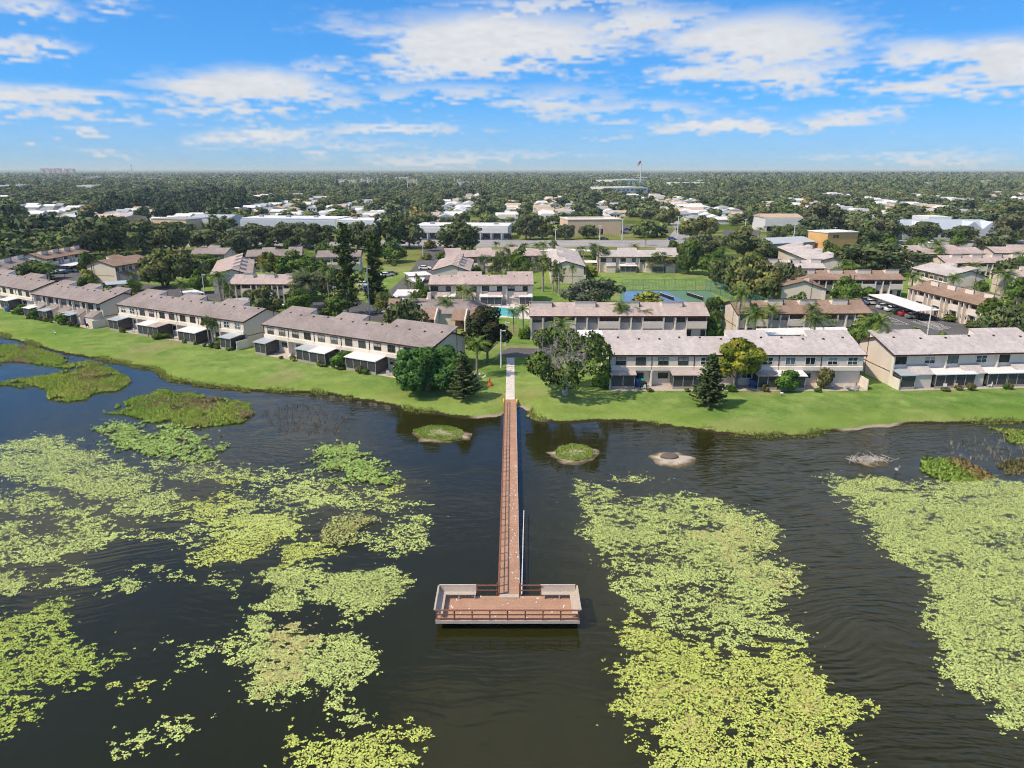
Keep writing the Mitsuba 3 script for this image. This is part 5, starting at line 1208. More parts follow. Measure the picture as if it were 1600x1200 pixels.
for x, y, c, lb in BINS:
    k = thing('wheeled_bin', lb, 'bin')
    for nm, d in zip(('body', 'lid', 'wheel'), BIN[c]):
        put(k, nm, {**d, 'to_world': T4().translate([x, y, G + .04]).scale(1.15)}, None)
x, y = PTS['cone']
k = thing('fire_pit', 'small rusty red chiminea-like stove standing on the lawn left of the path', 'stove')
put(k, 'base', MB().tube([[x, y, G], [x, y, G + .25], [x, y, G + .5]], [.45, .42, .2], 10).get(), 'm_cone', smooth=40)
put(k, 'chimney', MB().tube([[x - .1, y, G + .45], [x - .1, y, G + 1.2]], [.16, .11], 8).get(), 'm_cone', smooth=40)
x, y = PTS['stump']
k = thing('stepping_stone', 'pale stone edging around the foot of the single palm', 'stones')
for i in range(9):
    a = i * .7
    put(k, 'stone', MB().tube([[x - 1.4 + 1.2 * math.cos(a), y + 1.2 * math.sin(a), G], [x - 1.4 + 1.2 * math.cos(a), y + 1.2 * math.sin(a), G + .22]], [.24, .17], 6).get(), 'm_concrete')
x, y = PTS['egret']
k = thing('heron', 'grey wading bird standing in the shallow water before the right lily field', 'bird')
bm = trimesh.creation.icosphere(2); bm.apply_scale([.20, .36, .19]); bm.apply_translation([x, y, .62])
put(k, 'body', bm, 'm_far_grey', smooth=True)
put(k, 'neck', MB().tube([[x, y - .28, .70], [x - .04, y - .42, .9], [x + .02, y - .36, 1.12], [x, y - .42, 1.25], [x, y - .66, 1.22]], [.08, .05, .04, .055, .012], 7).get(), 'm_far_grey', smooth=60)
for s in (-.06, .06):
    put(k, 'leg', MB().tube([[x + s, y, .5], [x + s, y + .04, -.3]], .018, 5).get(), 'm_darkpost')
for nm, lb in (('bird1', 'white egret standing on the left lawn near the shore'), ('bird2', 'white egret standing on the lawn right of the lone conifer')):
    x, y = PTS[nm]
    k = thing('egret', lb, 'bird')
    bm = trimesh.creation.icosphere(2); bm.apply_scale([.28, .15, .15]); bm.apply_translation([x, y, G + .5])
    put(k, 'body', bm, 'm_egret', smooth=True)
    put(k, 'neck', MB().tube([[x - .2, y, G + .55], [x - .32, y, G + .75], [x - .26, y, G + .92], [x - .45, y, G + .93]], [.06, .04, .05, .01], 6).get(), 'm_egret', smooth=60)
    for s in (-.05, .05):
        put(k, 'leg', MB().tube([[x, y + s, G + .45], [x, y + s, G]], .018, 5).get(), 'm_darkpost')
# patio furniture on the right end of the front right row
for i, (x, y) in enumerate(((54.2, 109.9), (56.0, 110.2), (52.0, 110.3), (55.2, 108.9), (46.8, 110.0))):
    k = thing('garden_chair', 'pale garden chair on the patio at the right end of the front right row', 'chair', 'garden chairs on the right-end patio')
    f = Frame(x, y, 40 * i)
    put(k, 'seat', MB().box(-.27, .27, -.27, .27, G + .42, G + .47).get(f), 'm_far_grey' if i % 2 else 'm_far_white')
    put(k, 'backrest', MB().box(-.27, .27, .22, .27, G + .471, G + .95).get(f), 'm_far_grey' if i % 2 else 'm_far_white')
    for a in (-.22, .22):
        for b_ in (-.22, .22):
            put(k, 'leg', MB().box(a - .03, a + .03, b_ - .03, b_ + .03, G + .04, G + .419).get(f), 'm_far_grey')
k = thing('garden_table', 'round dark table among the chairs of the right-end patio', 'table')
put(k, 'tabletop', MB().tube([[54.0, 108.9, G + .70], [54.0, 108.9, G + .75]], .55, 14).get(), 'm_far_grey')
put(k, 'leg', MB().tube([[54.0, 108.9, G + .04], [54.0, 108.9, G + .70]], .06, 8).get(), 'm_far_grey')
k = thing('barbecue', 'dark barbecue grill beside the bins of the front right row', 'grill')
put(k, 'hood', MB().box(20.6, 21.7, 109.3, 110.0, G + .8, G + 1.2).get(), 'm_darkpost')
for a in (20.7, 21.6):
    put(k, 'leg', MB().box(a - .05, a + .05, 109.4, 109.9, G + .04, G + .8).get(), 'm_darkpost')
# flagpole
x, y = PTS['flag']
k = thing('flagpole', 'giant white flagpole with a flag rising above the tree line', 'flagpole')
put(k, 'pole', MB().tube([[x, y, G], [x, y, G + FLAGH]], [1.3, .75], 10).get(), 'm_polewhite', smooth=40)
nf = 24
for s in range(7):   # striped flag hanging in folds
    m = MB()
    us = np.linspace(0, 8, nf)
    yy = .9 * np.sin(us * .9)
    dz = -us * .75
    z1, z0 = FLAGH - 1 - s * .95, FLAGH - 1 - (s + 1) * .95
    vv = np.vstack([np.c_[x - .6 - us, y + yy, G + z0 + dz], np.c_[x - .6 - us, y + yy, G + z1 + dz], np.c_[x - .6 - us, y + yy + .15, G + z0 + dz], np.c_[x - .6 - us, y + yy + .15, G + z1 + dz]])
    m.add(vv, [[i, i + 1, nf + i + 1, nf + i] for i in range(nf - 1)] + [[2 * nf + i + 1, 2 * nf + i, 3 * nf + i, 3 * nf + i + 1] for i in range(nf - 1)])
    put(k, 'stripe', m.get(), 'm_red' if s % 2 == 0 else 'm_far_white', smooth=True)
us = np.linspace(0, 3.4, 10); yy = .9 * np.sin(us * .9) - .06; dz = -us * .75
put(k, 'canton', ((np.vstack([np.c_[x - .6 - us, y + yy, G + FLAGH - 4.7 + dz], np.c_[x - .6 - us, y + yy, G + FLAGH - .98 + dz]])), np.array([[i, i + 1, 11 + i, 10 + i] for i in range(9)])), 'm_flagblue', smooth=True)

# ------------------------------------------------------------------ far buildings
WALLM = {'white': 'm_far_white', 'bluewhite': 'm_bluewhite', 'beige': 'm_beige', 'orange': 'm_orange', 'greywall': 'm_far_grey'}
ROOFM = {'white': 'm_roof_white', 'bluegrey': 'm_roof_metal', 'cream': 'm_wall_light', 'tan': 'm_far_tan', 'metal': 'm_roof_metal', 'darkgrey': 'm_far_grey'}
for name, lb, a, b, h, dep, wl, rf, cat in FARB:
    k = thing(name, lb, cat)
    L = math.hypot(b[0] - a[0], b[1] - a[1])
    f = Frame(a[0], a[1], math.degrees(math.atan2(b[1] - a[1], b[0] - a[0])))
    put(k, 'wall', MB().box(0, L, 0, dep, G - .3, G + h).get(f), WALLM[wl])
    pr = MB().box(-.3, L + .3, -.3, dep + .3, G + h + .002, G + h + .35)
    if rf in ('metal', 'bluegrey', 'tan'):
        pr = MB().hexa([(-.5, -.5, G + h + .002), (L + .5, -.5, G + h + .002), (L + .5, dep + .5, G + h + .002), (-.5, dep + .5, G + h + .002)], [(-.3, dep * .45, G + h + 1.6), (L + .3, dep * .45, G + h + 1.6), (L + .3, dep * .55, G + h + 1.6), (-.3, dep * .55, G + h + 1.6)])
    rk = put(k, 'roof', pr.get(f), ROOFM[rf])
    if cat == 'shop':
        put(k, 'canopy', MB().box(0, L, -2.4, -.01, G + 3.3, G + h - .6).get(f), 'm_far_white' if 'right' in lb else 'm_bluewhite')
        for u in np.arange(2, L - 2, max(5.5, L / 9)):
            put(k, 'shop_window', MB().box(u, u + 3.6, -.05, -.004, G + .4, G + 2.9).get(f), 'm_glass')
            put(k, 'column', MB().box(u - 1.2, u - .8, -2.3, -1.9, G, G + 3.29).get(f), 'm_far_white')
        for u in np.arange(6, L - 4, 17.):
            put(rk, 'air_unit', MB().box(u, u + 2.2, dep * .4, dep * .4 + 2, G + h + .36, G + h + 1.5).get(f), 'm_far_grey')
    elif cat == 'bank':
        for i in range(3):
            u = L * .34 + i * 2.1
            put(k, 'arched_opening', MB().box(u, u + 1.1, -.06, -.004, G + .3, G + 4.6).tube([[u + .55, -.005, G + 4.6], [u + .55, -.055, G + 4.6]], .55, 12).get(f), 'm_recess')
        put(k, 'door', MB().box(L * .58, L * .66, -.06, -.004, G, G + 3).get(f), 'm_glass')
        put(k, 'parapet', MB().box(L * .04, L * .72, dep * .3, dep * .33, G + h + .36, G + h + 1.3).get(f), 'm_wall_light')
    elif cat == 'building' and wl == 'orange':
        for u in (3.0, 4.6):
            put(k, 'window', MB().box(u, u + 1, -.05, -.004, G + 6.4, G + 7.6).get(f), 'm_glass')
    elif name == 'school_building':
        for i in range(int(L / 8)):
            put(k, 'window', MB().box(i * 8 + 2, i * 8 + 6.5, -.1, -.004, G + h - 4.5, G + h - 2.5).get(f), 'm_glass')
# church with gables
a, b = CHURCH
k = thing('church', 'long blue-grey church with two pointed gables among the trees at right', 'church')
L = math.hypot(b[0] - a[0], b[1] - a[1])
f = Frame(a[0], a[1], math.degrees(math.atan2(b[1] - a[1], b[0] - a[0])))
put(k, 'wall', MB().box(0, L, 0, 24, G - .3, G + 5).get(f), 'm_bluewhite')
put(k, 'roof', MB().hexa([(-.6, -.6, G + 5.002), (L + .6, -.6, G + 5.002), (L + .6, 24.6, G + 5.002), (-.6, 24.6, G + 5.002)], [(0, 10, G + 9.2), (L, 10, G + 9.2), (L, 14, G + 9.2), (0, 14, G + 9.2)]).get(f), 'm_bluegrey')
for u, w in ((4, 9), (L - 17, 10), (L - 7, 9)):
    g = put(k, 'gable', MB().add([(u, -1, G), (u + w, -1, G), (u + w, -1, G + 5.2), (u + w / 2, -1, G + 9), (u, -1, G + 5.2), (u, 9, G), (u + w, 9, G), (u + w, 9, G + 5.2), (u + w / 2, 9, G + 9), (u, 9, G + 5.2)],
                                 [[0, 1, 2], [0, 2, 4], [4, 2, 3], [5, 7, 6], [5, 9, 7], [9, 8, 7], [0, 5, 6], [0, 6, 1], [1, 6, 7], [1, 7, 2], [2, 7, 8], [2, 8, 3], [3, 8, 9], [3, 9, 4], [4, 9, 5], [4, 5, 0]]).get(f), 'm_bluewhite')
    put(g, 'opening', MB().box(u + 2, u + w - 2, -1.06, -1.004, G + .2, G + 3).get(f), 'm_glass')
put(k, 'hall', MB().box(L * .42, L * .68, 14, 30, G + 5, G + 10.5).get(f), 'm_far_white')
for i in range(7):
    put(k, 'window', MB().box(L * .2 + i * 3.4, L * .2 + i * 3.4 + 1.8, -.06, -.004, G + 1, G + 3.4).get(f), 'm_glass')
# towers on the skyline
for i, (a, b, h) in enumerate(HIRISE):
    k = thing('apartment_tower', ['leftmost', 'middle', 'rightmost'][i] + ' of the three pinkish apartment towers on the skyline', 'tower')
    w = b[0] - a[0]
    for j in range(3):
        put(k, 'wing', MB().box(a[0] + w * j / 3 + 1.5, a[0] + w * (j + 1) / 3 - 1.5, a[1] + (6 if j == 1 else 0), a[1] + 30, G, G + h * (1 - .05 * abs(j - 1) - .02 * i)).get(), 'm_hirise')
        for q in range(8):
            z = G + h * .12 * (q + .4)
            put(k, 'window_band', MB().box(a[0] + w * j / 3 + 4, a[0] + w * (j + 1) / 3 - 4, a[1] + (6 if j == 1 else 0) - .6, a[1] + (6 if j == 1 else 0) - .02, z, z + h * .055).get(), 'm_far_grey')
for (x, y), h in TOWERS:
    k = thing('mast', 'thin pale mast rising out of the distant tree canopy', 'mast', 'masts in the distant canopy')
    put(k, 'pole', MB().tube([[x, y, G], [x, y, G + h]], [.0007 * y, .0004 * y], 6).get(), 'm_polewhite', smooth=40)
    put(k, 'crossarm', MB().box(x - .0012 * y, x + .0012 * y, y - .2, y + .2, G + h * .93, G + h * .95).get(), 'm_polewhite')

# ------------------------------------------------------------------ plants: leaf cards, crowns, palms, conifers
def unit(a):
    return a / (np.linalg.norm(a, axis=-1, keepdims=True) + 1e-9)


def cards(p, nrm, size, r, col, jit=.22, spread=.9, aspect=.62):
    """one small leaf-spray quad per point; returns (v, f, colour)"""
    n = len(p)
    d = unit(nrm * .75 + r.normal(size=(n, 3)) * spread)
    t = unit(np.cross(d, r.normal(size=(n, 3))))
    b = np.cross(d, t)
    s = (size * r.uniform(.6, 1.35, n))[:, None]
    bend = d * s * r.uniform(-.25, .25, n)[:, None]
    v = np.stack([p - t * s, p - b * s * aspect + bend, p + t * s, p + b * s * aspect + bend], 1).reshape(-1, 3)
    i = np.arange(n) * 4
    f = np.concatenate([np.stack([i, i + 1, i + 2], 1), np.stack([i, i + 2, i + 3], 1)])
    c = np.asarray(col, float)
    c = np.broadcast_to(c, (n, 3)) * (1 + jit * r.normal(size=(n, 1))).clip(.45, 1.6) * (1 + .07 * r.normal(size=(n, 3)))
    sn = unit(nrm * 1.0 + d * np.sign((d * nrm).sum(1, keepdims=True) + 1e-6) * .75)
    return v, f, np.repeat(c.clip(.004, .9), 4, 0), np.repeat(sn, 4, 0)


def join(parts):
    out, k = [[] for _ in range(len(parts[0]))], 0
    for p in parts:
        for q, (o, x) in enumerate(zip(out, p)):
            o.append(x + k if q == 1 else x)
        k += len(p[0])
    return tuple(np.vstack(o) for o in out)


def leaf_shape(v, f, c, n=None, m='m_leaf'):
    """foliage mesh; leaf sprays are shaded with normals that lean outwards from their clump"""
    if n is None:
        return mikit.ply((v, f), m, color=c)
    path = meshkit.write_ply((v, f), False, None, c, normals=n)
    return {'type': 'ply', 'filename': path, 'face_normals': False, 'bsdf': {'type': 'ref', 'id': m}}


def crown(seed, col, n, size, nc=16, R=(4.6, 4.6, 2.9), cz=5.6, rc=(1.3, 2.1), col2=None, low=-.35, open_=0.0):
    r = np.random.default_rng(seed)
    # clump centres over an ellipsoid shell, some inside
    d = unit(r.normal(size=(nc * 3, 3)))
    d = d[d[:, 2] > low][:nc]
    rad = r.uniform(.55, 1.0, len(d)) ** .6
    cen = d * rad[:, None] * np.array(R) * r.uniform(.86, 1.12, (len(d), 1)) + [0, 0, cz]
    rr = r.uniform(*rc, len(d))
    parts = []
    per = (n * rr ** 2 / (rr ** 2).sum()).astype(int) + 3
    for c0, r0, m in zip(cen, rr, per):
        q = unit(r.normal(size=(m, 3)) + [0, 0, .35])
        lump = 1 + .28 * (meshkit.noise(q * 2.3 + c0, 3) - .5) * 2
        p = c0 + q * (r0 * lump * r.uniform(.62, 1.04, m) ** .5)[:, None] * [1, 1, .8]
        tone = r.uniform(.78, 1.22)
        cc = np.array(col) * tone
        if col2 is not None and r.random() < .38:
            cc = np.array(col2) * tone
        parts.append(cards(p, q, size, r, cc))
    if open_ < .5:   # inner foliage that closes the crown
        m = n // 5
        q = unit(r.normal(size=(m, 3)))
        p = q * r.uniform(.2, .75, (m, 1)) * np.array(R) + [0, 0, cz]
        p = p[p[:, 2] > cz + low * R[2]]
        parts.append(cards(p, unit(p - [0, 0, cz]), size * 1.2, r, np.array(col)))
    return join(parts), cen


def limbs(seed, cen, r0=.32, fork=2.2, zc=5.0, k=7, lean=.0):
    r = np.random.default_rng(seed + 99)
    m = MB()
    top = np.array([lean, 0, fork])
    m.tube([[0, 0, -.3], [.02, 0, .4], top * [.6, 1, .7], top], [r0 * 1.5, r0 * 1.1, r0, r0 * .92], 7)
    for c0 in cen[:k]:
        mid = top * .45 + c0 * .55 + [0, 0, -.35] + r.normal(size=3) * .15
        m.tube([top - [0, 0, .15], mid, c0], [r0 * .62, r0 * .36, r0 * .10], 5)
    return m.get()


def norfolk(seed, H=8.5, W=2.9, col=(.075, .120, .048), dense=1.0, col2=(.12, .15, .055)):
    r = np.random.default_rng(seed)
    parts, m = [], MB()
    m.tube([[0, 0, -.2], [0, 0, H * .5], [0, 0, H]], [.19, .11, .02], 7)
    z = .9
    while z < H - .25:
        t = (z - .9) / (H - .9)
        L = W * (1 - t) ** .80 * r.uniform(.86, 1.08) + .16
        k = int(r.integers(5, 8))
        a0 = r.uniform(0, 6.28)
        for i in range(k):
            a = a0 + i * 6.283 / k + r.normal() * .12
            Lb = L * r.uniform(.78, 1.1)
            s = np.linspace(0, 1, 6)
            droop = -.10 * Lb * np.sin(s * 3.0) + .16 * Lb * s ** 2.5
            px = np.stack([np.cos(a) * s * Lb, np.sin(a) * s * Lb, z + droop], -1)
            m.tube(px, np.linspace(.05, .015, 6), 4)
            nn = int(26 * Lb * dense) + 6
            u = r.uniform(.12, 1, nn)
            q = np.stack([np.interp(u, s, px[:, j]) for j in range(3)], -1)
            side = np.array([-np.sin(a), np.cos(a), 0])
            off = r.normal(size=(nn, 1)) * .16 * (.5 + Lb * .16)
            q = q + side * off + [0, 0, .06] + r.normal(size=(nn, 3)) * .04
            cc = np.array(col) * r.uniform(.8, 1.25) if r.random() > .25 else np.array(col2)
            parts.append(cards(q, np.tile([0, 0, 1.], (nn, 1)), .20, r, cc, spread=.5))
        z += r.uniform(.36, .5) * (1.05 - .35 * t)
    return join(parts), m.get()


def tall_pine(seed, H=20., W=2.9):
    r = np.random.default_rng(seed)
    parts, m = [], MB()
    zs = np.linspace(-.3, H, 12)
    sway = np.c_[.12 * np.sin(zs * .5), .1 * np.cos(zs * .4), zs]
    m.tube(sway, np.linspace(.34, .04, 12), 7)
    z = 1.6
    while z < H - .3:
        t = z / H
        L = W * (1 - .62 * t ** 1.6) * r.uniform(.55, 1.12) * (.65 if t > .9 else 1) * (.75 + .4 * min(1, z / 5))
        for i in range(int(r.integers(3, 6))):
            a = r.uniform(0, 6.283)
            Lb = L * r.uniform(.6, 1.1)
            s = np.linspace(0, 1, 5)
            px = np.stack([np.cos(a) * s * Lb, np.sin(a) * s * Lb, z + .32 * Lb * s ** 1.6 - .05], -1)
            m.tube(px, np.linspace(.06, .015, 5), 4)
            nn = int(20 * Lb) + 8
            u = r.uniform(.2, 1.05, nn)
            q = np.stack([np.interp(u, s, px[:, j]) for j in range(3)], -1) + r.normal(size=(nn, 3)) * [.26, .26, .22]
            g = np.array((.066, .112, .034)) * r.uniform(.75, 1.3) if r.random() < .75 else np.array((.11, .14, .04))
            parts.append(cards(q, np.tile([0, 0, 1.], (nn, 1)), .27, r, g, spread=.8))
        z += r.uniform(.30, .48)
    return join(parts), m.get()


def palm(seed, H=7.0, L=2.3, nf=17, col=(.085, .145, .035), sag=1.0, seg=7):
    """feather palm, crown top at H"""
    r = np.random.default_rng(seed)
    th = H - .35 * L
    bendx, bendy = r.normal(size=2) * .25
    zs = np.linspace(-.2, th, 9)
    tt = np.clip(zs / th, 0, 1) ** 2
    m = MB().tube(np.c_[bendx * tt, bendy * tt, zs], np.interp(zs, [-.2, .5, th * .8, th], [.26, .19, .15, .11]), 8)
    top = np.array([bendx, bendy, th])
    v, f, c, k = [], [], [], 0
    for i in range(nf):
        a = i * 2.399 + r.normal() * .15
        t = i / nf
        e0 = math.radians(78 - 95 * t + r.normal() * 6)
        Lf = L * r.uniform(.85, 1.12)
        s = np.linspace(0, 1, seg + 1)
        ang = e0 - s * 1.25 * sag - .25 * s ** 2
        dr_ = np.r_[0, np.cumsum(np.cos(ang[:-1]))] / seg * Lf
        dz_ = np.r_[0, np.cumsum(np.sin(ang[:-1]))] / seg * Lf
        rib = top + np.stack([np.cos(a) * dr_, np.sin(a) * dr_, dz_], -1)
        side = np.array([-np.sin(a), np.cos(a), 0])
        wl = .60 * L / 2.3 * np.sin(np.clip(s * .9 + .12, 0, 1) * 3.0) ** .6
        cc = np.array(col) * r.uniform(.75, 1.3) * (np.array([1.5, 1.15, .9]) if r.random() < .16 else 1)
        for q in range(seg):
            for sg in (-1, 1):
                base, nxt = rib[q], rib[q + 1]
                for h in (0., .5):
                    b0 = base + (nxt - base) * h
                    b1 = base + (nxt - base) * (h + .42)
                    tip = b0 * .3 + b1 * .7 + side * sg * wl[q] * r.uniform(.8, 1.15) + (nxt - base) * .9 + [0, 0, -wl[q] * r.uniform(.25, .75)]
                    v += [b0, b1, tip]; f.append([k, k + 1, k + 2]); k += 3
                    c += [cc * r.uniform(.8, 1.2)] * 3
    return (np.array(v), np.array(f), np.clip(np.array(c), .004, .9)), m.get()


def fanpalm(seed, H=7., R=2.0, nf=46, col=(.075, .115, .035), trunks=1):
    r = np.random.default_rng(seed)
    m, v, f, c, k = MB(), [], [], [], 0
    for t in range(trunks):
        ox, oy = (r.normal(size=2) * 1.1) if trunks > 1 else (0, 0)
        hh = H * (r.uniform(.6, 1) if t else 1)
        m.tube([[ox, oy, -.2], [ox, oy, hh * .5], [ox, oy, hh - R * .7]], [.24, .19, .2], 7)
        top = np.array([ox, oy, hh - R * .65])
        for i in range(nf):
            d = unit(r.normal(size=3) + [0, 0, .25])
            if d[2] < -.75: continue
            hub = top + d * R * r.uniform(.4, .72)
            up_ = unit(np.cross(d, r.normal(size=3)))
            w = np.cross(d, up_)
            cc = np.array(col) * r.uniform(.7, 1.35) * (np.array([1.9, 1.3, .9]) if d[2] < -.25 and r.random() < .6 else 1)
            rad = R * r.uniform(.36, .5)
            for q in range(8):
                g = -1.9 + q * 3.8 / 7
                g2 = g + .42
                mid = (g + g2) / 2
                e = lambda x, s: hub + (d * math.cos(x) + w * math.sin(x)) * rad * s + up_ * .1 * rad
                v += [hub, e(g, .7), e(mid, 1.0) - [0, 0, .15 * rad]]
                f.append([k, k + 1, k + 2]); k += 3
                c += [cc * r.uniform(.85, 1.15)] * 3
    return (np.array(v), np.array(f), np.clip(np.array(c), .004, .9)), m.get()


OAK, OLIVE, DKGREEN = (.122, .152, .062), (.11, .125, .075), (.05, .08, .034)
BR, YG, FIC = (.095, .172, .038), (.27, .285, .04), (.072, .165, .040)
_kind = {}


def kind_shapes(kind, lod, var):
    """(crown ply dict, trunk ply dict, width, height) of a plant kind, made once"""
    k = (kind, lod, var)
    if k in _kind:
        return _kind[k]
    sd = abs(hash_(kind)) % 1000 + 17 * var + 3 * lod
    n, s = ((7500, .26) if lod == 0 else (2300, .42))
    tk = 'm_bark'
    if kind == 'oak':
        cols = [(OAK, (.15, .165, .066)), ((.10, .135, .058), (.13, .145, .08)), ((.14, .168, .056), (.18, .19, .064)), ((.088, .125, .052), OAK)][var % 4]
        cr, cen = crown(sd, cols[0], int(n * 1.25), s, 26, R=(4.5, 4.5, 3.3), cz=4.3, rc=(1.1, 1.9), col2=cols[1], low=-.85); tr_ = limbs(sd, cen)
    elif kind == 'tree':
        cr, cen = crown(sd, BR if var % 2 else (.08, .13, .038), n, s, 22, R=(3.6, 3.6, 3.2), cz=4.0, rc=(1.0, 1.7), col2=(.12, .185, .038), low=-.9); tr_ = limbs(sd, cen, .22)
    elif kind == 'ficus':
        cr, cen = crown(sd, FIC, 15000, .23, 60, R=(5.0, 4.6, 3.0), cz=3.5, rc=(.75, 1.35), col2=(.09, .19, .05), low=-.85); tr_ = limbs(sd, cen, .3, 1.2)
    elif kind == 'magnolia':
        cr, cen = crown(sd, (.05, .064, .03), 5600, .26, 26, R=(3.3, 3.3, 4.0), cz=5.6, rc=(.8, 1.4), col2=(.06, .06, .03), low=-.8, open_=.2); tr_ = limbs(sd, cen, .2, 2.0, k=18)
    elif kind == 'citrus':
        cr, cen = crown(sd, YG, 7500, .22, 24, R=(2.6, 2.6, 2.9), cz=4.7, rc=(.9, 1.35), col2=(.15, .19, .03), low=-.6); tr_ = limbs(sd, cen, .18, 1.6)
    elif kind == 'olive':
        cr, cen = crown(sd, (.125, .15, .10), 5200, .34, 30, R=(6.2, 4.2, 2.6), cz=3.6, rc=(1.2, 1.9), col2=(.10, .13, .075), low=-.9); tr_ = limbs(sd, cen, .25)
    elif kind == 'rust':
        cr, cen = crown(sd, (.19, .16, .045), n, s, 20, R=(3.6, 3.6, 2.9), cz=3.9, rc=(1., 1.7), low=-.9, col2=(.10, .13, .03)); tr_ = limbs(sd, cen, .2)
    elif kind in ('bush', 'bush2', 'bush3', 'hedge'):
        col = dict(bush=(.105, .20, .036), bush2=(.15, .15, .06), bush3=(.23, .26, .055), hedge=(.11, .16, .038))[kind]
        cr, cen = crown(sd, col, 2400 if lod == 0 else 900, .17 if lod == 0 else .26, 13, R=(1.4, 1.4, 1.1), cz=1.15, rc=(.5, .85), col2=tuple(np.array(col) * [.8, .8, .9]), low=-.7)
        tr_ = limbs(sd, cen, .06, .4)
    elif kind == 'dead':
        r = np.random.default_rng(5)
        cr, cen = crown(sd, (.10, .155, .040), 8500, .23, 34, R=(5.0, 4.6, 3.0), cz=4.3, rc=(.9, 1.5), col2=(.10, .135, .045), low=-.6, open_=.6)
        # the upper right of the crown is bare
        v, f, c, nn_ = cr
        q = v.reshape(-1, 4, 3).mean(1)
        bare = ((q[:, 0] > -1.6) & (q[:, 0] < 3.4) & (q[:, 2] > 4.6) & (q[:, 1] < 3)) & (r.random(len(q)) < .84) | ((q[:, 0] > -.8) & (q[:, 0] < 2.6) & (q[:, 2] > 2.8) & (q[:, 1] < 0) & (r.random(len(q)) < .6))
        keep = np.repeat(~bare, 4)
        idx = np.cumsum(keep) - 1
        fk = keep[f].all(1)
        cr = (v[keep], idx[f[fk]], c[keep], nn_[keep])
        m = MB()
        m.tube([[0, 0, -.3], [0, 0, .8], [.1, 0, 1.6]], [.42, .34, .3], 8)
        stack = [(np.array([.1, 0, 1.5]), unit(np.array([math.cos(a) * .8, math.sin(a) * .8, .9])), 2.3, .17, 0) for a in np.arange(9) * .7 + .2] + [(np.array([.1, 0, 1.5]), np.array([.25, -.1, 1.]), 2.4, .2, 0)]
        while stack:
            p, d, L, rad, dep = stack.pop()
            e = p + d * L
            mid = (p + e) / 2 + r.normal(size=3) * .1
            m.tube([p, mid, e], [rad, rad * .8, rad * .55], 5 if dep < 2 else 4)
            if dep < 4:
                for _ in range(3 if dep < 3 else 3):
                    stack.append((e if r.random() < .7 else mid, unit(d + r.normal(size=3) * .5 + [0, 0, .12]), L * r.uniform(.5, .78), rad * .55, dep + 1))
        tr_, tk = m.get(), 'm_deadwood'
    elif kind == 'norfolk':
        cr, tr_ = norfolk(sd, 8.5, 2.75 if var % 2 else 2.9, dense=1.25)
    elif kind == 'tallpine':
        cr, tr_ = tall_pine(sd)
    elif kind == 'palm':
        cr, tr_ = palm(sd, 7., 2.4, 24, ((.105, .175, .042), (.13, .195, .055), (.155, .195, .06), (.095, .15, .05))[var % 4]); tk = 'm_palmbark'
    elif kind == 'date':
        cr, tr_ = palm(sd, 6.5, 3.6, 46, (.115, .145, .075), .75, 8); tk = 'm_palmbark'
    elif kind == 'fanpalm':
        cr, tr_ = fanpalm(sd, 7., 2.1, 46, ((.105, .15, .045), (.12, .165, .05))[var % 2], 1 + 2 * (var % 2)); tk = 'm_palmbark'
    v, f, c = cr[:3]
    W = np.percentile(v[:, 0], 99.3) - np.percentile(v[:, 0], .7)
    Hh = np.percentile(v[:, 2], 99.7)
    _kind[k] = (leaf_shape(*cr), mikit.ply(tr_, tk, smooth=50), W, Hh)
    return _kind[k]


def hash_(s):
    h = 7
    for ch in s:
        h = (h * 31 + ord(ch)) % 100003
    return h


NAMES = dict(oak='oak_tree', tree='leafy_tree', ficus='round_tree', magnolia='magnolia_tree', citrus='yellow_green_tree', olive='silvery_tree', rust='rusty_tree', bush='shrub', bush2='shrub', bush3='shrub', hedge='clipped_shrub', dead='half_bare_tree', norfolk='conifer', tallpine='column_pine', palm='palm_tree', date='date_palm', fanpalm='fan_palm')
CATS = {k: ('shrub' if k in ('bush', 'bush2', 'bush3', 'hedge') else 'palm tree' if k in ('palm', 'date', 'fanpalm') else 'tree') for k in NAMES}
n_tree = 0


def plant(kind, x, y, w, h, label, lod=1, group=None, z=None):
    global n_tree
    r = np.random.default_rng(int(abs(x * 13.7 + y * 7.3) * 10) % 99991)
    var = int(r.integers(0, 4)) if lod else 0
    if kind in ('ficus', 'dead', 'olive', 'date', 'magnolia'):
        var = 0
    if kind == 'fanpalm' and lod == 0:
        var = 1
    crw, tru, W, Hh = kind_shapes(kind, lod, var)
    ang = r.uniform(0, 360) if kind not in ('dead', 'olive') else 0
    sx = w / W
    sy = sx if kind not in ('hedge',) else min(sx, 1.6)
    tf = T4().translate([x, y, G if z is None else z]).rotate([0, 0, 1], ang if kind != 'hedge' else 0).scale([sx, sy, h / Hh])
    k = thing(NAMES[kind], label, CATS[kind], group)
    put(k, 'trunk' if CATS[kind] != 'shrub' else 'stem', {**tru, 'to_world': tf}, None)
    put(k, 'fronds' if CATS[kind] == 'palm tree' else 'crown' if CATS[kind] == 'tree' else 'foliage', {**crw, 'to_world': tf}, None)
    n_tree += 1
    return k


for kind, x, y, w, h, lb, lod, grp in TREES:
    plant(kind, x, y, w, h, lb, lod, grp)

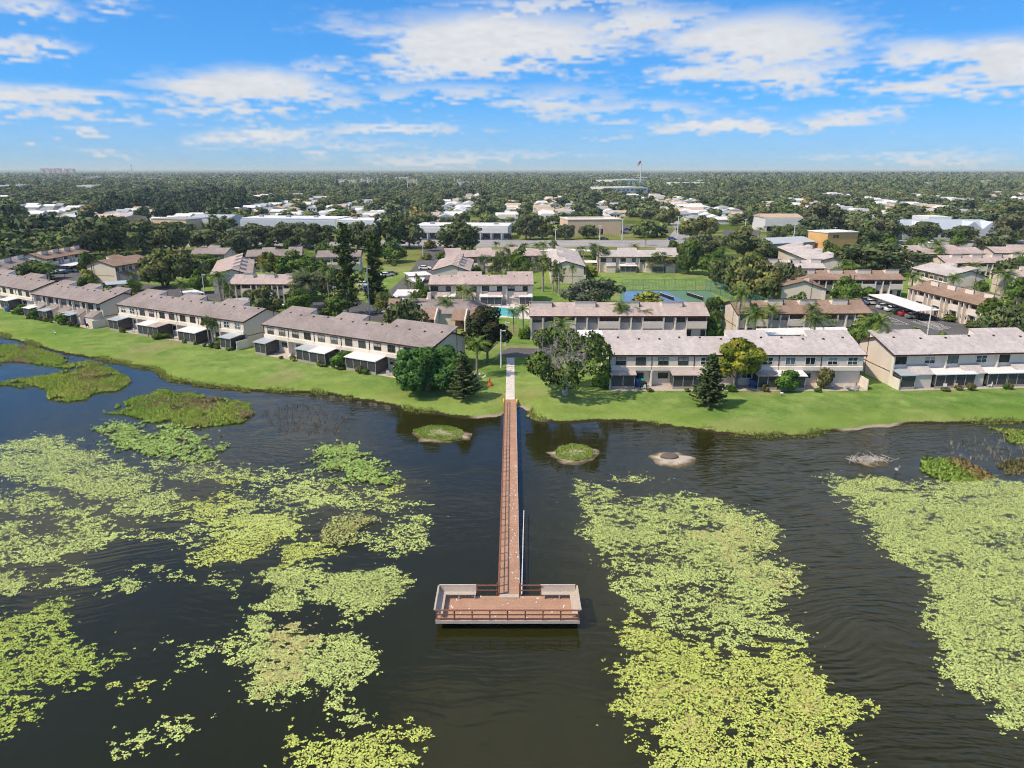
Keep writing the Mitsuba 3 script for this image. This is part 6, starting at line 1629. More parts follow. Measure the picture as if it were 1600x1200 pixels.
rp = np.random.default_rng(8)
for key, nm in (('R1', 'front right row'), ('R2', 'right-edge lake row'), ('L1', 'nearest left row'), ('L2', 'second left row'), ('L3', 'third left row')):
    _k, _s, org, ang, L, n, *_ = [r for r in ROWS if r[0] == key][0]
    f = Frame(org[0], org[1], ang)
    for i in range(9):
        u = float(rp.uniform(1, L - 1)); x, y, _z = f(np.array([u, -2.7 - .3 * rp.random(), 0.]))
        if key == 'R2' and x > 86: continue
        h = float(rp.uniform(.5, 1.3))
        plant(str(rp.choice(['bush', 'bush2', 'bush3'])), round(float(x), 1), round(float(y), 1), float(rp.uniform(.7, 1.5)), h, f'low bedding shrub along the patio edge of the {nm}', 1, f'bedding shrubs along the {nm}')
    for i in range(4):
        u = float(rp.uniform(1, L - 1)); x, y, _z = f(np.array([u, -1.7, 0.]))
        k = thing('patio_chair', f'small patio chair at the porches of the {nm}', 'chair', f'patio chairs of the {nm}')
        g = Frame(float(x), float(y), float(rp.uniform(0, 360)))
        mt = str(rp.choice(['m_far_white', 'm_bluegrey', 'm_darkpost', 'm_far_tan']))
        put(k, 'seat', MB().box(-.28, .28, -.28, .28, G + .40, G + .46).get(g), mt)
        put(k, 'backrest', MB().box(-.28, .28, .22, .28, G + .461, G + .95).get(g), mt)
        for a_ in (-.22, .22):
            for b_ in (-.22, .22):
                put(k, 'leg', MB().box(a_ - .03, a_ + .03, b_ - .03, b_ + .03, G + .036, G + .399).get(g), mt)

# ------------------------------------------------------------------ lily pads and marsh plants
PAD_LABEL = dict(A='pale lily pad mat reaching diagonally across the upper left of the lake', B='lily pad mat at the left edge of the photo below the diagonal mat', C='bright yellow-green lily pad clump in the middle of the left half of the lake', F='leafy upright water plants left of the pier walkway', H='yellowish raised clump of water plants left of the walkway with lily pads around it', J='lily pad mat with reddish leaves left of the pier platform', K='scattered green lily pads in the lower left corner', N='lily pad mat at the bottom edge left of the middle', O='few stray lily pads between the lower left mats', R='broad lily pad mat right of the pier, from the islets down to the bottom edge', D='huge lily pad field along the right edge of the lake')
PAD_COL = dict(pale=((.41, .53, .15), (.50, .59, .21)), yellow=((.42, .52, .10), (.51, .58, .15)), green=((.29, .43, .075), (.42, .50, .10)), rusty=((.46, .46, .19), (.42, .28, .15)), tall=((.22, .37, .075), (.34, .47, .13)), mound=((.40, .46, .12), (.46, .47, .18)))
pads = {}


def in_poly(pts, n_per_m2, r):
    P_ = Polygon(pts).buffer(0)
    x0, y0, x1, y1 = P_.buffer(3.).bounds
    n = int((x1 - x0) * (y1 - y0) * n_per_m2)
    q = np.c_[r.uniform(x0, x1, n), r.uniform(y0, y1, n)]
    warp = np.c_[meshkit.fbm(np.c_[q * .45, 0 * q[:, :1]], 4, 31) - .5, meshkit.fbm(np.c_[q * .45, 0 * q[:, :1]], 4, 47) - .5] * 4.4
    w = q + warp
    d = cKDTree(np.array(P_.segmentize(.25).exterior.coords)).query(w)[0]
    d = np.where(contains_xy(P_, w[:, 0], w[:, 1]), d, -d)
    ok = d > -2.2
    return q[ok], d[ok]


for i, (nm, dens, style, pts) in enumerate(PADS):
    r = np.random.default_rng(100 + i)
    dist = np.mean([p[1] for p in pts])
    per = 125 if dist < 62 else 60
    q, dist_in = in_poly(pts, per, r)
    z3 = np.c_[q, 0 * q[:, :1]]
    fld = .40 * meshkit.fbm(z3 * [.34, .55, 1], 4, 71) + .60 * meshkit.fbm(z3 * [2.2, 3.4, 1], 5, 77)
    th = np.quantile(fld, max(0, 1 - dens)) if dens < 1 else -1
    th = th + np.where(dist_in < 0, .13 - .13 * dist_in, np.clip(.13 - dist_in * .11, 0, .13)) + (max(0, -th) if dens >= 1 else 0) * (dist_in < 0) * 1.5
    q = q[fld > th + r.normal(size=len(q)) * .02]
    n = len(q)
    if n == 0:
        continue
    rad = r.uniform(.04, .088, n) if style != 'tall' else r.uniform(.07, .14, n)
    if dist > 62: rad *= 1.3
    zz = r.uniform(.012, .05, n) if style not in ('tall', 'mound') else (r.uniform(.03, .22, n) if style == 'tall' else r.uniform(.02, .5, n))
    tl = {'tall': .35, 'mound': .35}.get(style, .08)
    nrm3 = unit(np.c_[r.normal(size=(n, 2)) * tl, np.ones(n)])
    up = r.random(n) < (.05 if style != 'tall' else 0)   # a few leaves curl up out of the water
    nrm3[up] = unit(np.c_[r.normal(size=(up.sum(), 2)) * .7, np.ones(up.sum())]); zz[up] += .08
    t = unit(np.cross(nrm3, r.normal(size=(n, 3)))); b = np.cross(nrm3, t)
    c0 = np.c_[q, zz + rad * .35 * np.linalg.norm(nrm3[:, :2], axis=1)]
    k = 6
    ang = np.arange(k) * 6.283 / k
    ring = c0[:, None] + rad[:, None, None] * (np.cos(ang)[None, :, None] * t[:, None] + np.sin(ang)[None, :, None] * b[:, None]) * r.uniform(.82, 1.1, (n, k, 1))
    ring[:, 0] = c0 + (ring[:, 0] - c0) * .45          # the notch of the leaf
    v = ring.reshape(-1, 3)
    ii = np.arange(n) * k
    f = np.concatenate([np.stack([ii, ii + 1 + j, ii + 2 + j], 1) for j in range(k - 2)])
    ca, cb_ = (np.array(x) for x in PAD_COL[style])
    m_ = r.random((n, 1))
    c = ca * (1 - m_) + cb_ * m_
    old = r.random(n) < (.06 if style != 'rusty' else .25)
    c[old] = np.array((.38, .27, .10)) * r.uniform(.7, 1.1, (old.sum(), 1))
    lite = r.random(n) < .10
    c[lite] *= 1.22
    c = c * (1 + .13 * r.normal(size=(n, 1))).clip(.6, 1.4)
    pads.setdefault(nm, []).append((v, f, np.repeat(c.clip(.02, .85), k, 0)))
n_pads = 0
for nm, ps in pads.items():
    v, f, c = join(ps)
    n_pads += len(v) // 6
    key = thing('water_plants' if nm in 'FH' else 'lily_pads', PAD_LABEL[nm], 'water plants' if nm in 'FH' else 'lily pads', None, 'stuff')
    scene[key] = mikit.ply((v, f), 'm_pad', color=c)


def tufts(q, z, h, w, cols, r, lean=.45, blades=4):
    """clumps of grass blades at the points"""
    n = len(q)
    v, f, c, nv = [], [], [], []
    for b in range(blades):
        a = r.uniform(0, 6.283, n)
        d = np.c_[np.cos(a), np.sin(a), 0 * a]
        s = np.c_[-np.sin(a), np.cos(a), 0 * a]
        hh = (h * r.uniform(.55, 1.25, n))[:, None]
        base = np.c_[q + r.normal(size=(n, 2)) * .06, z]
        tip = base + d * hh * r.uniform(.1, lean * 2, n)[:, None] + [0, 0, 1] * hh
        ww = (w * r.uniform(.6, 1.3, n))[:, None]
        v.append(np.stack([base - s * ww, base + s * ww, tip], 1).reshape(-1, 3))
        nv.append(np.repeat(unit(np.array([0, 0, 1.]) + d * .5), 3, 0))
        c.append(np.repeat(cols * (1 + .2 * r.normal(size=(n, 1))).clip(.5, 1.6), 3, 0))
    v = np.vstack(v)
    return v, np.arange(len(v)).reshape(-1, 3), np.vstack(c).clip(.005, .9), np.vstack(nv)


rs = np.random.default_rng(64)
near_l = line[(np.abs(line[:, 0]) < 200) & (line[:, 1] < 210)]
fp = near_l[rs.integers(0, len(near_l), 26000)] + rs.normal(size=(26000, 2)) * .32
gate = meshkit.fbm(np.c_[fp * .13, 0 * fp[:, :1]], 3, 19)
fp = fp[(gate > .53 - .06 * (fp[:, 0] > 20)) & (rs.random(len(fp)) < np.clip((gate - .42) * 5, .1, 1))]
fp = fp[(np.abs(fp[:, 0] + .4) > 1.6) | (fp[:, 1] > 107)]
gcol = np.array((.17, .24, .05)) + (np.array((.21, .22, .08)) - np.array((.17, .24, .05))) * rs.random((len(fp), 1))
f4 = tufts(fp, np.maximum(land_height(fp[:, 0], fp[:, 1]) - .03, -.02), np.full(len(fp), .30) * rs.uniform(.5, 1.6, len(fp)), .035, gcol, rs)
key = thing('shore_grass', 'fringe of rough grass along the lake shore', 'grass', None, 'stuff')
scene[key] = leaf_shape(*f4)

ISLE_LABEL = dict(marsh_a='far left marsh island of green and brown grasses', marsh_b='long low grassy island in front of the left lawn', islet_a='small grassy islet with a sandy tip left of the pier', islet_b='round grassy islet with a pale sand rim right of the pier', islet_c='bare sandy islet carrying a grey rock', islet_d='low islet of grey debris and twigs toward the right', float_a='bright green floating plants with a yellow-brown tail at the right', float_b='clump of plants at the right edge near the shore', float_c='brownish patch of plants at the right edge above the lily field', reed_a='thin brown reeds standing in open water before the left shore', reed_b='sparse pale reeds in the water near the right shore')
CAT_I = dict(marsh='marsh grass', grassy='grass', round='grass', green='water plants', brown='water plants', reeds='reeds')
GREENG, YELG, BROWNG = np.array((.16, .31, .05)), np.array((.33, .385, .10)), np.array((.27, .215, .13))
veg, isle_polys = {}, []
for i, (nm, style, pts) in enumerate(ISLES):
    r = np.random.default_rng(300 + i)
    Pg = Polygon(pts).buffer(0)
    if style in ('marsh', 'grassy', 'round', 'sand', 'debris'):
        x0, y0, x1, y1 = Pg.buffer(2.5).bounds
        st = .35 if style != 'marsh' else .6
        b = np.array(Pg.segmentize(.3).exterior.coords)
        tr2 = cKDTree(b)

        def zf(X, Y, Pg=Pg, tr2=tr2, style=style):
            d = tr2.query(np.c_[X.ravel(), Y.ravel()])[0].reshape(X.shape)
            d = np.where(contains_xy(Pg, X, Y), d, -d)
            d = d + (meshkit.fbm(np.stack([X * .9, Y * .9, 0 * X], -1), 3, 5) - .5) * (1.7 if style != 'sand' else .8)
            return np.interp(d, [-2.5, 0, 1.2, 3], [-.8, .0, .22, .34] if style != 'marsh' else [-1.2, -.30, -.04, .07])
        struct('islet', grid_mesh(np.arange(x0, x1, st), np.arange(y0, y1, st), zf), 'm_marsh' if style == 'marsh' else 'm_sand', smooth=True, label=ISLE_LABEL[nm] if style in ('sand', 'debris') else None)
    if style in ('sand', 'debris'):
        cx, cy = Pg.centroid.x, Pg.centroid.y
        if style == 'sand':
            m = trimesh.creation.icosphere(3)
            vv = np.array(m.vertices); vv *= (1 + .35 * (meshkit.fbm(vv * 1.4 + 5, 3, 2) - .5))[:, None]
            vv = vv * [1.15, .75, .38] + [cx - .4, cy + .2, .34]
            solo('rock', (vv, np.array(m.faces)), 'm_rock', 'flat grey rock lying on the bare sandy islet', 'rock', smooth=True)
        else:
            mm = MB()
            for _ in range(90):
                a = r.uniform(0, 3.14); L_ = r.uniform(.2, .8); x, y = cx + r.normal() * 1.3, cy + r.normal() * .55
                mm.tube([[x - math.cos(a) * L_, y - math.sin(a) * L_, .28], [x + math.cos(a) * L_, y + math.sin(a) * L_, .30 + r.uniform(0, .25)]], .035, 4)
            solo('twig_heap', mm.get(), 'm_deadwood', 'heap of dead twigs on the low debris islet', 'twigs', kind='stuff')
        continue
    dens = dict(marsh=30, grassy=60, round=70, green=18, brown=12, reeds=1.6)[style]
    core = Pg if style in ('marsh', 'reeds', 'green', 'brown') else Pg.buffer(-.75 if style == 'round' else -.45)
    x0, y0, x1, y1 = core.bounds
    q = np.c_[r.uniform(x0, x1, int((x1 - x0) * (y1 - y0) * dens)), r.uniform(y0, y1, int((x1 - x0) * (y1 - y0) * dens))]
    wob = (meshkit.fbm(np.c_[q * .38, 0 * q[:, :1]], 4, 61) - .5) * (5.5 if style == 'marsh' else 2.4) * (1 if style in ('marsh', 'brown', 'green', 'reeds') else .15)
    q = q[contains_xy(core, q[:, 0] + wob, q[:, 1] - wob)]
    if style == 'grassy':
        q = q[q[:, 0] < x1 - .9 + r.normal(size=len(q)) * .15]
    z3 = np.c_[q, 0 * q[:, :1]]
    a = meshkit.fbm(z3 * .22, 3, 88)[:, None]; b = meshkit.fbm(z3 * .8, 3, 91)[:, None]
    if style == 'marsh':
        thin = (meshkit.fbm(z3 * .35, 3, 14) > .33); q, a, b = q[thin], a[thin], b[thin]
        col = GREENG * (1 - a) + YELG * a
        br_ = np.clip((b * .6 + meshkit.fbm(np.c_[q * .16, 0 * q[:, :1]], 2, 55)[:, None] * .7 - .72) * 6, 0, .85)
        col = col * (1 - br_) + BROWNG * br_
        g = tufts(q, np.full(len(q), .02), .38 * (.6 + a[:, 0]), .07, col, r)
    elif style in ('grassy', 'round'):
        g = tufts(q, np.full(len(q), .2), np.full(len(q), .22), .06, GREENG * .95 * (1 - b) + YELG * .85 * b, r)
    elif style == 'green':
        east = np.clip((q[:, :1] - (x0 + (x1 - x0) * .55)) / ((x1 - x0) * .25), 0, 1) if nm == 'float_a' else .3 * b
        col = (np.array((.17, .30, .045)) * (1 - b) + np.array((.32, .43, .11)) * b) * (1 - east) + np.array((.27, .21, .09)) * east
        g = tufts(q, np.full(len(q), .02), np.full(len(q), .30), .13, col, r, .7)
    elif style == 'brown':
        g = tufts(q, np.full(len(q), .02), np.full(len(q), .3), .06, np.array((.17, .16, .06)) * (.7 + b), r)
    else:
        g = tufts(q, np.full(len(q), .0), np.full(len(q), .55), .02, (np.array((.14, .11, .085)) if nm == 'reed_a' else np.array((.30, .28, .22))) * (.7 + .6 * b), r, .3, 5)
    veg.setdefault((nm, CAT_I[style]), []).append(g)
for (nm, cat), gs in veg.items():
    g4 = join(gs)
    key = thing({'reeds': 'reeds', 'water plants': 'floating_plants'}.get(cat, 'island_grass'), ISLE_LABEL[nm], cat, None, 'stuff')
    scene[key] = leaf_shape(*g4)

# ------------------------------------------------------------------ neighbourhood houses
rh = np.random.default_rng(21)
hz = [Polygon(p).buffer(0) for p in HZONES]
ZNAME = ['between the shopping strip and the skyline left of centre', 'in the street row behind the beige bank', 'in the street just right of the beige bank rows', 'in the bright rows right of the road junction', 'among the trees at the far left', 'behind the left end of the shopping strip', 'behind the middle of the shopping strip', 'behind the white and tan shop block', 'glimpsed in the trees above the yellow block', 'glimpsed in the trees above the church']
HS = []
for var, (wm, rm_) in enumerate((('m_far_white', 'm_roof_white'), ('m_far_white', 'm_far_grey'), ('m_wall_light', 'm_far_tan'), ('m_far_white', 'm_far_white'), ('m_wall_light', 'm_roof_metal'))):
    w = MB().box(-5, 5, -7, 7, -.2, 2.9).get()
    hip = 2.0 if var % 2 else .01
    rf = MB().add([(-5.5, -7.5, 2.901), (5.5, -7.5, 2.901), (5.5, 7.5, 2.901), (-5.5, 7.5, 2.901), (0, -7.5 + hip, 4.7), (0, 7.5 - hip, 4.7)], [[0, 1, 4], [2, 3, 5], [3, 2, 1], [3, 1, 0]]).add([(-5.5, -7.5, 2.901), (5.5, -7.5, 2.901), (5.5, 7.5, 2.901), (-5.5, 7.5, 2.901), (0, -7.5 + hip, 4.7), (0, 7.5 - hip, 4.7)], [[1, 2, 5, 4], [3, 0, 4, 5]]).get()
    wn = MB().box(-3.6, -1.6, -7.06, -7.003, .9, 2.2).box(1.6, 3.6, -7.06, -7.003, .9, 2.2).box(-.5, .5, -7.06, -7.003, 0, 2.1).get()
    HS.append((mikit.ply(w, wm), mikit.ply(rf, rm_), mikit.ply(wn, 'm_glass')))
STREETS = [(-455, 500, 900, .12), (-375, 470, 760, .05), (-292, 480, 1000, -.02), (-215, 470, 900, 0), (-148, 480, 820, .03), (10, 480, 760, .02), (128, 520, 1000, .10), (250, 470, 900, .14), (330, 500, 1050, .20), (420, 520, 1000, .22), (520, 600, 1000, .24), (-560, 560, 1000, -.15), (-660, 700, 1050, -.25), (620, 760, 1100, .25)]
street_polys = []
for sx, sy0, sy1, sl in STREETS:
    street_polys.append(Polygon([(sx - 17, sy0), (sx + 17, sy0), (sx + 17 + sl * (sy1 - sy0), sy1), (sx - 17 + sl * (sy1 - sy0), sy1)]))
houses = []
for zi, (P_, zn) in enumerate(zip(hz, ZNAME)):
    x0, y0, x1, y1 = P_.bounds
    dy = 17 if (y1 - y0) < 350 else 19
    for xx in np.arange(x0 + 6, x1, 14.5 if zi not in (4,) else 20):
        for yy in np.arange(y0 + 6, y1, dy):
            if int((xx - x0) / 14.5) % 4 == 3 or rh.random() < .36 or not P_.contains(Point(xx, yy)):
                continue
            if len(houses) >= 165:
                continue
            x, y = xx + rh.normal() * 1.2, yy + rh.normal() * 1.5
            houses.append((x, y))
            hv = int(rh.choice(5, p=[.26, .24, .18, .16, .16]))
            rn = ('white', 'grey', 'tan', 'off-white', 'bluish')[hv]
            k = thing('house', f'small {rn}-roofed house ' + zn, 'house', f'{rn}-roofed houses ' + zn)
            tf = T4().translate([x, y, G]).rotate([0, 0, 1], float(rh.normal() * 4 + (90 if rh.random() < .35 else 0))).scale([rh.uniform(.85, 1.15), rh.uniform(.8, 1.1), rh.uniform(.9, 1.1)])
            for nm, d in zip(('wall', 'roof', 'window'), HS[hv]):
                put(k, nm, {**d, 'to_world': tf}, None)

n_house = len(houses)
side_names = {True: 'in the street rows of the left suburb', False: 'in the street rows of the right suburb'}
slots = []
for (sx, sy0, sy1, sl) in STREETS:
    for y in np.arange(sy0 + 8, sy1, 17.5):
        for s_ in (-1, 1):
            slots.append((y, sx + sl * (y - sy0) + s_ * 14.5, s_, sl))
for y, x0_, s_, sl in sorted(slots):
    if rh.random() < .2 or abs(x0_) > .78 * y: continue
    x = x0_ + float(rh.normal())
    if min((math.hypot(x - a, y - b_) for a, b_ in houses), default=99) < 13: continue
    houses.append((x, y))
    hv = int(rh.choice(5, p=[.30, .24, .16, .18, .12]))
    tf = T4().translate([x, y, G]).rotate([0, 0, 1], 90. * s_ - math.degrees(math.atan(sl)) + float(rh.normal() * 3)).scale([rh.uniform(.85, 1.15), rh.uniform(.8, 1.0), rh.uniform(.95, 1.15)])
    if len(houses) <= 298:
        rn = ('white', 'grey', 'tan', 'off-white', 'bluish')[hv]
        zn = side_names[x < 0]
        k = thing('house', f'small {rn}-roofed house ' + zn, 'house', f'{rn}-roofed houses ' + zn)
        for nm, d in zip(('wall', 'roof', 'window'), HS[hv]):
            put(k, nm, {**d, 'to_world': tf}, None)
    else:
        for q_, d in enumerate(HS[hv][:2]):
            scene[f'far_houses__{len(houses):04d}{q_}'] = {**d, 'to_world': tf}
labels['far_houses'] = {'label': 'pale roofs of the farther houses scattered through the suburb trees', 'category': 'houses', 'kind': 'stuff'}
for i in range(30):
    y = float(rh.uniform(1280, 2600)); x = float(rh.uniform(-.68, .68) * y)
    k = thing('far_building', 'pale building top just showing over the far tree canopy', 'building', 'pale building tops in the far canopy')
    w_, d_, h_ = rh.uniform(9, 24), rh.uniform(10, 18), rh.uniform(12.5, 15.5)
    put(k, 'wall', MB().box(x - w_, x + w_, y, y + d_, G, G + h_).get(), ('m_far_white', 'm_far_tan', 'm_far_white')[i % 3])
    put(k, 'roof', MB().box(x - w_ - .4, x + w_ + .4, y - .4, y + d_ + .4, G + h_ + .003, G + h_ + .7).get(), ('m_roof_white', 'm_far_white', 'm_far_grey')[i % 3])

# ------------------------------------------------------------------ wood and suburb canopy
rw = np.random.default_rng(77)
road_p, lots_p = Polygon(ROAD).buffer(7), [Polygon(p).buffer(2) for p in LOTS] + [Polygon(DIRT).buffer(3), Polygon(SIDEROAD).buffer(3)]
block = []
for name, lb, a, b, h, dep, *_ in FARB:
    dx, dy_ = b[0] - a[0], b[1] - a[1]
    L = math.hypot(dx, dy_); ux, uy = dx / L, dy_ / L
    near_ = 9 + 20 * (a[1] > 900)
    block.append(Polygon([(a[0] - 6 * ux + near_ * uy, a[1] - 6 * uy - near_ * ux), (b[0] + 6 * ux + near_ * uy, b[1] + 6 * uy - near_ * ux), (b[0] + 6 * ux - (dep + 6) * uy, b[1] + 6 * uy + (dep + 6) * ux), (a[0] - 6 * ux - (dep + 6) * uy, a[1] - 6 * uy + (dep + 6) * ux)]))
    if a[1] > 900:   # sight line over the canopy: an open field in front of the school
        block.append(Polygon([(a[0], a[1] - 130), (b[0], b[1] - 130), (b[0], b[1]), (a[0], a[1])]))
block.append(Polygon([(CHURCH[0][0] - 4, CHURCH[0][1] - 8), (CHURCH[1][0] + 4, CHURCH[1][1] - 8), (CHURCH[1][0] + 6, CHURCH[1][1] + 34), (CHURCH[0][0] - 4, CHURCH[0][1] + 34)]))
for key, side, org, ang, L, n, *_ in ROWS:
    f = Frame(org[0], org[1], ang)
    block.append(Polygon(f(np.array([(-3, -4, 0), (L + 3, -4, 0), (L + 3, 15, 0), (-3, 15, 0)], float))[:, :2]))
woodl, fard = Polygon(WOODL).buffer(0), Polygon(FARDARK).buffer(0)
htree = cKDTree(np.array(houses))


def free(x, y):
    ok = np.ones(len(x), bool)
    for p in [road_p] + lots_p + block:
        ok &= ~contains_xy(p, x, y)
    return ok


def far_crown(seed, col, col2, n, size, nc=9):
    (v, f, c, nn_), cen = crown(seed, col, n, size, nc + 4, R=(3.4, 3.4, 2.9), cz=3.9, rc=(1.3, 2.1), col2=col2, low=-.9)
    return v, f, c, nn_


TINTS = [tuple(tuple(1.42 * np.array(q)) for q in t) for t in [((.084, .112, .048), (.11, .13, .060)), ((.10, .135, .048), (.125, .15, .06)), ((.066, .095, .045), (.085, .11, .052)), ((.122, .145, .064), (.14, .145, .068)), ((.075, .122, .042), (.105, .155, .042)), ((.042, .066, .034), (.052, .078, .04)), ((.19, .16, .062), (.14, .14, .05))]]
for i, (a, b) in enumerate(TINTS):
    for v_ in range(2):
        fc4 = far_crown(900 + i * 5 + v_, a, b, 430, .85)
        scene[f'wood_source_{i}_{v_}'] = {'type': 'shapegroup', 'crown': leaf_shape(*fc4), 'trunk': mikit.ply(MB().tube([[0, 0, -.3], [0, 0, 3], [0, 0, 5]], [.35, .25, .1], 5).get(), 'm_bark')}


def pick_tint(x, y):
    if fard.contains(Point(x, y)): return 5
    if woodl.contains(Point(x, y)): return int(rw.choice([2, 4, 0], p=[.4, .4, .2]))
    return int(rw.choice(7, p=[.30, .20, .20, .14, .10, .035, .025]))


YARD = dict(R1='behind the front right row', R2='beside the right-edge lake row', L1='behind the nearest left row', L2='behind the second left row', L3='behind the third left row', L4='behind the left-edge row', M1='around the pink clerestory row', M2='around the rusty-roofed row', M3='around the pink pool row', U1='behind the palm courtyard', M5='around the oval lawn row', N1='around the far brown row', N2='around the brown diagonal row', N3='around the pale diagonal row', N4='around the pink row near the right edge', N5='by the bright right gable', N6='behind the pale row at the dirt lot', N7='by the farthest right row', N8='around the pale row behind the big oaks', L6='around the far-left brown row', L5='around the far-left grey row', L7='around the cream-gabled row', L8='around the pink left row', L9='around the half hidden grey roof', L10='behind the tall column pines', L11='under the left oaks', M4='beside the end-on gable row', U2='left of the palm courtyard', N9='around the stepped pale row', L12='around the receding pink left row', N10='around the receding brown row')
# yard plants between the townhouse rows
ry = np.random.default_rng(12)
SHORT = {k: lb for k, _s, _o, _a, _l, _n, _r, _f, lb, _k in ROWS}
avoid = [Polygon(p).buffer(1.0) for p in ASPH] + [Polygon(COURT_OUT).buffer(2), Polygon(OVAL).buffer(1), Polygon(POOLDECK).buffer(1), Polygon([(-31, 153), (-5, 150), (-4, 172), (-31, 174)]), Polygon([(-3, 100), (3, 100), (3, 135), (-3, 135)]), Polygon([(-10, 120), (9, 120), (9, 188), (-10, 188)]), Polygon([(9, 157), (62, 157), (62, 214), (9, 214)])]
for ax, ay, bx_, by, z, dep, lb in CPORTS:
    avoid.append(Polygon([(ax, ay), (bx_, by), (bx_ + 1, by + 6), (ax + 1, ay + 6)]).buffer(1.5))
rowp = []
for key, side, org, ang, L, n, *_ in ROWS:
    f = Frame(org[0], org[1], ang)
    rowp.append((key, Polygon(f(np.array([(-.5, -2.6 if side != 'E' else -.5, 0), (L + .5, -2.6 if side != 'E' else -.5, 0), (L + .5, 13, 0), (-.5, 13, 0)], float))[:, :2])))
have = [(t[1], t[2]) for t in TREES]
n_y = 0
front = Polygon([(-320, 80), (320, 80), (320, 112), (60, 116), (10, 118), (-14, 118), (-50, 139), (-90, 161), (-130, 185), (-200, 215), (-320, 270)])
for _ in range(9000):
    if n_y >= 118: break
    y = ry.uniform(122, 342); x = ry.uniform(-.73, .73) * y
    if x < -200 or front.contains(Point(x, y)): continue
    p_ = Point(x, y)
    if any(q.contains(p_) for q in avoid): continue
    d, kk = min((q.distance(p_), kq) for kq, q in rowp)
    if d < 1.6 or (d > 13 and ry.random() < .75): continue
    if min(math.hypot(x - a, y - b_) for a, b_ in have) < 5.5: continue
    have.append((x, y)); n_y += 1
    kind = str(ry.choice(['tree', 'oak', 'palm', 'bush', 'bush3', 'fanpalm', 'bush2'], p=[.26, .16, .24, .14, .07, .08, .05]))
    if d < 3 and kind == 'oak': kind = 'palm'
    w, h = dict(tree=(5.5, 6), oak=(8, 7.5), palm=(4.6, 7.5), bush=(3, 2.2), bush3=(3, 2), fanpalm=(4, 5.5), bush2=(2.6, 1.8))[kind]
    s_ = ry.uniform(.75, 1.25)
    if d < 5: w *= .8
    tag_ = SHORT[kk].replace('two-storey ', '').replace('townhouse ', '')
    tag_ = ' '.join(tag_.split()[:8])
    short = 'yard by the ' + kk
    nm_ = {'tree': 'leafy tree', 'oak': 'spreading oak', 'palm': 'slender palm', 'bush': 'green shrub', 'bush3': 'yellow-green shrub', 'fanpalm': 'shaggy fan palm', 'bush2': 'olive shrub'}[kind]
    rl = YARD[kk]
    plant(kind, round(x, 1), round(y, 1), w * s_, h * s_ * ry.uniform(.9, 1.15), f'{nm_} in the yard {rl}', 1, f'{nm_}s in the yard {rl}')

cand = []
# y range, width half-slope, one tree per square metres
for ya, yb, per in ((262, 470, 95.), (470, 800, 105.), (800, 1250, 130.)):
    n = int((yb - ya) * (yb * .80 * 2) / per)
    y = rw.uniform(ya, yb, n); x = rw.uniform(-.80 * yb, .80 * yb, n)
    keep = np.abs(x) < .80 * y + 20
    x, y = x[keep], y[keep]
    ok = free(x, y)
    inz = np.zeros(len(x), bool)
    for P_ in hz:
        inz |= contains_xy(P_, x, y)
    ok &= ~inz | (rw.random(len(x)) < .30)
    ok &= (htree.query(np.c_[x, y])[0] > 6.5)
    for P_ in street_polys:
        ok &= ~contains_xy(P_, x, y) | (rw.random(len(x)) < .12)
    # open ground in front of visible house rows, and the yards of the townhouses
    for P_ in hz[:4] + hz[5:7]:
        sh = Polygon([(a, b - 26) for a, b in P_.exterior.coords])
        ok &= ~contains_xy(sh, x, y) | (rw.random(len(x)) < .3)
    nearzone = (y < 345) & (x > -165) & (x < 205)
    ok &= ~nearzone
    strip = (y >= 345) & (y < 470) & (x > -185) & (x < 190)
    ok &= ~strip | (rw.random(len(x)) < .16)
    dn = meshkit.fbm(np.c_[x * .012, y * .012, 0 * x], 3, 9)
    ok &= dn > .33
    cand.append(np.c_[x, y][ok])
cand = np.vstack(cand)
# thin out trees that stand in one another
t_ = cKDTree(cand); dead_ = np.zeros(len(cand), bool)
for i, j in sorted(t_.query_pairs(6.6)):
    if not dead_[i]: dead_[j] = True
cand = cand[~dead_]
cand = cand[np.argsort(cand[:, 1])]
left_i = 0
for i, (x, y) in enumerate(cand):
    tint = pick_tint(x, y)
    big = 5.6 if fard.contains(Point(x, y)) else 0
    s = float(rw.choice([rw.uniform(.7, 1.1), rw.uniform(1.0, 1.5)])) * (1 + .2 * (tint == 2)) + (.25 if big else 0)
    hgt = s * float(rw.uniform(.68, 1.0)) * (1.45 if big else 1.0) * (1.25 if woodl.contains(Point(x, y)) else 1.0)
    tf = T4().translate([float(x), float(y), G]).rotate([0, 0, 1], float(rw.uniform(0, 360))).scale([s * 1.15, s * 1.15, hgt])
    v_ = int(rw.integers(0, 2))
    inside = abs(x) < .74 * y
    if n_tree < 300 and inside:
        if woodl.contains(Point(x, y)) or (x < -150 and y < 420):
            lb, gp = 'dark leafy tree crowded into the wood at the left edge', 'trees of the left wood'
        elif x > 150:
            lb, gp = 'round green tree around the church and right-hand roofs', 'trees around the church'
        else:
            lb, gp = 'green tree standing between the shops and the houses behind them', 'trees behind the shops'
        tn = ('olive green', 'fresh green', 'deep green', 'greyish green', 'bright green', 'very dark', 'rusty brown')[tint]
        lb = tn + lb[lb.index(' tree') if lb.startswith('green') else lb.index(' leafy') if 'leafy' in lb else lb.index(' tree'):]
        k = thing('broadleaf_tree', lb, 'tree', tn + ' ' + gp)
        n_tree += 1
    else:
        k = f'suburb_wood__{left_i:05d}'; left_i += 1
    scene[k] = {'type': 'instance', 'to_world': tf, 'g': {'type': 'ref', 'id': f'wood_source_{tint}_{v_}'}}
labels['suburb_wood'] = {'label': 'green canopy of countless trees over the suburb, thinning between the house rows', 'category': 'trees', 'kind': 'stuff'}


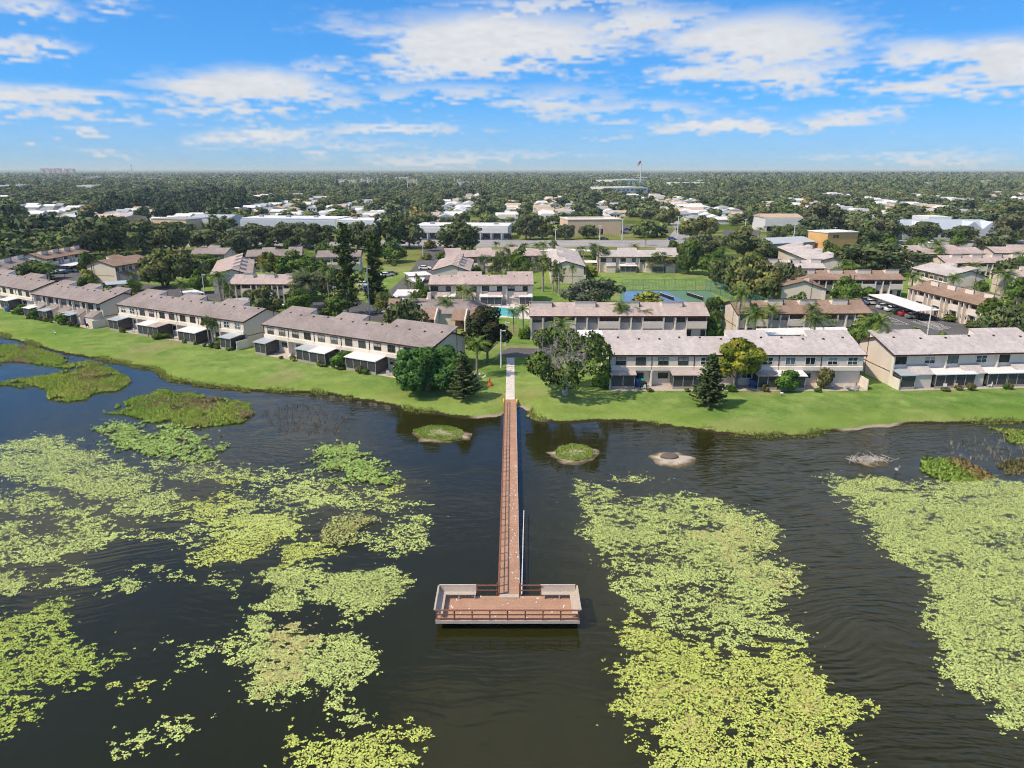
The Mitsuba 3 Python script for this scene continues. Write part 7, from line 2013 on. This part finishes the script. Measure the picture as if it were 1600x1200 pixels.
def wood_tile(seed, S, n, ncard, size, hgt, core):
    r = np.random.default_rng(seed)
    parts = []
    for i in range(n):
        x, y = r.uniform(-S / 2, S / 2, 2)
        R = r.uniform(.7, 1.35) * size * 2.1
        h = hgt * r.uniform(.6, 1.25)
        a, b = TINTS[int(r.choice(7, p=[.30, .22, .20, .12, .10, .045, .015]))]
        c = (np.array(a) if r.random() < .6 else np.array(b)) * r.uniform(.8, 1.2)
        q = unit(r.normal(size=(ncard, 3)) + [0, 0, .5])
        p = q * [R, R, R * .72] * r.uniform(.75, 1.05, (ncard, 1)) + [x, y, h - R * .7]
        parts.append(cards(p, q, size, r, c, .18, .6))
        m = trimesh.creation.icosphere(core)
        vv = np.array(m.vertices)
        vv = vv * (1 + .35 * (meshkit.noise(vv * 2 + i, 3) - .5))[:, None] * [R * .93, R * .93, R * .70] + [x, y, h - R * .72]
        parts.append((vv, np.array(m.faces), np.tile(c, (len(vv), 1)), unit(vv - [x, y, h - R * .72])))
    return join(parts)


def tiles(prefix, label, ya, yb, S, spec, seed):
    r = np.random.default_rng(seed)
    src = []
    for v_ in range(3):
        scene[f'{prefix}_source_{v_}'] = {'type': 'shapegroup', 'canopy': leaf_shape(*wood_tile(seed + v_, S, *spec))}
    i = 0
    for y in np.arange(ya, yb, S * .97):
        half = .80 * y + S
        for x in np.arange(-half, half, S * .97):
            px, py = x + r.normal() * S * .04, y + S / 2 + r.normal() * S * .04
            if any(p.distance(Point(px, py)) < S * .36 for p in block if p.bounds[1] > 900):
                continue
            if meshkit.fbm(np.array([[px * .004, py * .004, 2.]]), 2, 4)[0] < .30:
                continue
            tf = T4().translate([float(px), float(py), G - .6]).rotate([0, 0, 1], float(r.integers(0, 4) * 90)).scale([1, 1, float(r.uniform(.82, 1.25) * (1.25 if px > .25 * py else 1.0))])
            scene[f'{prefix}__{i:05d}'] = {'type': 'instance', 'to_world': tf, 'g': {'type': 'ref', 'id': f'{prefix}_source_{int(r.integers(0, 3))}'}}
            i += 1
    labels[prefix] = {'label': label, 'category': 'woodland', 'kind': 'stuff'}


tiles('far_woodland', 'continuous dark green tree canopy beyond the house rows', 1240, 2700, 84., (34, 34, 2.2, 10.5, 0), 41)
tiles('horizon_woodland', 'blue-green tree canopy fading to the horizon', 2690, 7600, 190., (48, 24, 6.0, 13.0, 0), 57)

# ------------------------------------------------------------------ air
scene['air'] = {'type': 'homogeneous', 'albedo': {'type': 'rgb', 'value': [.93, .95, .97]}, 'sigma_t': {'type': 'rgb', 'value': [.000068, .00008, .0001]}}
scene['haze'] = {'type': 'cube', 'to_world': T4().translate([0, 4200, 36]).scale([9300, 5100, 38.5]), 'b': {'type': 'null'}, 'interior': {'type': 'ref', 'id': 'air'}}
labels['haze'] = {'label': 'thin bluish haze over the whole place', 'category': 'haze', 'kind': 'stuff'}
print('trees', n_tree, 'suburb', left_i, 'houses', len(houses), 'pads', n_pads, 'entries', len(scene))
